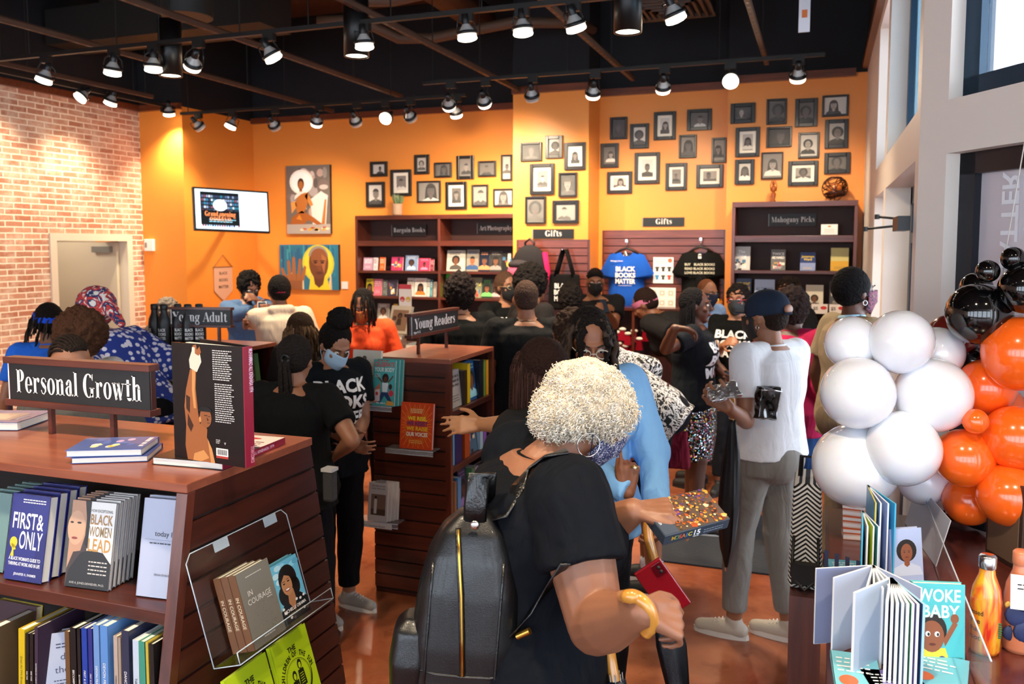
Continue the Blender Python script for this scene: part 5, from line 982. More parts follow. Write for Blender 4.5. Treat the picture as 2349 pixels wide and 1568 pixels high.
flat('book', 'upper of two shrink-wrapped blue boxed books on the front-left unit', c+Vector((-.012, -.004, 0)), .155, .2, .018, '#5468a8', -64, Z_+.0175, a_box, 'SWEET RELIEF', spcol='#2f55a8', spm='#c8d4f4')
def a_mo(mb, M, w, h): mb.rect(0, 0, w, h, mat('#6a6a9c', .2), M); mb.rect(w*.25, h*.15, w*.85, h*.8, mat('#a89a98', .2), M, .0002); mb.rect(w*.35, h*.25, w*.75, h*.7, mat('#c8b8a8', .2), M, .0003); put(mb, txt('momentum', .02), M, mat('#e8e4ee', .4), h*.05, x=w*.6, y=h*.85)
c = onZ(28, 975, GZ); flat('book', 'blue book lying beside the left post of the Personal Growth sign', c+Vector((-.05, 0, 0)), .2, .24, .026, '#33457c', -72, Z_, a_mo, 'MOMENTUM  TIM FREEMAN', spcol='#22386c', spm='#e8e8f0')
# the large photographic book: one copy lying, one standing open on it
def a_boxer(mb, M, w, h):
    sk, hi, dk, wr = mat('#9a5a30', .35), mat('#c98a50', .35), mat('#3c2010', .35), mat('#d8ccb8', .35)
    pg = lambda L_, m_, z: mb.pg(P(L_, w, h), m_, M, z)
    pg([(.2, 0), (.17, .12), (.19, .3), (.17, .46), (.2, .6), (.27, .78), (.36, .78), (.345, .62), (.37, .42), (.4, .3), (.52, .18), (.6, 0)], sk, .0002)
    pg([(.2, .44), (.2, .56), (.26, .54), (.25, .4)], dk, .0003); pg([(.21, .3), (.22, .4), (.3, .3), (.26, .24)], dk, .0003); pg([(.3, .78), (.35, .78), (.33, .6), (.345, .45), (.31, .45), (.29, .6)], hi, .0003)
    pg([(.5, .2), (.56, .12), (.6, 0), (.54, 0)], hi, .0004); pg([(.3, .06), (.44, .1), (.52, .04), (.4, 0), (.28, 0)], hi, .00035)
    pg([(.27, .79), (.26, .86), (.3, .93), (.42, .93), (.44, .85), (.37, .76)], wr, .0004); pg([(.31, .93), (.32, .985), (.37, .995), (.38, .95), (.42, .98), (.44, .93), (.4, .9)], sk, .0005); pg([(.3, .9), (.31, .97), (.35, .97), (.35, .9)], wr, .0006)
    mb.disc(w*.48, h*.38, w*.085, h*.085, mat('#8f5530', .35), M, .0006); pg([(.38, .3), (.44, .36), (.5, .28), (.49, .2), (.42, .2)], sk, .0005)
    mb.disc(w*.47, h*.43, w*.1, h*.045, mat('#0c0808', .4), M, .0007, a0=0, a1=180); mb.disc(w*.4, h*.36, w*.015, h*.025, hi, M, .0008); mb.rect(w*.46, h*.395, w*.51, h*.402, dk, M, .0009); mb.rect(w*.52, h*.39, w*.55, h*.397, dk, M, .0009); mb.rect(w*.5, h*.335, w*.54, h*.34, dk, M, .0009); pg([(.5, .385), (.53, .36), (.5, .355)], dk, .0009)
    Tm = mat('#c8c4c0', .5); lines(mb, M, w*.6, h*.95, w*.27, 14, h*.0185, h*.008, Tm, 2, .0005); lines(mb, M, w*.62, h*.67, w*.27, 18, h*.0185, h*.008, Tm, 3, .0005)
    mb.rect(w*.62, h*.07, w*.79, h*.135, mat('#e8e4de', .5), M, .0005); mb.rect(w*.62, h*.05, w*.79, h*.07, mat('#a83228', .5), M, .0005)
    for k in range(16): mb.rect(w*(.635+k*.009), h*.08, w*(.635+k*.009+.003+.002*(k % 3)), h*.125, EMB, M, .0007)
    lines(mb, M, w*.62, h*.2, w*.06, 3, h*.013, h*.006, Tm, 5, .0005); put(mb, txt('v', .03), M, Tm, h*.03, x=w*.75, y=h*.17)
a, b = onZ(324, 1066, GZ), onZ(496, 1076, GZ)
RED = '#8c1c34'
def a_lie(mb, M, w, h):
    q = random.Random(6)
    for x, y, r_ in ((.35, .62, .1), (.6, .78, .12), (.45, .88, .07), (.75, .6, .08), (.3, .8, .06)): mb.disc(x*w, y*h, r_*w, r_*w*1.3, mat('#b87440', .3), M, .0002, n=9); mb.disc((x+.03)*w, y*h, r_*w*.6, r_*w*.8, mat('#e8b070', .3), M, .0003, n=8)
    mb.pg(P([(.2, .7), (.5, .72), (.8, .66), (.9, .8), (.6, .84), (.4, .78)], w, h), mat('#d8904a', .3), M, .00025)
    mb.rect(0, 0, w, h*.42, mat('#d8cfc8', .4), M); mb.disc(w*.5, h*.12, w*.25, h*.04, mat('#c03030', .4), M, .0003); lines(mb, M, w*.1, h*.36, w*.8, 3, h*.06, h*.02, mat('#7a3030', .4), 5)
book('book', 'black photo book lying flat with a dark red spine, under the standing copy', T(-1.595, 1.96, GZ+.0108) @ RZ(184) @ T(0, -.155, 0) @ RX(-90), .222, .31, .02, '#141214', a_lie, spine='MUHAMMAD ALI, KINSHASA 1974', spcol=RED, spm='#e8c0d8', parts=True, sps=.75)
# standing copy, slightly open, back cover to the shopper and spine at its right
base = onZ(488, 1062, GZ+.02); zt = GZ+.0215
a, b = onP(402, 1042, base, Vector((.12, 1, 0))), onP(563, 1046, base, Vector((.12, 1, 0))); a.z = b.z = zt; M, w_ = M2(a, b); hh_ = onP(480, 790, base, Vector((.12, 1, 0))).z-zt
t = thing('book', 'large black photo book standing half open, raised fist on its back cover', 'book', M @ RX(0))
c_ = MB(); c_.b2((-w_/2, -.0015, 0), (w_/2, .0015, hh_), mat('#131113', .25)); A = T(w_/2, .028, 0) @ RZ(-14); c_.b2((-w_-.0, 0, 0), (0, .003, hh_), mat('#131113', .25), A); c_.build('cover', t)
A = T(w_/2, .016, 0) @ RZ(-7); MB().b2((-w_+.01, -.009, .006), (-.004, .004, hh_-.004), mat('#e8e2d8', .7), A).build('pages', t)
MB().b2((w_/2, -.0015, 0), (w_/2+.003, .03, hh_), mat(RED, .3)).build('spine', t)
mb = MB(); a_boxer(mb, frame((-w_/2, -.0018, 0), (1, 0, 0), (0, 0, 1)), w_*.98, hh_); put(mb, txt('MUHAMMAD ALI, KINSHASA 1974', .02), frame((w_/2+.0036, .016, hh_*.8), (0, 0, -1), (0, 1, 0)), mat('#e8c8e0', .5), .014, hh_*.36); put(mb, txt('TITAN COMICS', .02), frame((w_/2+.0036, .016, hh_*.1), (0, 0, -1), (0, 1, 0)), mat('#e8a0b0', .5), .012, hh_*.14); mb.build('cover_print', t)
# ---- clear holders on the end panel and the books in them
EP = lambda px, py, off=0: onX(px, py, PX+off)
def holder(label, o, w_, hback, dep=.085, tabs=True):
    M = frame(o, (0, 1, 0), (-.958, 0, -.286), (-.286, 0, .958)); t = thing('acrylic_holder', label, 'book holder', M)
    mb = MB(); mb.b2((0, -.003, 0), (w_, 0, hback), ACRYL).b2((0, -dep, 0), (w_, -.003, .003), ACRYL).b2((0, -dep, 0), (w_, -dep+.003, .03), ACRYL); mb.build('tray', t)
    ED = mat('#c8dae8', .1, alpha=.7); mb = MB()
    for p_ in ([(0, -.0015, 0), (0, -.0015, hback-.02), (.02, -.0015, hback), (w_-.02, -.0015, hback), (w_, -.0015, hback-.02), (w_, -.0015, 0)], [(0, -dep+.0015, .03), (w_, -dep+.0015, .03)], [(0, -dep+.0015, .0), (w_, -dep+.0015, .0)], [(0, -dep+.0015, .03), (0, -dep+.0015, 0), (0, -.0015, 0)], [(w_, -dep+.0015, .03), (w_, -dep+.0015, 0), (w_, -.0015, 0)]): mb.tube(p_, .0016, ED, 5)
    mb.build('edge', t)
    if tabs:
        for x in (w_*.22, w_*.72): mb = MB(); mb.b2((x, 0, hback-.012), (x+.07, .022, hback-.009), ACRYL).b2((x+.01, -.006, hback-.026), (x+.065, -.003, hback), mat('#c8dae8', .1, alpha=.45)); mb.build('hook', t)
    return M, w_
mh, wh = holder('clear holder with In Courage books on the end panel', (-1.383, 1.648, .862), .42, .285)
mh2, _ = holder('clear holder with the yellow books low on the end panel', (-1.345, 1.655, .545), .43, .2, .06, False)
def a_cour(mb, M, w, h):
    Wm = mat('#d8d4cc', .5); put(mb, txt('IN', -.005), M, Wm, h*.075, x=w*.27, y=h*.66); put(mb, txt('COURAGE', -.005), M, Wm, h*.075, w*.78, x=w*.5, y=h*.55); lines(mb, M, w*.25, h*.9, w*.5, 1, .01, h*.009, Wm, 3); lines(mb, M, w*.35, h*.08, w*.4, 1, .01, h*.012, Wm, 4); mb.rect(w*.7, h*.52, w*.86, h*.527, Wm, M, .0006)
    q = random.Random(2)
    for k in range(150):
        x, y = q.betavariate(2.2, 1.4), q.betavariate(1.2, 2.6); r_ = q.uniform(.002, .006)*w; mb.disc(x*w, y*h*.8, r_, r_*1.4, EMB, M, .0005, n=5)
def a_mich(mb, M, w, h):
    mb.rect(0, 0, w, h, mat('#69b9d8', .35), M); q = random.Random(4)
    for k in range(12): mb.disc(q.random()*w*.9+.05*w, (.6+.35*q.random())*h, w*.12, h*.05, mat(q.choice(['#8fd0e6', '#5aa8cc', '#b8e0ee']), .35), M, .0001+k*1e-5, n=10)
    K = mat('#1a1412', .35); mb.disc(w*.5, h*.68, w*.33, h*.24, K, M, .0004); mb.disc(w*.68, h*.52, w*.2, h*.16, K, M, .0004); mb.disc(w*.24, h*.45, w*.18, h*.16, K, M, .0004)
    mb.pg(P([(0, 0), (0, .22), (.2, .34), (.8, .38), (1, .26), (1, 0)], w, h), mat('#15161c', .35), M, .0005)
    mb.pg(P([(.38, .45), (.34, .3), (.5, .14), (.62, .32), (.6, .5)], w, h), mat('#b07850', .35), M, .0006); mb.disc(w*.42, h*.6, w*.19, h*.175, mat('#bd855c', .35), M, .0007)
    mb.pg(P([(.22, .66), (.28, .8), (.5, .84), (.64, .7), (.55, .72), (.4, .77)], w, h), K, M, .0008)
    for x, y in ((.33, .63), (.5, .65)): mb.disc(w*x, h*y, w*.045, h*.012, K, M, .0009, n=8); mb.rect(w*(x-.06), h*(y+.035), w*(x+.05), h*(y+.043), K, M, .0009)
    mb.disc(w*.41, h*.52, w*.09, h*.026, mat('#8c2f2c', .3), M, .0009); mb.disc(w*.41, h*.525, w*.07, h*.014, mat('#f4f0ec', .3), M, .00095)
    for x, y in ((.1, .26), (.16, .18), (.62, .3), (.76, .28), (.9, .3), (.3, .07), (.82, .1)): mb.disc(w*x, h*y, w*.05, h*.025, mat('#e0dedb', .4), M, .0008, n=5)
    put(mb, txt('MICHELLE OBAMA', .02), M, mat('#f4f2ee', .4), h*.055, w*.92, x=w*.5, y=h*.17, z=.0012); put(mb, txt('QUOTES TO LIVE BY'), M, mat('#b8a060', .4), h*.035, w*.7, x=w*.5, y=h*.1, z=.0012)
def a_sun(mb, M, w, h):
    K = mat('#1c2208', .5); cx, cy, r0 = w*.5, h*.52, w*.33; s_ = 'CHILDREN OF THE SUN'
    for i, ch in enumerate(s_):
        if ch == ' ': continue
        a = R(168-156*i/(len(s_)-1)); mb.geo(txt(ch, .05), M @ T(cx+1.12*r0*math.cos(a), cy+1.12*r0*math.sin(a), .0006) @ Matrix.Rotation(a-math.pi/2, 4, 'Z') @ Matrix.Diagonal((w*.062, w*.085, 1, 1)), K)
    put(mb, txt('THE', .05), M, K, w*.085, x=cx, y=cy+r0*1.42)
    n = 30
    for rr, th in ((1.0, .008), (.93, .003)):
        for i in range(n): a, b = 2*math.pi*i/n, 2*math.pi*(i+1)/n; q0, q1 = rr*r0, (rr-th*3)*r0; mb.add([(cx+q0*math.cos(a), cy+q0*math.sin(a), .0005), (cx+q0*math.cos(b), cy+q0*math.sin(b), .0005), (cx+q1*math.cos(b), cy+q1*math.sin(b), .0005), (cx+q1*math.cos(a), cy+q1*math.sin(a), .0005)], [(0, 1, 2, 3)], K, M=M)
    for i in range(16):
        a, b = R(-170+i*12), R(-170+(i+1)*12); f = lambda k: .16*math.sin(math.pi*k/16)*r0
        mb.add([(cx+1.1*r0*math.cos(a), cy+1.1*r0*math.sin(a), .0006), (cx+1.1*r0*math.cos(b), cy+1.1*r0*math.sin(b), .0006), (cx+(1.1*r0-f(i+1))*math.cos(b), cy+(1.1*r0-f(i+1))*math.sin(b), .0006), (cx+(1.1*r0-f(i))*math.cos(a), cy+(1.1*r0-f(i))*math.sin(a), .0006)], [(3, 2, 1, 0)], K, M=M)
    for dx, dy in ((-.09, -.02), (.09, .06)):
        x, y = cx+dx*w, cy+dy*h; mb.disc(x, y+r0*.35, r0*.17, r0*.25, K, M, .0006); mb.disc(x, y+r0*.3, r0*.1, r0*.15, mat('#c2d81e', .4), M, .0007); mb.pg([(x-r0*.28, y-r0*.75), (x-r0*.22, y+r0*.1), (x+r0*.22, y+r0*.1), (x+r0*.28, y-r0*.75)], K, M, .0006)
        for k in range(5): mb.rect(x-r0*.15, y-r0*(.1+k*.12), x+r0*.15, y-r0*(.13+k*.12), mat('#c2d81e', .4), M, .0008); 
        mb.disc(x-r0*.04, y+r0*.33, r0*.02, r0*.015, K, M, .0009, n=6); mb.disc(x+r0*.05, y+r0*.33, r0*.02, r0*.015, K, M, .0009, n=6)
def on_end(px, py, off, w_, h_, t_, lean, *a, **k):
    p = EP(px, py, off); M = frame((PX+off, p.y, p.z), (0, 1, 0), (-1, 0, 0), (0, 0, 1)) @ T(w_/2, 0, .001) @ RX(-lean); return M
BR_ = '#6a4528'
for k in range(3):
    M = Matrix(mh) @ T(.07+.064-.012*(2-k)*0, -.018-.024*k, .005)
    book('book', ['In Courage book at the back of the clear holder', 'In Courage book in the middle of the clear holder', 'grey In Courage book in front in the clear holder'][k], M, .132, .195, .022, '#6f6a5e', a_cour if k == 2 else None, spine='IN COURAGE', spm='#d8c8a8', spcol=BR_, group='In Courage books in the clear holder', parts=True, sps=.75)
book('book', 'sky-blue book with a smiling woman in the clear holder', Matrix(mh) @ T(.275, -.055, .005), .12, .162, .014, '#4aa0c4', a_mich, parts=True, spcol='#8fd0e6')
book('book', 'second sky-blue book behind the smiling woman cover', Matrix(mh) @ T(.282, -.036, .005), .12, .162, .013, '#6fc0dc', None)
YL = '#b8d418'
for k, (x, l) in enumerate(((.118, 'yellow Children of the Sun book, left of the pair'), (.305, 'yellow Children of the Sun book, right of the pair'))):
    book('book', l, Matrix(mh2) @ T(x, -.03, .005), .168, .26, .012, YL, a_sun, group='yellow Children of the Sun books', parts=True, gloss=.4)
# ---- slatted front of the middle tower: ledges with books
def ledge(label, px0, px1, py, Y, dep=.09, strip=None):
    a, b = onY(px0, py, Y-dep), onY(px1, py, Y-dep); z = a.z; w_ = b.x-a.x; t = thing('acrylic_ledge', label, 'book holder', T(a.x, Y, z)); mb = MB(); AC = mat('#c8ccd0', .08, alpha=.3)
    mb.b2((0, -dep, 0), (w_, -.001, .003), AC).b2((0, -dep, -.022), (w_, -dep+.003, .003), AC); mb.build('tray', t); MB().tube([(0, -dep, .002), (w_, -dep, .002)], .0018, mat('#d8e0e6', .1), 5).tube([(0, -dep, -.022), (w_, -dep, -.022)], .0015, mat('#d8e0e6', .1), 5).build('edge', t)
    if strip: mb = MB().b2((.01, -dep-.003, -.03), (w_*.86, -dep-.001, 0), mat('#e8e4de', .5)); put(mb, txt(strip, .01), frame((w_*.43, -dep-.0034, -.024), (1, 0, 0), (0, 0, 1)), mat('#8a8580', .5), .012, w_*.7); mb.build('paper_strip', t)
    return z+.004
zl1 = ledge('clear ledge under the Guy Stuff and Celebrate books', 803, 898, 928, yy0); zl2 = ledge('clear ledge under the orange book', 884, 993, 1028, yy0); zl3 = ledge("clear ledge marked Kid's Summer Reads", 818, 912, 1192, yy0, strip="Kid's Summer Reads")
def onledge(px0, px1, pyt, z, t_, n, col, art, labels, group=None, dep=.06, spcol=None, lean=7):
    Y = yy0-dep; a, b = onY(px0, 1000, Y), onY(px1, 1000, Y); h = onY(px0, pyt, Y).z-z
    for k in range(n): book('book', labels[min(k, len(labels)-1)], T((a.x+b.x)/2+.012*k, Y+(t_+.004)*k, z) @ RX(-lean), b.x-a.x, h, t_, col, art if k == 0 else None, group=group, parts=k == 0, spcol=spcol)
def kid(mb, M, x, y, s, sk, sh, hair='#1c1310'):
    mb.disc(x, y+s*.5, s*.3, s*.3, mat(hair, .5), M, .0005); mb.disc(x, y+s*.42, s*.2, s*.22, mat(sk, .5), M, .0006); mb.pg([(x-s*.3, y-s*.4), (x-s*.24, y+s*.2), (x+s*.24, y+s*.2), (x+s*.3, y-s*.4)], mat(sh, .5), M, .0005)
    for sg in (-1, 1): mb.disc(x+sg*s*.07, y+s*.44, s*.025, s*.025, EMB, M, .0008, n=6)
def a_guy(mb, M, w, h):
    mb.rect(0, 0, w, h, mat('#cfc8b4', .4), M); R_ = mat('#a8382c', .5); put(mb, txt('GUY', .02), M, R_, h*.11, w*.4, x=w*.52, y=h*.58); put(mb, txt('STUFF', .02), M, R_, h*.12, w*.62, x=w*.56, y=h*.42); put(mb, txt('the BODY BOOK'), M, EMB, h*.04, w*.5, x=w*.55, y=h*.35); put(mb, txt('for'), M, EMB, h*.03, x=w*.5, y=h*.3); put(mb, txt('BOYS', .01), M, mat('#3c5c6c', .5), h*.06, x=w*.5, y=h*.2); lines(mb, M, w*.3, h*.14, w*.4, 2, h*.03, h*.01, EMB, 3)
    for x, y, c, k in ((.42, .78, '#e0a83c', '#6b4028'), (.15, .66, '#b83c34', '#8a5433'), (.1, .44, '#3c6c7c', '#c08a60'), (.17, .22, '#c9b03c', '#8a5433'), (.85, .7, '#5c8c5c', '#6b4028')): kid(mb, M, w*x, h*y, w*.24, k, c)
def a_cel(mb, M, w, h):
    mb.rect(0, 0, w, h, mat('#4cb0ac', .35), M); put(mb, txt('CELEBRATE', .03), M, mat('#d8443c', .5), h*.1, w*.92, x=w*.5, y=h*.85); put(mb, txt('YOUR BODY', .03), M, mat('#f4f0e4', .5), h*.09, w*.9, x=w*.5, y=h*.74); lines(mb, M, w*.15, h*.97, w*.6, 1, .01, h*.02, mat('#c03c34', .5), 3); lines(mb, M, w*.08, h*.68, w*.25, 3, h*.03, h*.01, mat('#e8f4f0', .5), 4)
    s_ = mat('#6b3a26', .5); mb.disc(w*.56, h*.6, w*.15, h*.1, mat('#2c1210', .5), M, .0005); mb.disc(w*.56, h*.575, w*.08, h*.06, s_, M, .0006); mb.pg(P([(.44, .28), (.42, .5), (.7, .5), (.66, .28)], w, h), mat('#e8eeee', .5), M, .0006); mb.pg(P([(.42, .49), (.1, .66), (.12, .69), (.44, .53)], w, h), s_, M, .0005); mb.pg(P([(.7, .49), (.92, .64), (.9, .67), (.68, .53)], w, h), s_, M, .0005); mb.pg(P([(.4, .3), (.24, .05), (.34, .04), (.54, .22), (.84, .04), (.94, .06), (.68, .3)], w, h), mat('#24406c', .5), M, .0006)
    mb.pg(P([(.02, .05), (.08, .35), (.34, .5), (.36, .1)], w, h), mat('#d87a5c', .5), M, .0004); mb.pg(P([(.06, .1), (.1, .34), (.32, .36), (.34, .1)], w, h), mat('#ecdcd8', .5), M, .0007); mb.disc(w*.2, h*.26, w*.06, h*.04, mat('#d8344c', .5), M, .0008); mb.disc(w*.84, h*.28, w*.11, h*.07, mat('#d83a4c', .5), M, .0007); mb.disc(w*.8, h*.42, w*.08, h*.06, mat('#3c1c14', .5), M, .0006); mb.pg(P([(.6, .02), (.7, .12), (.95, .1), (.98, .02)], w, h), mat('#e0a03c', .5), M, .0007); lines(mb, M, w*.2, h*.05, w*.4, 1, .01, h*.02, mat('#ffffff', .5), 5, .0009)
def a_rise(mb, M, w, h):
    mb.rect(0, 0, w, h, mat('#d8481e', .35), M); n = 44
    for i in range(n):
        a = 2*math.pi*i/n; r0, r1 = .32*w, w*(.44 if i % 2 else .6); c, s_ = math.cos(a), math.sin(a); d = .006*w; x1, y1 = max(.03*w, min(.97*w, w*.5+r1*c)), max(.03*h, min(.97*h, h*.5+r1*s_*1.25)); x0, y0 = w*.5+r0*c, h*.5+r0*s_*1.1
        mb.pg([(x0-s_*d, y0+c*d), (x0+s_*d, y0-c*d), (x1+s_*d, y1-c*d), (x1-s_*d, y1+c*d)], mat('#f0a02c', .5), M, .0003)
    for s2, y, c in (('WE RISE,', .62, '#f0d82c'), ('WE RESIST', .51, '#5a2c6c'), ('WE RAISE', .4, '#f0c02c'), ('OUR VOICES', .28, '#f4e8d0')): put(mb, txt(s2, .05), M, mat(c, .5), h*.085, w*.66, x=w*.52, y=h*y, z=.0008)
    lines(mb, M, w*.3, h*.85, w*.4, 3, h*.035, h*.014, mat('#f0d8a0', .5), 3); lines(mb, M, w*.3, h*.17, w*.4, 2, h*.04, h*.016, mat('#f0c060', .5), 4)
def a_ken(mb, M, w, h): mb.rect(w*.14, h*.16, w*.9, h*.7, mat('#8a6a5a', .5), M); mb.rect(w*.14, h*.16, w*.9, h*.32, mat('#5a4438', .5), M, .0001); mb.pg(P([(.3, .2), (.3, .55), (.38, .62), (.46, .55), (.44, .2)], w, h), mat('#e0d8d0', .5), M, .0003); mb.disc(w*.38, h*.62, w*.05, h*.04, EMB, M, .0004); lines(mb, M, w*.15, h*.9, w*.7, 2, h*.07, h*.03, mat('#a8a098', .5), 3)
GL_ = 'books on the clear ledges of the middle tower'
onledge(808, 872, 802, zl1, .02, 1, '#cfc8b4', a_guy, ['cream Guy Stuff book on the top ledge'], GL_, .045); onledge(856, 906, 824, zl1, .016, 3, '#3c9c98', a_cel, ['teal Celebrate Your Body book on the top ledge', 'second copy behind the teal Celebrate book', 'third copy behind the teal Celebrate book'], GL_, .075)
onledge(918, 992, 922, zl2, .02, 1, '#c83c1c', a_rise, ['orange book of radiating rays on the middle ledge'], GL_, .06); onledge(842, 886, 1106, zl3, .014, 4, '#d8d0c8', a_ken, ['cream book with a sepia photo on the lowest ledge', 'second cream copy on the lowest ledge', 'third cream copy on the lowest ledge', 'last cream copy on the lowest ledge'], GL_, .08)
# ---- book side of the middle tower
def side(px0, px1, pyb, pyt, zi, col, label, kind='spine', art=None, x=None, spine=None, dep=.16, tilt=0, tz=0, xs=None):
    xf = (xs or yx1)-.02; y0, y1 = onX(px0, pyb, xf).y, onX(px1, pyb, xf).y; z = zy[zi]; h = onX((px0+px1)/2, pyt, xf).z-z
    if kind == 'spine': M = T(xf-dep/2, (y0+y1)/2, z+.002) @ RX(tilt) @ RZ(180); book('book', label, M, dep, max(h, .12), max(.008, y1-y0-.002), col, None, spine=spine, group='books on the side shelves of the middle tower', cat='book')
    else: M = T(xf-.02, (y0+y1)/2, z+.002) @ RZ(90) @ RX(-6); book('book', label, M, y1-y0, max(h, .12), .02, col, art, group='books on the side shelves of the middle tower')
ag = art_gen
for a in [(1030, 1037, 945, 850, 0, '#5c8cc8', 'blue and green spine next to the front post, top side shelf', 'spine'), (1040, 1064, 935, 850, 0, '#b0aca8', 'grey back cover facing out on the top side shelf', 'face', ag(1, 'text', '#5a5550')), (1065, 1071, 932, 850, 0, '#3c2c1c', 'brown spine on the top side shelf', 'spine'), (1072, 1079, 928, 834, 0, '#d8b81e', 'yellow Holocaust spine on the top side shelf', 'spine'), (1080, 1098, 920, 828, 0, '#1c5c9c', 'bright blue portal cover on the top side shelf', 'face', ag(2, 'face', '#8fd8f4')), (1099, 1108, 914, 826, 0, '#161c2c', 'black spine on the top side shelf', 'spine'), (1109, 1114, 910, 826, 0, '#6c8c3c', 'olive spine on the top side shelf', 'spine'), (1115, 1121, 908, 826, 0, '#d89a1e', 'amber spine on the top side shelf', 'spine'), (1122, 1129, 905, 824, 0, '#4c9cd0', 'sky-blue spine at the rear of the top side shelf', 'spine'),
          (1031, 1036, 1072, 985, 1, '#c8b82c', 'thin yellow spine on the second side shelf', 'spine'), (1037, 1043, 1068, 980, 1, '#5ca8e0', 'pale blue spine on the second side shelf', 'spine'), (1044, 1060, 1062, 968, 1, '#2c2464', 'deep violet spine with gold bolts on the second side shelf', 'spine'), (1066, 1078, 1056, 960, 1, '#b8501c', 'burnt orange spine under the reaching hand', 'spine'), (1079, 1100, 1046, 962, 1, '#4c6c8c', 'steel-blue back cover on the second side shelf', 'face', ag(3, 'blocks', '#c8b8e0')), (1101, 1108, 1040, 962, 1, '#a8d0e8', 'pale spine on the second side shelf', 'spine'), (1109, 1116, 1036, 960, 1, '#8a5cb8', 'lavender spine on the second side shelf', 'spine'), (1122, 1130, 1030, 955, 1, '#1c1c2c', 'black spine at the rear of the second side shelf', 'spine'),
          (1033, 1040, 1190, 1110, 2, '#c8d8dc', 'white-blue leaning spine on the third side shelf', 'spine'), (1042, 1048, 1184, 1105, 2, '#7c5c3c', 'tan leaning spine on the third side shelf', 'spine'), (1050, 1058, 1180, 1095, 2, '#3c8cc8', 'blue leaning spine on the third side shelf', 'spine'), (1062, 1080, 1172, 1075, 2, '#3c2c4c', 'dusky violet cover on the third side shelf', 'face', ag(5, 'face', '#8a6aa8')), (1082, 1088, 1166, 1072, 2, '#4c8c5c', 'green spine on the third side shelf', 'spine'), (1090, 1098, 1160, 1070, 2, '#b8a8c8', 'lilac spine on the third side shelf', 'spine'), (1102, 1120, 1150, 1062, 2, '#141414', 'black cover with yellow lettering on the third side shelf', 'face', ag(6, 'text', '#d8c81e')),
          (1104, 1112, 1262, 1190, 3, '#d82c8c', 'magenta spine low on the tower', 'spine')]:
    side(a[0], a[1], a[2], a[3], a[4], a[5], a[6], a[7], a[8] if len(a) > 8 else None, tilt=0)
# ---- bottles and books on the left tower
BT = MB().lathe([(0, 0), (.034, 0), (.037, .01), (.037, .14), (.033, .17), (.02, .205), (.018, .22), (.019, .222), (.021, .225), (.021, .252), (.017, .257), (0, .257)], mat('#121213', .35), 20)
def bottle(label, M, col=None, group=None, name='drink_bottle', let=None, cap=None, body=None):
    t = thing(name, label, 'bottle', M, group); MB().lathe([(0, 0), (.034, 0), (.037, .01), (.037, .14), (.033, .17), (.02, .205), (.018, .222)], body or mat('#121213', .4), 24).build('body', t)
    MB().lathe([(.02, .222), (.0215, .226), (.0215, .252), (.017, .257), (0, .257)], cap or mat('#0c0c0d', .45), 20).build('cap', t)
    if let: mb = MB(); let(mb); mb.build('lettering', t)
    return t
def wrap(g, M, m, r_, h, ang, wmax, z):
    def f(mb):
        sx = min(h, wmax/(2*g[2])); vs = []
        for x, y in g[0]: a = ang+x*sx/r_; vs.append((r_*math.sin(a), -r_*math.cos(a), z+y*h))
        mb.add(vs, g[1], m)
    return f
dirs = math.atan2(0-(-3.5), 0+4.0)
BLn = ['leftmost of the row, plain', 'second in the row', 'middle of the row', 'fourth in the row', 'rightmost, with white lettering']
for k, px in enumerate((344, 366, 398, 421, 447)):
    p = onZ(px, 799+(k % 2), GZ); bottle('black drink bottle on the left tower, '+BLn[k], T(p.x, p.y+.045, GZ) @ RZ(0), group='black drink bottles on the left tower',
        let=lambda mb, k=k: [wrap(txt(s_, .04), None, WT_, .0376, .017, [-.5, .2, .75, .8, .65][k], .05, .1-.024*j)(mb) for j, s_ in enumerate(('BLACK', 'BOOKS', 'MATTER'))])
def sideL(px0, px1, pyb, pyt, z, col, label, art=None):
    xf = ax1-.02; y0, y1 = onX(px0, pyb, xf).y, onX(px1, pyb, xf).y; h = onX((px0+px1)/2, pyt, xf).z-z
    book('book', label, T(xf-.02, (y0+y1)/2, z+.002) @ RZ(90) @ RX(-6), y1-y0, min(.3, h), .02, col, art, group='books on the side shelves of the left tower')
sideL(566, 594, 885, 808, GZ-.36, '#26221f', 'charcoal cover with pale lettering on the left tower', aT(['', 'LIVES', 'MATTER'], '#a8a29c', 'face')); sideL(596, 606, 880, 808, GZ-.36, '#4c7c4c', 'green spine-like book beside the charcoal cover')
# ---- table of stacked books beyond the middle tower
tz = .98; c = onZ(930, 800, tz); t = thing('display_table', 'pale display table stacked with books beyond the middle tower', 'table', T(c.x, c.y, 0)); MB().b2((-.55, -.3, tz-.04), (.7, .6, tz), mat('#8a5a44', .4)).build('top', t); MB().b2((-.5, -.25, 0), (.65, .55, tz-.04), DARKW).build('base', t)
for k, (px, py, w_, h_, n_, col, yaw, l) in enumerate(((905, 800, .17, .24, 4, '#b8aa98', 10, 'beige'), (1010, 798, .17, .24, 3, '#39485c', -8, 'slate blue'), (960, 803, .16, .22, 2, '#8a9a9c', 4, 'grey-green'))):
    p = onZ(px, py, tz)
    for j in range(n_): flat('book', l+' book lying in a pile on the pale table, '+['lowest', 'second up', 'third up', 'topmost'][j]+(' of its pile'), p, w_, h_, .03, col, yaw+j*3, tz+.001+j*.0315, None, group='piled books on the pale table')
p = onZ(838, 800, tz+.0); flat('book', 'tall grey block of a book tilted at the left of the pale table', p, .15, .2, .045, '#9a9084', 70, tz+.001)
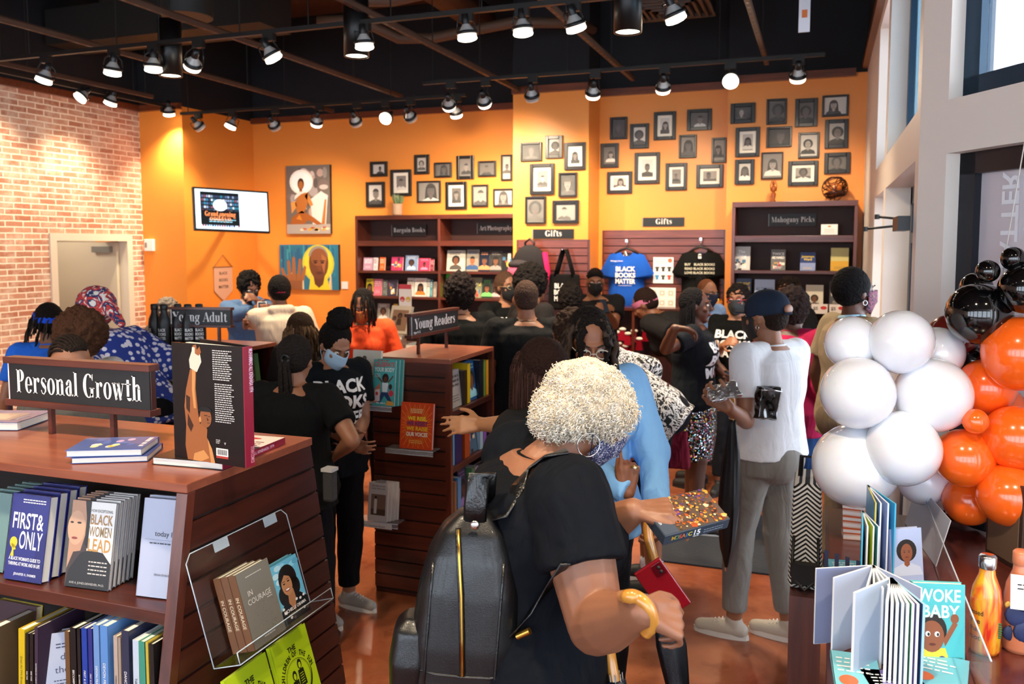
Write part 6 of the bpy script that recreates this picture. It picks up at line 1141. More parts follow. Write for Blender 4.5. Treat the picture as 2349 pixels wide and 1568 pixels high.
def a_pic(mb, M, w, h): mb.rect(w*.12, h*.1, w*.9, h*.85, mat('#8a6a54', .4), M); kid(mb, M, w*.5, h*.45, w*.4, '#5b3a28', '#3c2a20'); kid(mb, M, w*.25, h*.4, w*.3, '#5b3a28', '#a8927c')
p = onZ(910, 798, tz); Mx = T(p.x, p.y+.16, tz+.135); book('book', 'beige picture book propped upright on the piles', T(p.x, p.y+.02, tz+.128) @ RZ(-14) @ RX(-18), .24, .26, .03, '#c9bda8', a_pic, parts=True)
for k, (px, py) in enumerate(((1048, 796), (1062, 800), (1090, 794))): p = onZ(px, py, tz); flat('booklet', ['white booklet at the right of the pale table', 'pink sheet at the right of the pale table', 'yellow pencil-like booklet at the far right of the pale table'][k], p, .1, .14, .006, ['#e8e0d8', '#d89ab0', '#c8b03c'][k], 20*k, tz+.001, cat='booklet')
a, b = onY(916, 757, c.y+.35), onY(944, 757, c.y+.35); zt_ = onY(930, 652, c.y+.35).z; wS = b.x-a.x; hS = zt_-a.z
t = thing('promo_stand', 'narrow white promotional sign with four coloured circles', 'sign', T((a.x+b.x)/2, c.y+.35, 0)); MB().b2((-wS/2, 0, a.z), (wS/2, .008, zt_), mat('#ece4dc', .4)).build('card', t); MB().cyl((0, .01, tz), (0, .01, a.z+.05), .008, CHROME, n=8).cyl((0, .01, tz), (0, .01, tz+.01), .06, CHROME).build('stand', t)
mb = MB(); FM = frame((0, -.001, a.z), (1, 0, 0), (0, 0, 1)); mb.rect(-wS/2, hS*.9, wS/2, hS, mat('#c83a44', .4), FM)
for x, y, cc in ((-.22, .68, '#c83a3c'), (.25, .68, '#d8b03c'), (-.22, .42, '#2c5ca0'), (.25, .42, '#2c7050')): mb.disc(x*wS, y*hS, wS*.2, wS*.2, mat(cc, .4), FM); put(mb, txt('3+' if x < 0 else '5+', .04), FM, WT_, wS*.14, x=x*wS, y=y*hS-.02, z=.001)
mb.build('print', t)
# ================================================================ RIGHT COUNTER, BALLOONS
CZ = .93
t = thing('display_counter', 'dark wood display counter at the right, topped with board books', 'counter', T(.04, 1.0, 0)); I = T(-.04, -1.0, 0)
WN = lambda Y: NP.x+(NP.y-Y)*ND.x/-ND.y-.03
CT = wood('counter_wood', '#4a1c16', '#643028', axis='Y', rough=.22, coat=.4)
MB(I).prism([(.04, 1.0), (WN(1.0), 1.0), (WN(3.32), 3.32), (.04, 3.32)], CZ-.03, CZ, CT).build('top', t, bevel=.003)
MB(I).prism([(.055, 1.05), (WN(1.05)-.05, 1.05), (WN(3.3)-.05, 3.3), (.055, 3.3)], 0, CZ-.03, DARKW).build('body', t)
MB(I).b2((.036, 1.0, CZ-.045), (.046, 3.32, CZ+.002), MAHY).build('edge_strip', t)
tag(MB().b2((-.085, 3.38, 0), (.034, 3.95, .55), MAHZ).build('low_bench'), 'low wooden box beside the counter holding the chevron bag', 'bench')
# chevron tote
ct = bpy.data.materials.new('chevron_weave'); ct.use_nodes = True; nt = ct.node_tree; N = nt.nodes.new; L = nt.links.new; bs = nt.nodes['Principled BSDF']; bs.inputs['Roughness'].default_value = .8
tc = N('ShaderNodeTexCoord'); sx = N('ShaderNodeSeparateXYZ'); L(tc.outputs['Object'], sx.inputs[0])
def mth(op, a, b=None, c=None):
    n = N('ShaderNodeMath'); n.operation = op
    for i, v in enumerate((a, b, c)):
        if v is None: continue
        if isinstance(v, (int, float)): n.inputs[i].default_value = v
        else: L(v, n.inputs[i])
    return n.outputs[0]
tri = mth('PINGPONG', sx.outputs['X'], .05); zz = mth('ADD', sx.outputs['Z'], mth('MULTIPLY', tri, .8)); st = mth('GREATER_THAN', mth('FRACT', mth('MULTIPLY', zz, 55)), .5); L(ramp(nt, st, [(0, '#0f0f10'), (1, '#e8e4dc')], 'CONSTANT'), bs.inputs['Base Color'])
t = thing('chevron_bag', 'black and white chevron woven bag on the low box beside the counter', 'bag', T(-.03, 3.6, .55)); MB().box((0, 0, .21), (.13, .3, .42), ct, taper=(.8, .9)).build('body', t, bevel=.02)
MB(T(0, -.16, .02)).tube([(-.045, 0, .2), (-.05, -.03, .05), (0, -.045, 0), (.05, -.03, .05), (.045, 0, .2)], .006, BLACK, 6).b2((-.05, -.04, .02), (.05, 0, .1), mat('#14110f', .5, alpha=.9)).build('mesh_pocket', t)
MB().tube([(-.03, 0, .4), (-.025, 0, .5), (.025, 0, .5), (.03, 0, .4)], .01, BLACK, 8).build('handle', t)
# small boxes, board books, divider, bottles
p = onZ(1958, 1232, CZ)
for k in range(6): b_ = MB().b2((-.035, -.03, 0), (.035, .03, .019), mat('#d8602c' if k % 2 else '#e8b8a0', .4)).b2((-.0352, -.0302, .004), (.0352, -.03, .014), mat('#f0e4dc', .4)).build('card_box'); b_.matrix_world = T(p.x, p.y, CZ+.001+k*.02) @ RZ(4-k*2); tag(b_, 'small orange and white box on the counter, '+['lowest', 'second up', 'third up', 'fourth up', 'fifth up', 'topmost'][k]+' in its stack', 'box', 'stacked orange and white boxes')
M = frame((.345, 3.25, CZ), (0, -1, 0), (1, 0, 0), (0, 0, 1)); t = thing('acrylic_divider', 'clear upright divider running along the middle of the counter', 'divider', M); MB().b2((0, -.002, 0), (1.35, .002, .13), ACRYL).build('sheet', t); MB().tube([(0, 0, .13), (1.35, 0, .13)], .002, mat('#c8dae8', .1, alpha=.8), 5).tube([(0, 0, 0), (0, 0, .13)], .002, mat('#c8dae8', .1, alpha=.8), 5).build('edge', t)
t = thing('card_sheet', 'pale stiff card leaning along the counter divider', 'card', frame((.3, 3.22, CZ+.001), (.12, -1, 0), (1, .12, 0), (0, 0, 1)) @ RX(-14)); MB().b2((0, -.0015, 0), (.42, .0015, .15), mat('#b8bcc8', .3)).build('sheet', t); lmb = MB(); lines(lmb, frame((0, .0018, 0), (1, 0, 0), (0, 0, 1)), .03, .12, .3, 4, .025, .008, mat('#5c6478', .5), 3, 0); lmb.build('print', t)
def fan(label, px, py, h, w_, panels, th=.004, z0=CZ, name='board_book', art=None):
    """board book standing open: panels turn about the upright spine; angle 0 = towards the viewer, + = to the right"""
    p = onZ(px, py, z0+h); t = thing(name, label, 'book', T(p.x, p.y, z0+.001))
    for i, (ang, col, edge, nm) in enumerate(panels):
        mb = MB(RZ(ang)); mb.b2((-th/2, -w_, 0), (th/2, -.002, h), mat(edge, .5)); mb.b2((-th/2-.0004, -w_+.001, .001), (-th/2, -.003, h-.001), mat(col, .3)); mb.b2((th/2, -w_+.001, .001), (th/2+.0004, -.003, h-.001), mat(col, .3))
        if nm == 'art' and art: art(mb, RZ(ang) @ frame((-th/2-.0006, -.002, 0), (0, -1, 0), (0, 0, 1)), w_, h, mat)
        mb.build('cover' if i in (0, len(panels)-1) else 'page', t)
    return t
EDG = '#e4e8ee'
fan('tall blue board book standing half open at the far end of the counter', 1990, 1112, .25, .19, [(4, '#2f8fc0', '#c8b83c', ''), (8, '#8aa8d0', EDG, ''), (14, '#9cb0dc', EDG, ''), (20, '#3aa0d0', '#4cb0d8', '')])
fan('smaller blue and lime board book in front of the tall one', 1978, 1170, .2, .15, [(-2, '#3c8cb0', '#4cb8e0', ''), (3, '#d8e4ec', EDG, ''), (9, '#b8d030', EDG, ''), (14, '#3c90c0', EDG, '')])
def boyart(mb, M, w, h, mt): mb.disc(w*.5, h*.72, w*.3, h*.22, mt('#1c120e', .5), M, 0); mb.disc(w*.52, h*.6, w*.25, h*.24, mt('#6b3a26', .5), M, .0002); mb.pg([(w*.3, 0), (w*.34, h*.4), (w*.7, h*.4), (w*.76, 0)], mt('#6a4a24', .5), M, .0001)
def stripeart(mb, M, w, h, mt):
    for k in range(5): mb.rect(w*(.02+.2*k), .002, w*(.1+.2*k), h-.002, mt('#2c3450', .5), M)
fan('wide open board book with a striped panel and a brown-skinned child inside', 2003, 1296, .19, .15, [(-62, '#7c86a8', EDG, 'art'), (-38, '#c0cce4', EDG, ''), (-8, '#dfe6f0', EDG, ''), (-2, '#cfd8e8', EDG, ''), (5, '#e8ecf4', EDG, ''), (12, '#cfd8e8', EDG, ''), (20, '#e0e8f4', EDG, ''), (40, '#b8c4e0', EDG, '')], art=stripeart)
fan('open board book showing a child page behind the nearest fan', 2000, 1305, .16, .12, [(-30, '#d0dcf0', EDG, 'art'), (-26, '#c8d8ec', EDG, '')], z0=CZ+.0, art=boyart)
fan('nearest board book fanned open with many thick white-edged pages', 2044, 1324, .2, .15, [(-34, '#b8c8dc', EDG, ''), (-7, '#d8e0ec', EDG, ''), (-3, '#8fa4b8', EDG, ''), (1, '#e0e8f0', EDG, ''), (5, '#7090a8', EDG, ''), (9, '#e0e8f0', EDG, ''), (13, '#3c8c6c', EDG, ''), (17, '#8a7cc0', EDG, ''), (22, '#2c4c70', '#9cc8e0', '')], th=.0055)
def a_woke(mb, M, w, h):
    mb.rect(0, 0, w, h, mat('#4cb4bc', .35), M); W_ = mat('#d8eef0', .4); put(mb, txt('WOKE', .03), M, W_, h*.16, w*.85, x=w*.5, y=h*.78); put(mb, txt('BABY', .03), M, W_, h*.16, w*.75, x=w*.52, y=h*.58)
    s_ = mat('#8a4f30', .5); mb.pg(P([(.62, .22), (.86, .5), (.78, .54), (.58, .3)], w, h), s_, M, .0006); mb.disc(w*.8, h*.57, w*.08, h*.06, s_, M, .0008); mb.disc(w*.38, h*.42, w*.27, h*.2, mat('#1c120e', .5), M, .0005); mb.disc(w*.36, h*.34, w*.24, h*.2, s_, M, .0007); mb.pg(P([(.14, .0), (.2, .18), (.62, .2), (.72, .0)], w, h), mat('#e0c83c', .5), M, .0006); mb.disc(w*.56, h*.05, w*.08, h*.05, mat('#3c3470', .5), M, .0008)
    for x in (.28, .46): mb.disc(w*x, h*.37, w*.05, h*.035, mat('#f0f0ee', .4), M, .0009, n=10); mb.disc(w*(x+.015), h*.365, w*.025, h*.022, EMB, M, .001, n=8)
    mb.disc(w*.37, h*.24, w*.07, h*.018, mat('#5c2418', .5), M, .0009, n=8); put(mb, txt('MAHOGANY BROWNE'), M, mat('#2c5c60', .5), h*.03, w*.3, x=w*.8, y=h*.06)
p = onZ(2134, 1507, CZ); book('board_book', 'turquoise Woke Baby board book with a raised fist, beside the fanned books', T(p.x+.012, p.y-.02, CZ+.001) @ RZ(14) @ RX(-5), .115, .185, .022, '#4cb4bc', a_woke, parts=True)
p = onZ(2080, 1400, CZ); book('board_book', 'pale board book leaning behind the Woke Baby cover', T(p.x+.012, p.y+.16, CZ+.001) @ RZ(30) @ RX(-8), .1, .17, .02, '#a8b8e0', lambda mb, M, w, h: face(mb, M, w*.5, h*.6, h*.3, '#8a4f30', '#1c120e', '#c8d4ec', 'afro'), parts=True)
for px, py, w_, h_, yaw, c, l in ((1960, 1320, .14, .16, 8, '#4c9cb8', 'teal board book lying far left of the fanned books'), (2060, 1318, .13, .17, -6, '#2c7ca8', 'blue board book lying behind the fanned books'), (1965, 1560, .1, .2, 3, '#7cc8d8', 'pale cyan board book lying at the near left of the counter'), (2145, 1555, .13, .18, -10, '#6cb8cc', 'light cyan board book lying in front of the Woke Baby book'), (2060, 1590, .12, .14, 14, '#6a5c9c', 'purple board book at the bottom edge of the counter')):
    p = onZ(px, py, CZ); flat('board_book', l, p, w_, h_, .016, c, yaw, CZ+.001, lambda mb, M, w, h, c=c: (lines(mb, M, w*.1, h*.8, w*.7, 4, h*.1, h*.035, mat('#e8f0f4', .4), len(c)), mb.disc(w*.3, h*.3, w*.2, h*.12, mat('#d86a3c', .4), M, .0005)))
# drink bottles
def swirl(name, stops, sc=3):
    m = bpy.data.materials.new(name); m.use_nodes = True; nt = m.node_tree; b = nt.nodes['Principled BSDF']; tc = nt.nodes.new('ShaderNodeTexCoord'); n = nt.nodes.new('ShaderNodeTexNoise'); n.inputs['Scale'].default_value = sc; n.inputs['Distortion'].default_value = 2
    mp = nt.nodes.new('ShaderNodeMapping'); mp.inputs['Scale'].default_value = (6, 6, 1.5); nt.links.new(tc.outputs['Object'], mp.inputs['Vector']); nt.links.new(mp.outputs[0], n.inputs['Vector']); nt.links.new(ramp(nt, n.outputs['Fac'], stops), b.inputs['Base Color']); b.inputs['Roughness'].default_value = .22; b.inputs['Coat Weight'].default_value = .6; return m
p = onZ(2262, 1505, CZ); K_ = mat('#2a1c14', .5)
def hl(mb):
    for k, s_ in enumerate(('Blessed', 'tree', 'that', 'root')): wrap(txt(s_, .01), None, K_, .0376, .014, -.9, .045, .105-.022*k)(mb)
    for a in range(7): mb.ell((.0375*math.sin(.85)+0*a, -.0375*math.cos(.85), .05+a*.006), (.008-.0007*abs(a-3), .002, .003), mat('#2c5c2c', .5), 8)
bottle('orange and yellow marbled drink bottle with a steel cap on the counter', T(p.x, p.y+.03, CZ+.001) @ Matrix.Scale(.92, 4), body=swirl('marbled_orange', [(.3, '#c8281c'), (.45, '#e0701c'), (.6, '#e0a81e')]), cap=CHROME, let=hl)
p = onZ(2330, 1500, CZ)
def fl(mb):
    for a, z, c, r_ in ((-.3, .1, '#22305c', .03), (.2, .06, '#22305c', .028), (-.9, .12, '#e8c860', .01), (-.7, .05, '#1c2850', .02), (.0, .13, '#1c2850', .02)):
        mb.ell((.036*math.sin(a), -.036*math.cos(a), z), (r_, .004, r_), mat(c, .5), 10)
bt = bottle('salmon drink bottle with navy flowers and a hanging tag at the right edge', T(p.x+.01, p.y+.03, CZ+.001) @ Matrix.Scale(.95, 4), body=mat('#c87a58', .3), cap=mat('#c87a58', .3), let=fl)
mb = MB(T(.0, -.045, .12) @ RX(-8)); mb.b2((-.03, -.001, 0), (.045, .001, .085), mat('#e8e4e4', .5)); lines(mb, frame((0, -.0015, 0), (1, 0, 0), (0, 0, 1)), -.015, .06, .045, 2, .01, .003, EMB, 3); mb.rect(.0, .008, .03, .018, EMB, frame((0, -.0015, 0), (1, 0, 0), (0, 0, 1))); mb.build('hang_tag', bt)
p = onZ(2290, 1330, CZ); t = thing('framed_sign_back', 'dark brown frame standing seen from behind near the orange balloons', 'frame', T(.56, 2.92, CZ) @ RZ(22)); MB().b2((-.015, -.09, 0), (.015, .09, .26), mat('#3c2a20', .5)).build('frame', t, bevel=.003); MB().b2((-.018, -.075, .015), (-.0155, .075, .245), mat('#6a5440', .6)).b2((-.0195, .0, .12), (-.018, .025, .15), WHITE).build('back_board', t)
FK = cloth('#16161c', fold=.8, fs=25)
t = thing('patterned_scarf', 'black scarf with multicoloured specks bunched at the far end of the counter', 'scarf', T(.47, 3.24, CZ)); mb = MB(); q = random.Random(3)
mb.tube([(-.12, -.02, .03), (-.07, .03, .035), (0, 0, .045), (.05, -.02, .03), (.07, -.07, .03)], [.02, .028, .032, .03, .02], FK, 10, flat=.8); mb.build('cloth', t)
mb = MB()
for k in range(46): a = q.random(); mb.ell((-.12+.18*a+q.uniform(-.01, .01), -.01+q.uniform(-.03, .02), .055+q.uniform(-.012, .012)), (.006, .004, .002), mat(q.choice(['#e8e4e0', '#5cb8d0', '#e8a03c', '#d84c8c', '#8ac04c']), .5), 5)
mb.build('specks', t)
p = onZ(2165, 1190, CZ); tag(MB(T(.40, 3.27, CZ+.027)).cyl((-.03, 0, 0), (.03, 0, 0), .026, CHROME).build('metal_tin'), 'silver tin lying at the far end of the counter', 'tin')
# balloons
def latex(col, rough=.12, sss=.25, tr=0):
    m = mat(col, rough, coat=.6, sss=sss, trans=tr, kind='latex'); return m
LW, LO, LK, LR = latex('#eef0f8', .14, .35), latex('#ff6a1a', .2, .3), latex('#06070a', .08, 0), latex('#7c2420', .2, .3)
BL = [ # px, py, r_px(width), squash, depth, colour, which
 (2067, 783, 73, 1, 3.02, LW, 'uppermost of the white cluster'), (1955, 787, 62, 1.08, 3.2, LW, 'upper left of the white cluster'), (2150, 809, 60, 1.05, 3.25, LW, 'upper right of the white cluster, tinted pink'), (1968, 901, 84, .88, 3.0, LW, 'middle left of the white cluster'),
 (2140, 906, 86, .86, 3.0, LW, 'middle right of the white cluster'), (1963, 1066, 98, .96, 3.1, LW, 'largest, at the lower left of the white cluster'), (2070, 1029, 86, .96, 2.9, LW, 'lower middle of the white cluster'), (2117, 1100, 58, 1, 3.3, LW, 'low behind the white cluster'), (2140, 1128, 46, 1, 3.45, LW, 'lowest, touching the counter behind the white cluster'),
 (2343, 808, 86, .9, 2.85, LO, 'uppermost orange one at the right edge'), (2262, 888, 66, 1.05, 3.1, LO, 'second orange one, under the black ones'), (2238, 966, 29, .95, 2.8, LO, 'small orange one between the bigger ones'), (2330, 1003, 75, .95, 2.85, LO, 'orange one at mid height by the right edge'), (2212, 1049, 68, .95, 2.95, LO, 'orange one beside the lower white balloon'),
 (2315, 1136, 72, 1.02, 2.8, LO, 'lowest orange one, over the brown frame'), (2222, 1147, 58, 1, 3.1, LO, 'orange one low behind the others'), (2290, 940, 60, 1, 3.25, LO, 'orange one buried in the middle'),
 (2183, 775, 56, 1, 3.35, LR, 'dark red one behind the white cluster'), (2215, 800, 52, 1, 3.45, LR, 'second dark red one under the black balloon'),
 (2246, 719, 72, .97, 3.0, LK, 'largest black one'), (2266, 622, 26, .95, 2.85, LK, 'small black one, left of the top pair'), (2324, 593, 27, .95, 2.85, LK, 'small black one, topmost'), (2352, 662, 58, .98, 2.8, LK, 'black one cut by the right edge'), (2240, 660, 36, 1, 3.15, LK, 'black one peeking out behind the largest'), (2238, 828, 36, 1, 3.25, LK, 'black one low between the white and orange ones')]
qb = random.Random(5); CTR = {id(LW): (2050, 930), id(LO): (2280, 980), id(LR): (2200, 800), id(LK): (2290, 680)}
for px, py, rp, sq, d, m, nm in BL:
    d = 2.56+(d-2.8)*.5
    c = W(px, py, d); r_ = rp*d/F; k = CTR[id(m)]; cc = W(k[0], k[1], d+.1); dr_ = (cc-c).normalized()
    zx = dr_; M = frame(c, zx.orthogonal(), zx.cross(zx.orthogonal()), zx); n = 28; pr = []
    for j in range(17):
        ph = math.pi*j/16; z = -math.cos(ph); rr = math.sin(ph)*(1-.07*max(0, z)); pr.append((max(0, rr)*r_, z*r_*(1.0 if z < 0 else 1.06)))
    t = thing('balloon', {id(LW): 'white', id(LO): 'orange', id(LR): 'dark red', id(LK): 'glossy black'}[id(m)]+' balloon, '+nm, 'balloon', M, {id(LW): 'white balloons', id(LO): 'orange balloons', id(LR): 'dark red balloons', id(LK): 'black balloons'}[id(m)])
    MB(Matrix.Identity(4)).lathe(pr, m, n).build('envelope', t); MB().lathe([(0, r_*1.05), (.006, r_*1.055), (.004, r_*1.07), (.009, r_*1.1), (0, r_*1.1)], m, 8).build('knot', t)
a, b = W(2060, 900, 3.15), W(2300, 950, 3.1)
tag(MB().tube([W(2000, 1130, 2.74), W(2050, 960, 2.74), W(2100, 850, 2.76), W(2200, 800, 2.76), W(2290, 700, 2.7), W(2300, 950, 2.7), W(2260, 1150, 2.7)], .004, mat('#d8d8d0', .5), 6).tube([W(2290, 700, 2.7), W(2310, 560, 2.7), (.62, 2.4, 3.6), (.62, 2.4, CH)], .002, mat('#d8d8d0', .4), 5).build('balloon_garland_line'), 'thin clear line that the balloon garland is tied on', 'garland line')
# horizontal rods and door hardware by the far right door
p = onX(2088, 508, XWN); t = thing('door_closer_arm', 'black door closer with two thin arms at the far right door', 'door closer', T(p.x-.01, p.y, p.z))
for a, b in (((2012, 497), (2066, 502)), ((1985, 525), (2066, 517))):
    A, B = W(a[0], a[1], 5.0), W(b[0], b[1], 4.9); MB(T(-p.x+.01, -p.y, -p.z)).tube([A, B], .007, BLACK, 6).cyl(A+Vector((0, 0, -.014)), A+Vector((0, 0, .014)), .014, BLACK, n=8).build('arm', t)
MB(T(-p.x+.01, -p.y, -p.z)).b2((p.x-.06, p.y-.15, p.z-.04), (p.x-.012, p.y+.12, p.z+.02), BLACK).build('body', t)
# ================================================================ PEOPLE
V = Vector
TSC = bpy.data.scenes.new('workshop')
def cap(mb, p0, r0, p1, r1, n=14, flat0=False, flat1=False, ratio=1.0, up=None):
    p0, p1 = V(p0), V(p1); d = (p1-p0); L_ = d.length or 1e-5; d = d/L_; P_, Rr = [], []
    if not flat0:
        for a in (80, 55, 28): P_.append(p0-d*r0*math.sin(R(a))); Rr.append(r0*math.cos(R(a)))
    for i in range(5): t = i/4; P_.append(p0+d*L_*t); Rr.append(r0+(r1-r0)*t)
    if not flat1:
        for a in (28, 55, 80): P_.append(p1+d*r1*math.sin(R(a))); Rr.append(r1*math.cos(R(a)))
    mb.tube(P_, Rr, BLACK, n, flat=ratio, up=up)
def loft(mb, rings, n=28):
    """rings: (centre, side vector, front vector, half width, half depth)"""
    vs = []
    for c, s_, f, a, b in rings:
        for i in range(n):
            t = 2*math.pi*i/n; x, y = math.cos(t), math.sin(t); e = .8; x = math.copysign(abs(x)**e, x); y = math.copysign(abs(y)**e, y)
            vs.append(V(c)+V(s_)*(a*x)+V(f)*(b*y))
    k = len(rings); fs = [(j*n+i, j*n+(i+1) % n, (j+1)*n+(i+1) % n, (j+1)*n+i) for j in range(k-1) for i in range(n)]
    fs += [tuple(range(n-1, -1, -1)), tuple(range((k-1)*n, k*n))]; mb.add(vs, fs, BLACK, True)
def bake(name, mb, mt, vox, parent, smooth=6, disp=None):
    me = bpy.data.meshes.new(name); me.from_pydata([tuple(p) for p in mb.v], [], mb.f); o = bpy.data.objects.new(name, me); TSC.collection.objects.link(o)
    m = o.modifiers.new('r', 'REMESH'); m.mode = 'VOXEL'; m.voxel_size = vox; m.use_smooth_shade = True
    if smooth: m = o.modifiers.new('s', 'SMOOTH'); m.factor = .5; m.iterations = smooth
    dg = dgof(TSC); nm = bpy.data.meshes.new_from_object(o.evaluated_get(dg)); o.modifiers.clear(); TSC.collection.objects.unlink(o); COL.objects.link(o); o.data = nm; bpy.data.meshes.remove(me); nm.name = name
    nm.materials.clear(); nm.materials.append(mt)
    if disp:
        nm.update(); amp, sc, *z = disp; n = len(nm.vertices); co = [0.0]*(3*n); no = [0.0]*(3*n); nm.vertices.foreach_get('co', co); nm.vertices.foreach_get('normal', no)
        for i in range(0, 3*n, 3):
            q_ = V(co[i:i+3])*sc; a = amp*(noise.noise(q_)+.5*noise.noise(q_*2.3)); co[i] += no[i]*a; co[i+1] += no[i+1]*a; co[i+2] += no[i+2]*a
        nm.vertices.foreach_set('co', co)
    nm.polygons.foreach_set('use_smooth', [True]*len(nm.polygons)); nm.update(); o.parent = parent; return o
def solve(c, px, py, L_, sign, toL):
    """point on the pixel ray at distance L_ from c (local), nearer (-1) or farther (+1) from the viewer"""
    o = toL @ EYEV; r = (toL.to_3x3() @ ray(px, py)); k = r.length; r = r/k; oc = o-c; b = r.dot(oc); q_ = b*b-(oc.dot(oc)-L_*L_)
    if q_ < 0: p = o+r*(-b); return c+(p-c).normalized()*L_
    return o+r*(-b+sign*math.sqrt(q_))
def hand(mb, w_, d, n, side, curl=25, s=1, pose=None, spread=1.0):
    """w_ wrist, d hand direction, n palm normal, side = direction of the thumb"""
    d = V(d).normalized(); n = V(n); n = (n-d*n.dot(d)).normalized(); t = V(side); t = (t-d*t.dot(d)-n*t.dot(n)); t = t.normalized() if t.length > .01 else d.cross(n)
    k0 = w_+d*.085*s; off = [.032, .0108, -.0105, -.0312]
    for o_ in off: cap(mb, w_+d*.012*s+t*o_*.55*s, .0135*s, k0+t*o_*s+d*(.004-abs(o_)*.15)*s, .0115*s, 10)
    cap(mb, w_+t*.012*s, .02*s, w_+d*.05*s+t*.024*s, .0155*s, 10); cap(mb, w_-t*.01*s, .019*s, w_+d*.055*s-t*.024*s, .014*s, 10)
    L3 = [(.042, .026, .021), (.046, .029, .022), (.043, .027, .021), (.034, .021, .019)]; cu = curl if hasattr(curl, '__len__') else [curl]*4
    for i, o_ in enumerate(off):
        p = k0+t*o_*s; a = 0; rr = .0085 if i < 3 else .0075
        for j, l in enumerate(L3[i]):
            a += cu[i]*(1, 1.15, .8)[j]; dd = (d*math.cos(R(a))+n*math.sin(R(a))+t*(o_*2.2*spread*math.cos(R(a)))).normalized(); q_ = p+dd*l*s; cap(mb, p, (rr-.0006*j)*s, q_, (rr-.0006*(j+1))*s, 9); p = q_
    p = w_+d*.022*s+t*.026*s; th = pose if pose is not None else 35
    for j, (l, a) in enumerate(((.038, th+15), (.032, th-5), (.026, th-20))):
        dd = (d*math.cos(R(a))+t*math.sin(R(a))+n*.28*(j+1)*.6).normalized(); q_ = p+dd*l*s; cap(mb, p, (.0125-.0012*j)*s, q_, (.0112-.0012*j)*s, 9); p = q_
def strands(mb, C_, rx, n, length, rad, m_list, region, rndm, hc, out=.5, wav=.01, seg=9, taper=.5, drop=1.0, pull=None):
    """hair locks rooted on the skull; C_ = head matrix (x side, y front, z up)"""
    for _ in range(n):
        az, el = region(rndm); dv = V((math.cos(el)*math.sin(az), -math.cos(el)*math.cos(az)*1.0, math.sin(el)))
        p = V((dv.x*rx[0], dv.y*rx[1], dv.z*rx[2])); L_ = length*rndm.uniform(.8, 1.1); st = L_/seg; P_ = [p*.96]; G_ = (C_.to_3x3().inverted() @ V((0, 0, -1))).normalized(); v = dv*out+G_*.25; ph = rndm.uniform(0, 6)
        for k in range(seg):
            v = v*.5+G_*.55*drop
            if pull: v += V(pull)*.22
            v.normalize(); q_ = P_[-1]+v*st+V((math.sin(ph+k*1.3), math.cos(ph+k*1.7), 0))*wav
            e = math.sqrt((q_.x/rx[0])**2+(q_.y/rx[1])**2+((q_.z)/rx[2])**2)
            if e < 1.03 and q_.z > -rx[2]: q_ *= 1.03/e
            P_.append(q_)
        mb.tube([C_ @ x for x in P_], [rad*(1-taper*(i/seg)**2)*(1+(.2*(-1)**i if rad > .0055 else 0)) for i in range(seg+1)], rndm.choice(m_list), 6)
HN = {}
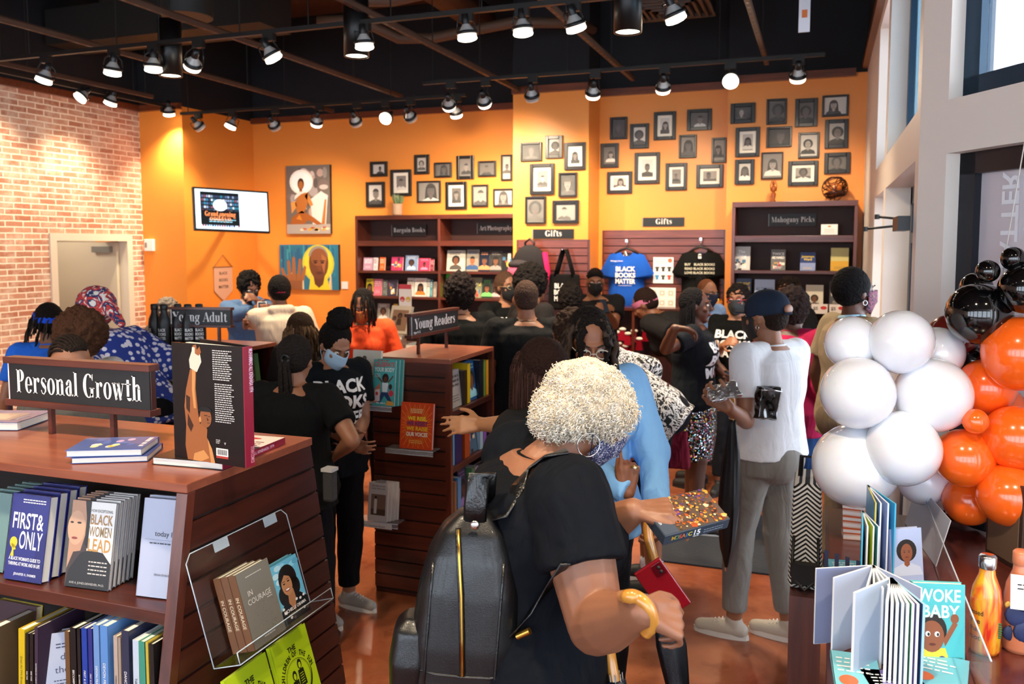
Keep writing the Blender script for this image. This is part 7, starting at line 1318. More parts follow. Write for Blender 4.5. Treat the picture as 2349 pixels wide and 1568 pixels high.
def person(label, hp, d, v, skincol, **K):
    """hp head-centre pixel, d distance, v facing (0 = back to the viewer, 90 = to the left, 180 = to the viewer)"""
    hw = W(hp[0], hp[1], d); g = K.get; lean = R(g('lean', 0)); bulk = g('bulk', 1.0); sd = g('seed', int(hp[0]*7+hp[1])); q = random.Random(sd); psi = 20+v; vox = g('vox', .0085)
    # skeleton in a 1.70 m body
    pel = V((0, 0, .93)); up = V((0, math.sin(lean), math.cos(lean))); fwd = V((0, math.cos(lean), -math.sin(lean))); X = V((1, 0, 0))
    chest = pel+up*.34; neck = pel+up*.5; tw = R(g('twist', 0)); Sx = V((math.cos(tw), math.sin(tw), 0)); Sf = V((-Sx.y, Sx.x, 0)); Sf = (Sf-up*Sf.dot(up)).normalized() if lean else Sf
    turn, nod, tilt = R(g('turn', 0)), R(g('nod', 0)), R(g('tilt', 0))
    Hm = Matrix.Rotation(turn+tw, 3, 'Z') @ Matrix.Rotation(-nod-lean*.55, 3, 'X') @ Matrix.Rotation(tilt, 3, 'Y')
    hu, hf, hs = Hm @ V((0, 0, 1)), Hm @ V((0, 1, 0)), Hm @ V((1, 0, 0))
    hc = neck+up*.032+hu*.093+hf*.015+fwd*g('fh', 0)
    s = hw.z/hc.z if not g('sc') else g('sc'); zoff = hw.z-hc.z*s
    root = hw-(Matrix.Rotation(R(psi), 3, 'Z') @ V((hc.x, hc.y, 0)))*s; root.z = max(0, zoff) if g('sc') else 0
    if g('sc'): root.z = zoff if abs(zoff) > .3 else 0
    MW = T(*root) @ RZ(psi) @ Matrix.Scale(s, 4); toL = MW.inverted()
    t = thing('person', label, 'person', MW)
    sw = .172*bulk**.5; sh = [neck+up*-.055+Sx*sw*e for e in (-1, 1)]; el, wr = [], []
    arms = g('arms', (None, None)); defa = [((-.25, -.04, 1.11), (-.255, .05, .86)), ((.25, -.04, 1.11), (.255, .05, .86))]
    for i in (0, 1):
        a = arms[i] or defa[i]; E, Wt = a[0], a[1]
        if E == 'ik':
            W_ = toL @ W(*Wt); dv = W_-sh[i]; L_ = min(dv.length, .525); W_ = sh[i]+dv.normalized()*L_; dn = V(a[2]) if len(a) > 2 else V((0, 0, -1)); dn = (dn-dv.normalized()*dn.dot(dv.normalized())).normalized(); k_ = (.285**2-.25**2+L_*L_)/(2*L_); el.append(sh[i]+dv.normalized()*k_+dn*math.sqrt(max(0, .285**2-k_*k_))); wr.append(W_); continue
        if len(E) == 3 and abs(E[0]) < 10: E_ = V(E); E_ = sh[i]+(E_-sh[i]).normalized()*.285
        else: E_ = solve(sh[i], E[0], E[1], .285, E[2] if len(E) > 2 else -1, toL)
        if len(Wt) == 3 and abs(Wt[0]) < 10: W_ = V(Wt); W_ = E_+(W_-E_).normalized()*.25
        else: W_ = solve(E_, Wt[0], Wt[1], .25, Wt[2] if len(Wt) > 2 else -1, toL)
        el.append(E_); wr.append(W_)
    hip = [pel+X*.088*e for e in (-1, 1)]; st = g('stance', ((-.10, -.02), (.11, .05))); kb = g('knee', (0, 0)); kn, an = [], []
    for i in (0, 1): A = V((st[i][0], st[i][1], .075)); an.append(A); kn.append((hip[i]+A)*.5+V((0, .035+kb[i], .02)))
    toe = g('toe', (0, 0))
    # body
    b = MB(); bl = bulk; tors = lambda k, w_, dd, e=0: (pel+up*k, (X*(1-k/.5)+Sx*(k/.5)).normalized(), fwd, w_*bl+e, dd*bl+e)
    bel = g('belly', 0); fem = g('fem', .5)
    prof = [(-.09, .155+.012*fem, .105), (-.02, .168+.014*fem, .118), (.06, .155, .112+bel*.5), (.14, .138-.006*fem, .105+bel), (.22, .142-.004*fem, .108+bel*.7), (.3, .158, .115), (.37, .165, .112), (.43, .15, .098), (.475, .1, .075), (.5, .062, .06)]
    def torso(mb, e=0, k0=-1, k1=1, cut=0):
        loft(mb, [tors(k, w_, dd, e) for k, w_, dd in prof if k0 <= k <= k1])
        for i in (0, 1):
            cap(mb, neck-up*.03+Sx*(.05 if i else -.05), .048+e, sh[i]-up*.005, .055*bl**.5+e); 
        if fem > .3:
            for e_ in (-1, 1): mb.ell(tuple(pel+up*.31+Sx*.075*e_*bl+Sf*(.075*bl)), ((.062+e)*bl, (.055+e)*bl, (.062+e)*bl), BLACK, 14)
    torso(b)
    for i in (0, 1):
        ab = g('armr', 1)*bl**.6; e_ = el[i]; mid = sh[i]*.55+e_*.45
        cap(b, sh[i], .052*ab, mid, .047*ab); cap(b, mid, .047*ab, e_, .038*ab); fm = e_*.7+wr[i]*.3; cap(b, e_, .038*ab, fm, .0385*ab); cap(b, fm, .0385*ab, wr[i], .026*ab**.5)
        hd = (g('hands') or [None, None])[i] or {}; dr = (wr[i]-e_).normalized()
        if 'dir' in hd: dr = V(hd['dir'])
        if 'pdir' in hd: dr = (toL.to_3x3() @ (RT*hd['pdir'][0]+V((0, 0, 1))*hd['pdir'][1]+FW*hd['pdir'][2])).normalized()
        nn = V(hd['n']) if 'n' in hd else V((1 if i == 0 else -1, .2, 0)); sdv = V(hd['side']) if 'side' in hd else V((0, 1, .35))
        if 'pn' in hd: nn = toL.to_3x3() @ (RT*hd['pn'][0]+V((0, 0, 1))*hd['pn'][1]+FW*hd['pn'][2])
        if 'pside' in hd: sdv = toL.to_3x3() @ (RT*hd['pside'][0]+V((0, 0, 1))*hd['pside'][1]+FW*hd['pside'][2])
        hand(b, wr[i], dr, nn, sdv, hd.get('curl', 28), g('hs', 1.0), hd.get('thumb'))
        HN[(label, i)] = (MW @ wr[i], (MW.to_3x3() @ dr).normalized())
        th = g('thigh', 1)*bl**.7; cap(b, hip[i], .088*th, kn[i], .058*th**.8); cm = kn[i]*.68+an[i]*.32+V((0, -.012, 0)); cap(b, kn[i], .054*th**.7, cm, .053*th**.7); cap(b, cm, .053*th**.7, an[i], .036)
        fd = V((math.sin(R(-toe[i])), math.cos(R(toe[i])), 0)); cap(b, an[i]-fd*.03-V((0, 0, .035)), .03, an[i]+fd*.13-V((0, 0, .045)), .026)
    b.ell(tuple(pel-fwd*.06-up*.03), (.14*bl, .095*bl, .11), BLACK, 16)
    HM = Matrix((hs, hf, hu)).transposed().to_4x4(); HM.translation = hc
    hb = MB(HM); hb.ell((0, -.012, .022), (.0745, .094, .097), BLACK, 20); hb.ell((0, .022, -.03), (.058, .066, .082), BLACK, 18); hb.ell((0, .055, -.09), (.03, .028, .022), BLACK, 12); hb.ell((0, .012, -.075), (.048, .05, .035), BLACK, 12)
    hb.ell((0, .07, .034), (.05, .022, .012), BLACK, 12); cap(hb, (0, .088, .018), .008, (0, .103, -.018), .0125, 10)
    for e_ in (-1, 1): hb.ell((e_*.012, .094, -.022), (.009, .009, .007), BLACK, 8); hb.ell((e_*.04, .062, -.015), (.022, .02, .02), BLACK, 10); hb.ell((e_*.077, -.005, -.002), (.009, .019, .031), BLACK, 10)
    hb.ell((0, .088, -.047), (.024, .01, .0065), BLACK, 10); hb.ell((0, .086, -.057), (.022, .01, .0075), BLACK, 10)
    x = len(b.v); b.v += hb.v; b.f += [tuple(i+x for i in f) for f in hb.f]
    cap(b, neck-up*.03, .062*bl**.3, hc-hu*.07-hf*.01, .052)
    SK = skin(skincol); bake('body', b, SK, vox, t, g('bsm', 4))
    # face details
    if g('face', True) and not g('noface'):
        e = MB(HM); wh_ = mat('#d8d0c8', .2); ir = mat('#1c0f0a', .15)
        for sg in (-1, 1): e.ell((sg*.0305, .0775, .012), (.0135, .009, .0085), wh_, 12); e.ell((sg*.0305, .0852, .012), (.0058, .0022, .0058), ir, 10)
        e.build('eyes', t); e = MB(HM)
        for sg in (-1, 1): e.tube([(sg*.015, .0925, .034), (sg*.032, .0905, .041), (sg*.05, .075, .036)], [.002, .0034, .001], mat('#15100e', .8), 6)
        e.build('eyebrows', t)
        if not g('mask'): MB(HM).ell((0, .0925, -.0525), (.021, .0075, .0075), mat(g('lip', '#7a3a34'), .4), 12).build('lips', t)
    # clothes
    top = g('top', '#101113'); sl = g('sleeve', .32); TM = top if not isinstance(top, str) else cloth(top, fold=g('fold', .55), fs=g('fs', 8)); c = MB(); e_ = .013+.004*(g('loose', 1)); hem = g('hem', -.12)
    rr = [(k, w_+.0, dd) for k, w_, dd in prof if k >= -.09 and k <= .44]
    L_ = [tors(hem, (.165+.012*fem)*g('flare', 1), .118*g('flare', 1)+bel*.4, e_+.006)] if hem < -.09 else []
    rings = L_+[tors(k, w_, dd+(0.004), e_+(.008 if k < .2 else 0)) for k, w_, dd in rr if k >= hem]+[tors(.465, .095, .07, e_), tors(g('neckline', .478), .066, .06, e_)]
    loft(c, rings)
    for i in (0, 1):
        cap(c, neck-up*.045+Sx*(.05 if i else -.05), .045+e_, sh[i]-up*.003, .053*bl**.5+e_)
        ab = g('armr', 1)*bl**.6; L_ = (el[i]-sh[i]); 
        if sl <= 1:
            cap(c, sh[i]-L_*.02, (.052*ab+e_), sh[i]+L_*sl*2 if sl <= .5 else el[i], (.05*ab+e_+.004), flat1=sl <= .5, flat0=False)
        if sl > .5: cap(c, sh[i], .052*ab+e_, el[i], .042*ab+e_); cap(c, el[i], .042*ab+e_, el[i]+(wr[i]-el[i])*min(1, (sl-.5)*2), .033*ab+e_*.8, flat1=True)
    if fem > .3:
        for sg in (-1, 1): c.ell(tuple(pel+up*.31+Sx*.072*sg*bl+Sf*(.078*bl)), ((.068+e_)*bl, (.056+e_)*bl, (.066+e_)*bl), BLACK, 14)
    if g('hoodie'): cap(c, neck+up*.0-Sf*.05-Sx*.06, .04, neck+up*.0-Sf*.05+Sx*.06, .04)
    shirt = bake('shirt', c, TM, max(vox, .007), t, 8, (.0045*g('wr', 1), 11))
    if g('collar'): MB().tube([neck+Sx*.062*math.cos(a*.698)+Sf*.058*math.sin(a*.698)+up*(.0+.008*math.cos(a*.698)) for a in range(10)], .012, cloth(g('collar')), 8).build('collar', t)
    else: MB().tube([neck-up*.012+Sx*(.068*bl**.3)*math.cos(a*.3927)+Sf*(.062*bl**.3)*math.sin(a*.3927)-up*(.012*math.sin(a*.3927)) for a in range(17)], .005, TM, 6).build('neckband', t)
    pn = g('pants', '#14151a'); PM = pn if not isinstance(pn, str) else cloth(pn, fold=.8, fs=6)
    if pn:
        c = MB(); pl = g('plen', .93)
        loft(c, [tors(-.1, .16+.012*fem, .11, .014), tors(-.02, .17+.014*fem, .12, .013), tors(.06, .155, .114+bel*.5, .01)])
        c.ell(tuple(pel-fwd*.062-up*.035), (.145*bl, .1*bl, .115), BLACK, 16)
        for i in (0, 1):
            w2 = g('legw', 1); cap(c, hip[i], .088*th+.012, kn[i], (.06*th**.8+.014)*w2); 
            if pl > .5: q_ = kn[i]+(an[i]-kn[i])*min(1, (pl-.5)*2); cap(c, kn[i], (.06*th**.8+.018)*w2, q_, .06*w2*th**.5, flat1=True)
        bake('trousers', c, PM, .01, t, 6, (.006, 7))
    if g('skirt'):
        c = MB(); k0 = g('sklen', .3); a = pel-up*k0
        loft(c, [(V((0, .01, .93-k0)), X, V((0, 1, 0)), .15*bl, .12*bl), (V((0, .01, .93-k0*.6)), X, V((0, 1, 0)), .175*bl, .14*bl), tors(-.06, .185, .135, .012), tors(.02, .165, .12, .01), tors(.07, .15, .11, .008)])
        bake('skirt', c, g('skirt'), .008, t, 4)
    shc = g('shoes', '#1c1a1a')
    for i in (0, 1):
        fd = V((math.sin(R(-toe[i])), math.cos(R(toe[i])), 0)); a0 = an[i]-V((0, 0, .075)); sdv = V((fd.y, -fd.x, 0)); M = frame(a0, sdv, fd); mb = MB()
        for zc_, r2, l0, l1 in ((.045, .036, -.045, .15),): cap(mb, V((0, l0+.02, .045)), .037, V((0, .05, .05)), .042, ratio=1); cap(mb, V((0, .05, .045)), .042, V((0, .15, .032)), .033); cap(mb, V((0, -.02, .05)), .037, V((0, -.012, .1)), .04)
        mb = MB(M); P0 = len(mb.v); m2 = MB(); cap(m2, (0, -.035, .042), .037, (0, .06, .045), .04); cap(m2, (0, .06, .042), .04, (0, .16, .034), .031); cap(m2, (0, -.015, .05), .036, (0, .0, .095), .04); mb.v = [M @ p for p in m2.v]; mb.f = m2.f
        so = bake('shoe', mb, mat(shc, .6, bump=.15, bscale=120), .008, t, 3)
        for v_ in so.data.vertices: v_.co.z = max(v_.co.z, .012)
        MB(M).prism([(.036*math.sin(a)*(1 if True else 1), (.06+.135*math.cos(a))) for a in [k*.3927 for k in range(16)]], .0, .024, mat(g('sole', '#e0dcd4' if shc != '#1c1a1a' else '#111111'), .6)).build('sole', so)
        if g('laces'): m3 = MB(M); [m3.tube([(-.022, .05+.018*k, .083-.006*k), (.022, .058+.018*k, .083-.006*k)], .003, WHITE, 5) for k in range(4)]; m3.build('laces', so)
        if g('socks'): MB().tube([an[i]+V((0, 0, .0)), an[i]+V((0, -.005, .09))], .043, cloth(g('socks')), 12).build('sock', t)
    # hair
    hair = g('hair', 'crop'); hcol = g('hcol', '#15100e'); HMt = mat(hcol, .75, bump=.9, bscale=90, spec=.12); hm2 = mat(g('hcol2', hcol), .6, spec=.15)
    def cap_hair(th_=.011, low=-.03, front=.055, disp=(.004, 60), back=0, scale=(1, 1, 1)):
        """scalp cover: skull grown by th_, trimmed away from the face by building it from offset blobs"""
        h = MB(HM); h.ell((0, -.029-back, .034), ((.0765+th_)*scale[0], (.087+th_+back)*scale[1], (.091+th_)*scale[2]), BLACK, 22); h.ell((0, -.045, -.01), (.069+th_*.7, .06+th_*.6, .06), BLACK, 16)
        return bake('hair', h, HMt, .006, t, 2, disp)
    if hair == 'crop': cap_hair(g('hth', .008), disp=(.0025, 90))
    elif hair == 'buzz': cap_hair(.0015, disp=None)
    elif hair == 'afro': a = g('afr', .045); cap_hair(a, disp=(.016, 38), scale=g('afs', (1, 1, 1)))
    elif hair == 'bun':
        cap_hair(.012, disp=(.003, 50)); h = MB(HM); h.ell(g('bun', (0, -.03, .165)), g('bunr', (.062, .062, .055)), BLACK, 18); bake('hair_bun', h, HMt, .006, t, 2, (.008, 40))
    elif hair in ('locs', 'straight', 'braids'):
        cap_hair(.009, disp=(.002, 60)); mb = MB(); ms = [HMt, hm2, mat(g('hcol3', hcol), .6, spec=.15)]
        fr = g('frange', 1.9); reg = lambda r_: (r_.uniform(-fr, fr), r_.uniform(-.15, 1.35)); strands(mb, HM, (.084, .105, .108), g('hn', 120), g('hlen', .3), g('hr', .006), ms, reg, q, hc, g('out', .5), g('wav', .004), g('seg', 9), g('tap', .5), 1.0, g('pull')); mb.build('hair_locks', t)
    elif hair == 'ponytail':
        cap_hair(.012, disp=(.002, 60)); mb = MB(); b0 = HM @ V((0, -.115, .0)); 
        for k in range(34): a = q.uniform(0, 6.28); r_ = q.uniform(0, .028); mb.tube([b0+V((0, .02, .01)), b0+V((r_*math.cos(a), -.02+r_*math.sin(a)*.5, -.03)), b0+V((r_*1.3*math.cos(a), -.005+r_*math.sin(a)*.5, -.17)), b0+V((r_*1.1*math.cos(a), .02+r_*math.sin(a)*.4, -.33)), b0+V((r_*.6*math.cos(a), .03, -.44))], [.008, .008, .008, .007, .003], HMt, 6)
        mb.build('ponytail', t); MB().tube([b0+V((.02*math.cos(a*.9), -.01, .02*math.sin(a*.9))) for a in range(8)], .008, BLACK, 6).build('hair_tie', t)
    elif hair == 'cornrows':
        mb = MB(HM)
        for k in range(-6, 7):
            x0 = k*.0125
            mb.tube([(x0*1.02+.0, .084*math.cos(a)-.012, .022+.1*math.sin(a)) if False else (.079*math.sin(k*.2)*(.55+.45*math.sin(a)), -.014+.1*math.cos(a)*math.cos(k*.16), .024+.104*math.sin(a)*math.cos(k*.2)) for a in [R(x_) for x_ in range(28, 190, 12)]], .0068, HMt, 7)
        mb.build('braided_rows', t)
    if g('strip'): # head band or wrap
        col_, z0, z1, gr = g('strip'); mb = MB(HM); vs = []; n = 30; k = 5
        for j in range(k):
            z = z0+(z1-z0)*j/(k-1); rr = math.sqrt(max(.05, 1-((z-.03)/(.1+gr))**2))
            for i in range(n): a = 2*math.pi*i/n; vs.append(((.078+gr)*rr*math.sin(a), -.014+(.096+gr)*rr*math.cos(a), z+.02*math.cos(a)))
        mb.add(vs, [(j*n+i, j*n+(i+1) % n, (j+1)*n+(i+1) % n, (j+1)*n+i) for j in range(k-1) for i in range(n)], cloth(col_) if isinstance(col_, str) else col_, True); mb.build('headband', t)
    if g('wrap'):
        h = MB(HM); h.ell((0, -.03, .035), (.094, .118, .11), BLACK, 22); cap(h, (0, -.13, .0), .04, (.02, -.19, -.13), .02); bake('head_wrap', h, g('wrap'), .006, t, 3, (.006, 18))
    if g('cap'):
        cm = cloth(g('cap'), fold=.2); h = MB(HM); h.ell((0, -.012, .045), (.09, .11, .088), BLACK, 24); o = bake('cap', h, cm, .006, t, 3)
        for v_ in o.data.vertices:
            l = HM.inverted() @ v_.co
            if l.z < .012: l.z = .012+(l.z-.012)*.12; v_.co = HM @ l
        MB(HM).prism([(.075*math.sin(a), .07+.085*math.cos(a)) for a in [R(-90+12*k) for k in range(16)]], .018, .024, cm, M=RX(8)).build('peak', o)
        MB(HM).ell((0, -.118, .03), (.036, .012, .022), SK, 14).ell((0, -.012, .134), (.008, .008, .004), cm, 8).build('cap_gap', o)
        MB(HM).tube([(.05*math.sin(a), -.01-.113*math.cos(a*.8), .011) for a in (-.7, -.35, 0, .35, .7)], .008, cm, 6).build('cap_strap', o)
    if g('mask'):
        mb = MB(HM); vs = []; nu, nv = 17, 9
        for j in range(nv):
            z = -.112+.128*j/(nv-1)
            for i in range(nu):
                a = R(-72+144*i/(nu-1)); wz = 1-.35*((z+.05)/.08)**2*(1 if z < -.05 else .4); rx, ry = .07, .108; y = -.002+ry*math.cos(a)*(.98 if z > -.06 else .98-(abs(z+.06)/.05)*.2)
                vs.append((rx*math.sin(a)*wz, y+.022*math.exp(-(a/.4)**2)*(1 if z > -.06 else .4), z*(1-.25*abs(a)/1.3)))
        mb.add(vs, [(j*nu+i, j*nu+i+1, (j+1)*nu+i+1, (j+1)*nu+i) for j in range(nv-1) for i in range(nu-1)], mat(g('mask'), .75) if isinstance(g('mask'), str) else g('mask'), True)
        o = mb.build('face_mask', t); so = o.modifiers.new('thick', 'SOLIDIFY'); so.thickness = .002
        m3 = MB(HM)
        for sg in (-1, 1):
            for z in (-.008, -.085): m3.tube([(sg*.066, .03, z), (sg*.079, .0, (z-.01)*.4), (sg*.083, -.016, -.004)], .0014, mat(g('loop', g('mask') if isinstance(g('mask'), str) else '#111111'), .7), 5)
        m3.build('ear_loop', o)
    if g('glasses'):
        mb = MB(HM); gm2 = mat(g('glasses'), .25)
        for sg in (-1, 1): mb.tube([(sg*.033+.023*math.cos(a*.5236), .104-.006*abs(math.cos(a*.5236)), .01+.018*math.sin(a*.5236)) for a in range(13)], .0022, gm2, 6); mb.tube([(sg*.056, .098, .014), (sg*.075, .05, .014), (sg*.08, -.005, .012)], .002, gm2, 5)
        mb.tube([(-.011, .106, .014), (.011, .106, .014)], .002, gm2, 5); mb.build('glasses', t)
    if g('earring'): sg = g('earring')[0]; r_ = g('earring')[1]; MB(HM).tube([(sg*.086, -.0+r_*math.sin(a*.3927), -.033-r_+r_*math.cos(a*.3927)) for a in range(17)], .0016, CHROME, 6).build('hoop_earring', t)
    if g('tee'):
        ln_, wd_, hh, ox, oz, bk = (g('tee')+(0, .30, 0))[:6] if len(g('tee')) < 6 else g('tee'); bm = BVHTree.FromPolygons([v_.co for v_ in shirt.data.vertices], [tuple(p.vertices) for p in shirt.data.polygons]); mb = MB(); sgn = -1 if bk else 1
        for k, x_ in enumerate(ln_):
            gg = txt(x_, .05); sx = min(hh*1.15, wd_/(2*gg[2])); vs = []; bb = bpy.data.meshes.new('q'); bb.from_pydata([(a_*sx, b_*hh, 0) for a_, b_ in gg[0]], [], gg[1]); import bmesh
            B = bmesh.new(); B.from_mesh(bb); bmesh.ops.triangulate(B, faces=B.faces[:]); 
            for _ in range(2):
                ed = [e2 for e2 in B.edges if e2.calc_length() > .014]
                if ed: bmesh.ops.subdivide_edges(B, edges=ed, cuts=1, use_grid_fill=False); bmesh.ops.triangulate(B, faces=B.faces[:])
            pl = []
            for v_ in B.verts:
                o_ = pel+up*(oz-k*hh*1.28+v_.co.y)+Sx*(-(v_.co.x+ox))*-sgn*(-1 if not bk else -1)*(-1)*1 if False else pel+up*(oz-k*hh*1.28+v_.co.y)-Sx*(v_.co.x+ox)*sgn
                h_ = bm.ray_cast(o_+Sf*.5*sgn, -Sf*sgn); pl.append((h_[0]+h_[1]*.0028) if h_[0] is not None else o_+Sf*.1*sgn)
            for v_ in B.verts: v_.co = pl[v_.index]
            mb.add([v_.co.copy() for v_ in B.verts], [tuple(v_.index for v_ in f.verts) for f in B.faces], g('tcol') or WT_); B.free(); bpy.data.meshes.remove(bb)
        mb.build('shirt_lettering', t)
    t['_'] = 0; del t['_']
    return dict(t=t, MW=MW, toL=toL, sh=sh, el=el, wr=wr, neck=neck, pel=pel, up=up, Sx=Sx, Sf=Sf, HM=HM, hc=hc, an=an, shirt=shirt, s=s)
BBM = ('BLACK', 'BOOKS', 'MATTER')
SK1, SK2, SK3, SK4, SK5 = '#643a26', '#885438', '#99664a', '#a8744f', '#55301f'
# ---------------------------------------------------------------- patterned cloths
def patt(name, base, cols, scale, thr=.56, kind='noise', rough=.8):
    m = bpy.data.materials.new(name); m.use_nodes = True; nt = m.node_tree; b = nt.nodes['Principled BSDF']; N = nt.nodes.new; L = nt.links.new; b.inputs['Roughness'].default_value = rough
    tc = N('ShaderNodeTexCoord')
    if kind == 'noise': n = N('ShaderNodeTexNoise'); n.inputs['Scale'].default_value = scale; n.inputs['Detail'].default_value = 3; n.inputs['Distortion'].default_value = 2.5; f = n.outputs['Fac']
    else: n = N('ShaderNodeTexVoronoi'); n.inputs['Scale'].default_value = scale; f = n.outputs['Distance']
    L(tc.outputs['Object'], n.inputs['Vector']); L(ramp(nt, f, [(0, base)]+[(thr+.0+k*.12, c) for k, c in enumerate(cols)], 'CONSTANT'), b.inputs['Base Color']); return m
PAIS = patt('black_white_paisley', '#121214', ['#e4e0dc', '#141416', '#dcd8d4'], 22, .47)
FLOR = patt('blue_floral', '#e0dce8', ['#24409a', '#1c3488'], 34, .4, 'v')
WRAPM = patt('red_blue_scarf', '#e8dcd0', ['#23305e', '#c43a34', '#e4dcd0'], 13, .38)
MSKP = patt('patterned_mask', '#2c2038', ['#8a4a5c', '#2c2038', '#3c5c6c'], 40, .5); MSKR = patt('red_mask', '#a02c20', ['#d88a3c', '#8c2418'], 50, .5); MSKB = patt('navy_dotted_mask', '#16204a', ['#1c2858', '#e8e8f4'], 130, .45)
SEQ = bpy.data.materials.new('sequins'); SEQ.use_nodes = True; nt = SEQ.node_tree; b = nt.nodes['Principled BSDF']; N = nt.nodes.new; L = nt.links.new
tc = N('ShaderNodeTexCoord'); vo = N('ShaderNodeTexVoronoi'); vo.inputs['Scale'].default_value = 150; L(tc.outputs['Object'], vo.inputs['Vector']); sp = N('ShaderNodeSeparateColor'); L(vo.outputs['Color'], sp.inputs[0])
L(ramp(nt, sp.outputs[0], [(0, '#14141a'), (.45, '#3c4450'), (.62, '#c8ccd8'), (.76, '#a83c5c'), (.86, '#3c8c8a'), (.93, '#c8a03c')], 'CONSTANT'), b.inputs['Base Color']); b.inputs['Metallic'].default_value = .85; b.inputs['Roughness'].default_value = .22
vs_ = N('ShaderNodeVectorMath'); vs_.operation = 'SUBTRACT'; vs_.inputs[1].default_value = (.5, .5, .5); L(vo.outputs['Color'], vs_.inputs[0]); v2 = N('ShaderNodeVectorMath'); v2.operation = 'SCALE'; v2.inputs['Scale'].default_value = .9; L(vs_.outputs[0], v2.inputs[0]); ge = N('ShaderNodeNewGeometry'); v3 = N('ShaderNodeVectorMath'); v3.operation = 'ADD'; L(ge.outputs['Normal'], v3.inputs[0]); L(v2.outputs[0], v3.inputs[1]); v4 = N('ShaderNodeVectorMath'); v4.operation = 'NORMALIZE'; L(v3.outputs[0], v4.inputs[0]); L(v4.outputs[0], b.inputs['Normal'])
# ---------------------------------------------------------------- the cast, far to near
PEO = {}
def pp(k, *a, **kw): PEO[k] = person(*a, **kw); return PEO[k]
K1 = '#0b0c0d'
pp('denim', 'person in a denim shirt with a black mask looking down, beside the pennant', (572, 660), 7.2, -140, SK2, hair='afro', afr=.02, nod=25, mask='#121212', top='#4a6488', sleeve=1, hcol='#14100e', pants='#0e0e12', arms=(((612, 715), (590, 690)), ((545, 720), (585, 712))), fem=.6)
pp('hoodie', 'child in a cream hoodie with red hood lining, seen from behind, arm held out', (640, 672), 6.3, 25, SK2, hair='crop', nod=14, noface=1, top='#cdb9a2', sleeve=1, loose=2.5, collar='#a81c2c', hoodie=1, arms=(((607, 735, 1), (572, 741)), None), strip=('#8c2434', .0, .03, .004), fem=0, pants='#2c2a30', hem=-.16)
pp('grey', 'person with short grey curly hair behind the black bottles', (388, 716), 6.9, -10, SK3, hair='afro', afr=.018, hcol='#6e655c', noface=1, top='#3c3834')
pp('specs', 'person with glasses and black mask in a printed tee, left of the shaved head', (1163, 660), 6.9, -148, SK3, hair='bun', bun=(0, -.1, .06), bunr=(.05, .04, .05), hcol='#5a4030', mask='#0f1012', glasses='#c8a878', top=K1, tee=(BBM, .3, .06, 0, .34, 0), arms=((None), ((1108, 752), (1128, 800))), fem=1, bulk=1.1)
pp('updo', 'person whose dark piled-up hair shows behind the shaved head', (1224, 655), 6.2, -60, SK2, hair='afro', afr=.04, top='#1a1718', fem=.5)
pp('curly', 'person with short dark curly hair seen from behind, left of the tee man\'s shoulder line', (1306, 690), 6.7, 10, SK2, hair='afro', afr=.025, afs=(1, 1, 1.1), noface=1, top='#151314', hcol='#1c1614')
pp('cam', 'broad person with cornrows and black mask holding a black phone, below the blue tee', (1365, 648), 7.7, 178, SK2, hair='cornrows', mask='#0c0c0d', top='#151416', bulk=1.3, fem=0, nod=8, tee=(('iCAN', 'abolitionist'), .26, .045, .03, .34, 0), arms=(((1408, 745), (1392, 715)), ((1322, 745), (1370, 715))))
pp('bend', 'person with a pink headband bending over the base shelf, grey-black top', (1480, 700), 6.9, 55, SK2, hair='crop', lean=48, nod=10, hcol='#2c1c16', strip=('#c8708c', .0, .045, .006), top='#201e1e', pants='#6e5848', noface=1, bulk=1.15, loose=2, turn=10)
pp('bald', 'bald bearded-looking person in a pale blue shirt and dark mask behind the sequin skirt', (1624, 672), 7.5, -150, SK3, hair='buzz', hcol='#7a4a30', mask='#141c38', glasses='#222222', top='#7f9cc8', sleeve=1, fem=0, nod=12)
pp('redg', 'person with red glasses and a dark mask in a printed black tee, facing left', (1692, 690), 6.45, 150, SK3, hair='afro', afr=.016, hcol='#1c1614', mask='#262a2c', loop='#262a2c', glasses='#c02c34', top=K1, tee=(BBM, .3, .06, 0, .34, 0), arms=((None), ((1640, 810), (1662, 790))), fem=.9)
pp('jacket', 'dark-haired person in a black jacket behind the baseball cap', (1806, 672), 7.1, 130, SK3, hair='afro', afr=.02, hcol='#241a16', top='#18181c', sleeve=1, bulk=1.1, arms=(((1868, 770), (1800, 745)), None), pants='#2c4c78')
pp('vest', 'person with short black hair and patterned mask in a tan vest beside the balloons', (1962, 672), 4.65, -78, SK5, hair='crop', hth=.014, hcol='#0c0a0c', mask=MSKP, loop='#2c2038', top='#94836a', collar='#a8cce0', sleeve=.32, earring=(1, .012), fem=.7, pants='#6a5c4c')
pp('coral', 'person in a bright coral top and red patterned mask, looking down beside the bookcase', (832, 702), 6.2, 176, SK2, hair='locs', hn=110, hlen=.3, hr=.006, hcol='#15100f', frange=1.45, nod=24, mask=MSKR, loop='#a02c20', top='#f0542c', sleeve=1, neckline=.47, fem=1)
pp('jeans', 'person with a tapered afro seen from behind in a black top and jeans', (1054, 678), 5.8, 8, SK3, hair='afro', afr=.03, afs=(1, 1, 1.12), hcol='#1c1210', noface=1, top=K1, pants='#34507c', hem=-.06, bulk=1.2, fem=.8)
pp('locs', 'person with honey-brown locs looking down behind the dark ponytail', (690, 765), 4.95, 168, SK3, hair='locs', hn=170, hlen=.24, hr=.0062, hcol='#3c2818', hcol2='#7a5a38', hcol3='#54381f', frange=1.75, nod=42, top='#2a2422', out=.9, wav=.008)
pp('tee_man', 'person in a plain black tee seen from behind, shaved head, centre of the shop', (1206, 690), 5.3, 6, SK2, hair='buzz', hcol='#3c2a22', fem=0, bulk=1.2, noface=1, nod=14, pants='#1c2434', loose=1.6, hem=-.14, arms=((None), (None)))
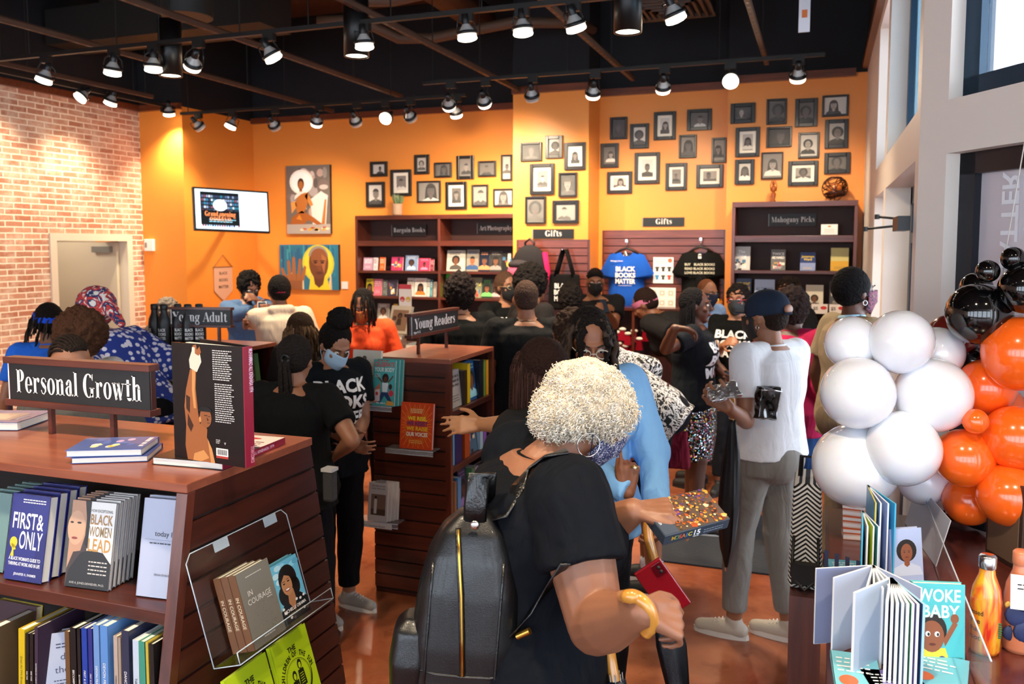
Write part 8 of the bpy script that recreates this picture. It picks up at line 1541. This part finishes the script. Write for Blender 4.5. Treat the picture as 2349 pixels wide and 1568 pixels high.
SQ = pp('sequin', 'person with a black bob in a printed tee and sequin skirt, arm raised', (1598, 703), 5.6, -108, SK5, hair='straight', hn=230, hlen=.26, hr=.0035, hcol='#0d0b0e', frange=1.55, vox=.006, out=.25, wav=.001, tap=.1, top='#12161c', tee=(BBM, .3, .068, 0, .33, 0), tcol=mat('#e4f0f4', .6), arms=(((1648, 850), (1668, 862)), ((1527, 800), (1548, 752))), hands=[{'curl': 35}, {'pdir': (.9, -.1, .1), 'pn': (0, -1, -.3), 'pside': (0, .3, -1), 'curl': 30}], pants=None, skirt=SEQ, sklen=.42, fem=1, bulk=1.1, shoes='#1a1412', earring=(-1, .012), lip='#a05048')
pp('paisley', 'person in a black and white paisley top bending to the left, maroon bag beside', (1308, 770), 4.75, 72, SK2, hair='afro', afr=.02, hcol='#3c2a20', lean=52, nod=-10, top=PAIS, sleeve=1, loose=2, pants='#15161c', plen=.62, shoes='#0e0e10', socks='#e4e4e8', noface=1, bulk=1.2, hem=-.12)
pp('pinkj', 'person with dark curls in a raspberry jacket, in profile behind the white tee', (1822, 712), 5.25, -50, SK5, hair='afro', afr=.03, afs=(1, 1, 1.05), hcol='#2a1e1c', top='#a8204c', sleeve=1, bulk=1.15, pants='#24406c', hem=-.16, loose=2, fem=.7)
pp('bun', 'person with a high bun and pale blue mask in a printed tee, looking down', (770, 792), 4.25, -142, SK3, hair='bun', bun=(0, -.035, .16), bunr=(.072, .07, .062), nod=34, mask='#a8c8e0', loop='#d8e4ee', top='#0f1216', tee=(BBM, .32, .07, 0, .35, 0), pants='#0d0d10', shoes='#a09c96', laces=1, fem=1, vox=.007, arms=(((835, 985), (822, 1000)), ((745, 990), (800, 1010))), bulk=1.05, toe=(25, 10))
pp('pony', 'person seen from behind with a ribbed dark cap of hair and thick ponytail, black tee', (680, 828), 3.85, -12, SK3, hair='ponytail', hcol='#241e1b', noface=1, top='#121314', pants='#15161c', fem=.8, bulk=1.15, nod=14, arms=((None), ((808, 1010), (775, 1040, 1))))
pp('blueband', 'person with dark locs tied by a royal blue headband, blue top', (112, 742), 5.0, 30, SK3, hair='locs', hn=90, hlen=.17, hr=.0062, hcol='#1c1512', hcol2='#30241c', out=1.3, strip=('#1c48c0', .01, .075, .014), top='#2c6cd8', noface=1, nod=10, fem=.8, sleeve=.32, pull=(-.6, -.3, 0))
pp('scarf', 'person in a red and blue headscarf and blue floral shirt near the grey doorway', (214, 722), 4.7, 62, SK3, hair='none', wrap=WRAPM, top=FLOR, sleeve=.6, loose=3, noface=1, nod=5, bulk=1.1, lean=38, fem=.5, tilt=12)
pp('hightop', 'young person with tall brown hair and a white shirt behind the sign', (176, 778), 3.85, 70, SK3, hair='afro', afr=.03, afs=(1.05, 1.1, 1.0), hcol='#4a2e1e', top='#d4cec4', noface=0, nod=8, fem=0, bulk=1.1)
pp('rows', 'child with cornrow braids behind the Personal Growth sign', (162, 836), 3.42, 55, SK3, hair='cornrows', hcol='#2a201a', top='#5c5a58', nod=30, fem=0, bulk=1.1, pants='#4c4e54')
pp('cap', 'person in a white tee, grey jeans and navy cap, back turned, holding a foil packet', (1757, 728), 4.0, 32, SK3, hair='buzz', hcol='#2a1e18', cap='#232c3c', nod=8, turn=12, mask='#18181a', top='#eef0f4', pants='#8a8680', shoes='#c4bcae', laces=1, fem=.45, vox=.0065, bulk=1.0, stance=((-.1, .1), (.1, -.06)), toe=(30, 25), arms=(((1712, 990, -1), (1672, 935, -1)), ((1800, 960, 1), (1700, 930, 1))), hands=[{'pdir': (-.8, .5, .1), 'curl': 40, 'pn': (.4, .2, 1), 'pside': (.3, .9, 0)}, {'curl': 45}], earring=(-1, .008), loose=1.5, fold=.35, hem=-.08, wr=.5)
pp('longhair', 'person with long straight dark brown hair reaching for a book on the middle tower', (1234, 858), 2.86, 50, SK4, hair='straight', hn=520, hlen=.5, hr=.0032, hcol='#24130e', hcol2='#38201a', frange=2.3, out=.15, wav=.0008, tap=.15, noface=1, top='#17181a', sleeve=.32, nod=10, bulk=1.1, arms=(((1185, 975, 1), (1105, 973, 1)), None), hands=[{'pdir': (-1, -.05, .15), 'pn': (0, -.6, 1), 'pside': (0, 1, .2), 'curl': (8, 10, 14, 18)}, None], vox=.0065)
pp('braids', 'person with dark rope twists and glasses in a light blue shirt, face lowered', (1352, 786), 3.18, 176, SK2, hair='locs', hn=80, hlen=.2, hr=.0125, seg=14, tap=.2, hcol='#1a1411', hcol2='#3c2e24', frange=1.6, nod=24, twist=22, turn=-14, glasses='#c0b8a8', top='#86bdf0', sleeve=1, collar='#86bdf0', arms=(((1502, 1060, -1), (1508, 1175, -1)), ('ik', (1440, 1128, 2.92), (.3, 0, -1))), hands=[{'curl': 40}, {'pdir': (.06, 1, .05), 'pn': (-.3, 0, 1), 'pside': (-1, .1, .1), 'curl': (2, 62, 68, 72), 'thumb': 5}], vox=.0055, out=.8, wav=.007, fem=.9, bulk=1.1, seed=5)
GR = pp('silver', 'person with a cloud of white curls in a black tee and leather backpack, foreground', (1352, 956), 2.12, -74, '#8d5e45', hair='none', nod=30, tilt=0, lean=7, fh=.055, bsm=4, mask=MSKB, loop='#16204a', top='#0d1016', bulk=1.38, armr=1.4, fem=1.1, belly=.045, sleeve=.27, loose=1.2, hem=-.16, pants='#14141c', earring=(1, .03),
  arms=(('ik', (1452, 1172, 1.98), (-.3, 0, -1)), ((1372, 1460, -1), (1470, 1400, -1))), hands=[{'pdir': (1, .12, -.1), 'pn': (0, -1, .3), 'pside': (0, .2, -1), 'curl': (35, 38, 40, 42), 'thumb': 12}, {'pdir': (.9, -.35, .25), 'pn': (.2, -.7, .6), 'pside': (.3, .9, -.2), 'curl': (42, 45, 48, 50), 'thumb': 20}], vox=.0044, fold=.9, fs=6, seed=3)
# ---------------------------------------------------------------- the silver curls, backpack and things people hold
g = GR; HMg = g['HM']; q = random.Random(11)
CW = mat('#e4dac8', .7, spec=.3); CW2 = mat('#d8c8ae', .75, spec=.3); CW3 = mat('#f2ede2', .65, spec=.3)
h = MB(HMg); h.ell((0, -.028, .04), (.104, .12, .1), BLACK, 26); h.ell((0, -.078, -.02), (.092, .068, .08), BLACK, 20); h.ell((-.055, .015, .02), (.058, .07, .072), BLACK, 16); h.ell((.05, .0, .045), (.06, .08, .065), BLACK, 16)
hb = bake('hair', h, CW2, .008, g['t'], 3, (.007, 30)); mb = MB(); pol = hb.data.polygons; vv = hb.data.vertices; cum = len(pol)
for k in range(5200):
    f = pol[q.randrange(cum)]; p = f.center; nn = f.normal.copy(); lp = HMg.inverted() @ p
    if lp.y > .07 and lp.z < .03: continue
    u = nn.orthogonal().normalized(); u.rotate(Matrix.Rotation(q.uniform(0, 6.28), 3, nn)); rr = q.uniform(.0022, .0048); L_ = q.uniform(.012, .03); n = 9; ax = (nn*.45+V((0, 0, -.55))+u*.35).normalized(); a1 = ax.orthogonal().normalized(); a2 = ax.cross(a1); ph = q.uniform(0, 6)
    mb.tube([p-nn*.002+ax*(L_*j/n)+a1*(rr*math.cos(ph+j*1.5))+a2*(rr*math.sin(ph+j*1.5)) for j in range(n+1)], [.00115]*n+[.0004], (CW, CW2, CW3)[k % 3], 3)
mb.build('curls', g['t'])
def lw(k, px, py, d): return PEO[k]['toL'] @ W(px, py, d)
# leather backpack (its own thing) with straps over her shoulders
LE = mat('#08090c', .36, bump=.1, bscale=420, coat=.15); LE2 = mat('#0a0b0e', .3, bump=.2, bscale=200, coat=.3)
DB = 1.93; c = W(1076, 1385, DB); ax = (W(1050, 1560, DB)-W(1080, 1180, DB)).normalized()*-1; side = (ax.cross(V((0, 1, 0)))).normalized(); sd = RT-ax*RT.dot(ax); sd.normalize(); fr = ax.cross(sd)*-1
MBP = frame(c, sd, ax.cross(sd), ax) @ Matrix.Scale(1.2, 4); t = thing('backpack', 'black leather backpack with a gold zip worn by the person with white curls', 'backpack', MBP)
def puff(mb, prof, o=(0, 0), n=32, e=.62):
    vs = []
    for z, a, b_ in prof:
        for i in range(n): t_ = 2*math.pi*i/n; x, y = math.cos(t_), math.sin(t_); vs.append((o[0]+a*math.copysign(abs(x)**e, x), o[1]+b_*math.copysign(abs(y)**e, y), z))
    k = len(prof); mb.add(vs, [(j*n+i, j*n+(i+1) % n, (j+1)*n+(i+1) % n, (j+1)*n+i) for j in range(k-1) for i in range(n)]+[tuple(range(n-1, -1, -1)), tuple(range((k-1)*n, k*n))], BLACK, True)
b = MB(); puff(b, [(-.205, .06, .04), (-.2, .09, .062), (-.17, .105, .078), (-.06, .108, .084), (.04, .1, .08), (.11, .086, .07), (.155, .064, .055), (.185, .035, .035), (.192, .015, .015)]); BPK = bake('body', b, LE, .005, t, 12)
b = MB(); puff(b, [(-.19, .02, .03), (-.17, .034, .05), (-.1, .04, .06), (-.04, .034, .05), (-.02, .015, .03)], (-.105, -.015)); bake('side_pocket', b, LE, .005, t, 8)
BB_ = BVHTree.FromPolygons([v_.co for v_ in BPK.data.vertices], [tuple(p.vertices) for p in BPK.data.polygons])
prof = [(-.03, .165), (-.024, .12), (-.014, .05), (-.006, -.03), (.0, -.1)]
def onb(x, z): h_ = BB_.ray_cast(V((x, -.5, z)), V((0, 1, 0))); return (h_[0] if h_[0] is not None else V((x, -.08, z)))+V((0, -.001, 0))
ZP = [onb(x, z) for x, z in prof]
MB().tube(ZP, .008, LE2, 8, flat=.6).build('zip_flap', t); zm_ = MB()
MB().tube([p+V((0, -.006, 0)) for p in ZP], .0034, GOLD, 6).build('zip', t)
MB().tube([onb(x, -.105) for x in (-.1, -.09, -.05, 0, .05, .09, .1)], .003, LE2, 6).tube([onb(.06, z) for z in (.11, .06, 0, -.1, -.17)], .003, LE2, 6).tube([onb(-.072, z) for z in (.1, .05, -.03, -.1, -.17)], .003, LE2, 6).build('seam', t)
MB().tube([(0, -.035, .165), (-.002, -.04, .21), (0, -.03, .262), (.012, -.01, .262), (.012, .02, .2)], .022, LE2, 10, flat=.22, up=(0, 1, 0)).build('handle', t); MB().ell((0, -.06, .178), (.009, .004, .009), CHROME, 12).build('stud', t)
# straps follow the back and shoulder in world space
SHT = g['shirt']; bm_ = BVHTree.FromPolygons([g['MW'] @ v_.co for v_ in SHT.data.vertices], [tuple(p.vertices) for p in SHT.data.polygons])
def on_shirt(px, py, off=.006):
    r_ = ray(px, py).normalized(); h_ = bm_.ray_cast(EYEV, r_); return (h_[0]+h_[1]*off if h_[0] is not None else W(px, py, 2.0))
iM = MBP.inverted()
for P_, nm in (([(1168, 1180), (1190, 1120), (1222, 1075), (1262, 1050), (1300, 1040)], 'strap'), ([(1178, 1455), (1215, 1400), (1260, 1340), (1300, 1290)], 'strap')):
    pts = [on_shirt(*p) for p in P_]; MB(iM).tube([W(1120 if P_[0][1] < 1300 else 1150, 1195 if P_[0][1] < 1300 else 1480, 1.93)]+pts, .02 if P_[0][1] < 1300 else .013, LE2, 8, flat=.25, up=(0, 0, 1)).build(nm, t)
p_ = on_shirt(1196, 1452, .012); MB(iM).cyl(p_-V((.01, 0, .008)), p_+V((.02, 0, .01)), .008, GOLD, n=10).build('buckle', t)
# boxed puzzle in the left hand
a, b_, c_, d_ = W(1495, 1207, 1.93), W(1622, 1128, 2.02), W(1652, 1180, 1.98), W(1500, 1237, 1.9)
lx = (W(1650, 1172, 1.97)-W(1500, 1212, 1.90)); xl = lx.length; lx.normalize(); nrm = (V((0, 0, 1))*.82-FW*.5-RT*.12); nrm = (nrm-lx*nrm.dot(lx)).normalized(); cc = W(1572, 1172, 1.97); M = frame(cc, lx, nrm.cross(lx), nrm); hx, hy = xl/2, .055
t = thing('boxed_puzzle', 'shrink-wrapped puzzle box with 15 on its side, held up by the person with white curls', 'box', M); MB().b2((-hx, -hy, -.03), (hx, hy, 0), mat('#3a4450', .15, coat=.8)).build('box', t, bevel=.0015)
mb = MB(); I0 = Matrix(); mb.rect(-hx*.98, -hy*.96, hx*.98, hy*.96, mat('#5a4a40', .15, coat=.8), I0, .0006); q = random.Random(8); mb.rect(-hx*.98, -hy*.96, -hx*.55, hy*.96, mat('#48505c', .15), I0, .0008)
for k in range(260): x, y = q.uniform(-.52, .96)*hx, q.uniform(-.92, .92)*hy; w2 = q.uniform(.002, .006)*(2.2 if k < 30 else 1); mb.pg([(x+w2*q.uniform(.4, 1)*math.cos(a_), y+w2*q.uniform(.4, 1)*math.sin(a_)) for a_ in (0, 1.2, 2.4, 3.6, 5)], mat(q.choice(['#c86428', '#c8923c', '#7c3c24', '#5c3c7c', '#d8a858', '#a8502c', '#d8c8a0', '#3c2c28', '#5a4a3a', '#8a5a38']), .15), I0, .001+k*1e-5)
for k, s_ in enumerate(('Pieces in', 'Puzzles', '15')): put(mb, txt(s_, .02), RZ(90) @ T(0, 0, 0), mat('#d8dce0', .3), .008 if k < 2 else .014, y=hx*(.9-.12*k), x=0, z=.0012) if False else put(mb, txt(s_, .02), T(-hx*(.92-.14*k), 0, 0) @ RZ(-90), mat('#d8dce0', .3), .009 if k < 2 else .016, .08, z=.0012)
FS = frame((0, -hy-.0006, -.0275), (1, 0, 0), (0, 0, 1)); Wh = mat('#e4e8ec', .3); put(mb, txt('15', .04), FS, Wh, .016, x=-hx*.02, y=.007); put(mb, txt('PIECES', .02), FS, Wh, .004, x=-hx*.02, y=.001); lines(mb, FS, hx*.2, .014, hx*.6, 2, .007, .002, mat('#8a94a0', .4), 3)
for k, ch in enumerate('MOSAIC'): put(mb, txt(ch, .03), FS, mat(['#c8a03c', '#4c9c6c', '#d84c4c', '#c8783c', '#4c8cc8', '#d8c04c'][k], .3), .012, x=-hx*(.72-.1*k), y=.009)
mb.build('print', t)
# two hooked umbrellas
w0 = g['MW'] @ g['wr'][1]; e0 = g['MW'] @ g['el'][1]; UD = (w0.lerp(e0, .2)-EYEV).dot(FW)-.048
WD = wood('umbrella_wood', '#b8782c', '#d09440', rough=.22, coat=.6, axis='Z')
def brolly(name, label, pts, r_, canopy=None, col='#0c0e14'):
    P_ = [W(*p) for p in pts]; o = P_[-1]; t = thing(name, label, 'umbrella', T(*o)); I = T(*-o); sm = []
    for i in range(len(P_)-1):
        p0, p1, p2, p3 = P_[max(i-1, 0)], P_[i], P_[i+1], P_[min(i+2, len(P_)-1)]
        for k in range(6): u = k/6; sm.append(.5*((2*p1)+(p2-p0)*u+(2*p0-5*p1+4*p2-p3)*u*u+(3*p1-p0-3*p2+p3)*u**3))
    sm.append(P_[-1]); MB(I).tube(sm, r_, WD, 12).build('handle', t)
    if canopy:
        C_ = [W(*p[:3]) for p in canopy]; mb = MB(I); n = 18; vs = []; d0 = (C_[-1]-C_[0]).normalized(); u0 = d0.orthogonal().normalized(); v0 = d0.cross(u0); K_ = 14
        for j in range(K_+1):
            tt = j/K_*(len(C_)-1); i0 = min(int(tt), len(C_)-2); p = C_[i0].lerp(C_[i0+1], tt-i0); rr = canopy[i0][3]+(canopy[i0+1][3]-canopy[i0][3])*(tt-i0)
            for i in range(n): a = 2*math.pi*i/n; r2 = rr*(1+.16*math.sin(a*6+j*.35)); vs.append(p+u0*(r2*math.cos(a))+v0*(r2*math.sin(a)))
        mb.add(vs, [(j*n+i, j*n+(i+1) % n, (j+1)*n+(i+1) % n, (j+1)*n+i) for j in range(K_) for i in range(n)]+[tuple(range(n-1, -1, -1)), tuple(range(K_*n, K_*n+n))], mat(col, .5, bump=.1), True); mb.build('canopy', t)
        MB(I).cyl(P_[-1], C_[-1]+d0*.02, .005, CHROME, n=8).build('shaft', t)
        mb = MB(I)
        for a in range(7): e_ = C_[0]+u0*(.016*math.cos(a*.9))+v0*(.016*math.sin(a*.9)); mb.cyl(e_, e_-d0*.018, .002, CHROME, n=6)
        mb.build('rib_tips', t)
    return t
brolly('umbrella', 'umbrella with a curved wooden handle hooked over the near forearm', [(1434, 1368, UD+.03), (1462, 1370, UD), (1488, 1396, UD-.01), (1496, 1430, UD), (1482, 1450, UD+.02)][::-1]+[(1412, 1378, 1.92), (1396, 1440, 1.95), (1400, 1500, 1.95), (1412, 1570, 1.93)], .0135, [(1414, 1560, 1.93, .02), (1424, 1660, 1.92, .03), (1440, 1800, 1.9, .012)], '#0e1626')
brolly('umbrella', 'black umbrella with a curved wooden handle held behind the puzzle box', [(1562, 1218, 2.0), (1548, 1195, 2.03), (1525, 1165, 2.06), (1508, 1160, 2.08), (1490, 1180, 2.08), (1486, 1220, 2.07), (1494, 1260, 2.06), (1504, 1296, 2.06)], .0125, [(1508, 1305, 2.06, .014), (1520, 1380, 2.05, .03), (1540, 1480, 2.04, .036), (1562, 1620, 2.02, .02), (1575, 1720, 2.0, .008)])
# red phone in the right hand
M = frame(W(1520, 1348, 1.93), (RT*.55+V((0, 0, -.8))+FW*.1), (RT*.8+V((0, 0, .5)))); t = thing('mobile_phone', 'glossy red phone in the hand of the person with white curls', 'phone', M); MB().b2((-.07, -.036, -.004), (.07, .036, .004), mat('#7c0c18', .12, coat=1)).build('case', t, bevel=.003); MB().b2((-.062, .006, .004), (-.03, .03, .006), mat('#4c0810', .1)).ell((-.052, .02, .006), (.005, .005, .002), BLACK, 8).ell((-.04, .02, .006), (.005, .005, .002), BLACK, 8).build('camera_bump', t)
# rings
for (k, i, o_, l) in (('braids', 1, .1, 'gold ring on the pointing hand'),):
    w0, dr = HN[[x for x in HN if x[0].startswith('person with dark rope')][0][0], 1]; pc = w0+dr*.092+RT*.016-FW*.012; tag(MB(frame(pc, RT, FW, V((0, 0, 1)))).tube([(.011*math.cos(a*.7), .011*math.sin(a*.7), 0) for a in range(10)], .003, GOLD, 6).ell((0, -.014, 0), (.007, .004, .006), mat('#e8e0c8', .1, .4), 10).build('finger_ring'), l+' of the person in the light blue shirt', 'ring')
# foil packet, clutch and folded umbrella with the white tee
M = frame(W(1660, 898, 3.62), RT+V((0, 0, .25)), V((0, 0, 1))*.5+FW*.8); b = MB(M); b.box((0, 0, 0), (.13, .1, .02), BLACK); tag(bake('foil_packet', b, mat('#dfe8f0', .22, .9), .005, None, 2, (.011, 26)), 'crumpled silver packet held by the person in the white tee', 'packet')
M = frame(W(1762, 925, 3.78), RT*.9+V((0, 0, -.1))+FW*.2, V((0, 0, 1))); t = thing('clutch_bag', 'black shiny clutch tucked under the arm of the white tee', 'bag', M); b = MB(); b.box((0, 0, 0), (.12, .15, .03), BLACK, taper=(.8, .9)); bake('body', b, mat('#0a0b0d', .16, coat=1), .005, t, 8, (.012, 14)); MB().tube([(-.05, .06, .02), (.0, .065, .022), (.05, .06, .02)], .003, CHROME, 6).build('zip', t)
brolly('umbrella', 'long black folded umbrella hanging beside the person in the white tee', [(1668, 940, 3.66), (1660, 925, 3.64), (1668, 905, 3.64), (1680, 915, 3.66), (1680, 965, 3.7)], .011, [(1680, 960, 3.7, .014), (1678, 1040, 3.72, .035), (1672, 1150, 3.74, .045), (1668, 1250, 3.76, .03), (1666, 1300, 3.78, .006)], '#0b0b0e')
p = onZ(1660, 1290, .006); tag(MB().b2((p.x-.45, p.y-.1, .001), (p.x+.55, p.y+1.0, .012), mat('#22252c', .9, bump=.4, bscale=60)).build('floor_mat', bevel=.003), 'charcoal floor mat under the folded umbrella', 'mat')
# phones, maroon bag
for key, i, l in (('cam', 0, 'black phone raised by the broad person below the blue tee'), ('sequin', 0, 'black phone held by the person in the sequin skirt'), ('denim', 1, 'pale phone held by the person in denim')):
    w0, dr = HN[[x for x in HN if HN[x] and (PEO[key]['MW'] @ PEO[key]['wr'][i]-HN[x][0]).length < .01][0]]; M = frame(w0+dr*.1, RT+FW*.3, V((0, 0, 1))*.8+FW*.6)
    t = thing('mobile_phone', l, 'phone', M); MB().b2((-.035, -.07, -.004), (.035, .07, .004), mat('#101216' if key != 'denim' else '#b8bcc4', .15)).build('case', t, bevel=.003); MB().b2((-.03, -.062, .004), (.03, .062, .0045), mat('#2c3440', .08)).build('screen', t)
M = T(*W(1556, 1022, 4.55)); t = thing('shoulder_bag', 'soft maroon bag hanging beside the paisley top', 'bag', M); b = MB(); b.box((0, 0, -.02), (.13, .07, .2), BLACK, taper=(.7, .6)); bake('body', b, cloth('#6c1a2c', fold=1), .006, t, 8, (.006, 18)); MB().tube([(-.04, 0, .08), (-.07, 0, .22), (-.06, 0, .34)], .007, mat('#4c1420', .5), 6).build('strap', t)
M = T(*W(757, 1112, 3.6)); t = thing('belt_pouch', 'small charcoal pouch hanging at the hip of the dark ponytail person', 'bag', M); MB().box((0, 0, 0), (.05, .05, .14), mat('#3c3c3e', .8, bump=.4)).build('body', t, bevel=.012); MB().box((0, -.001, .07), (.054, .054, .014), mat('#c8c8c8', .5)).build('band', t)
# ---------------------------------------------------------------- clear the two helper scenes
for s_ in (TSC, TXS): bpy.data.scenes.remove(s_)
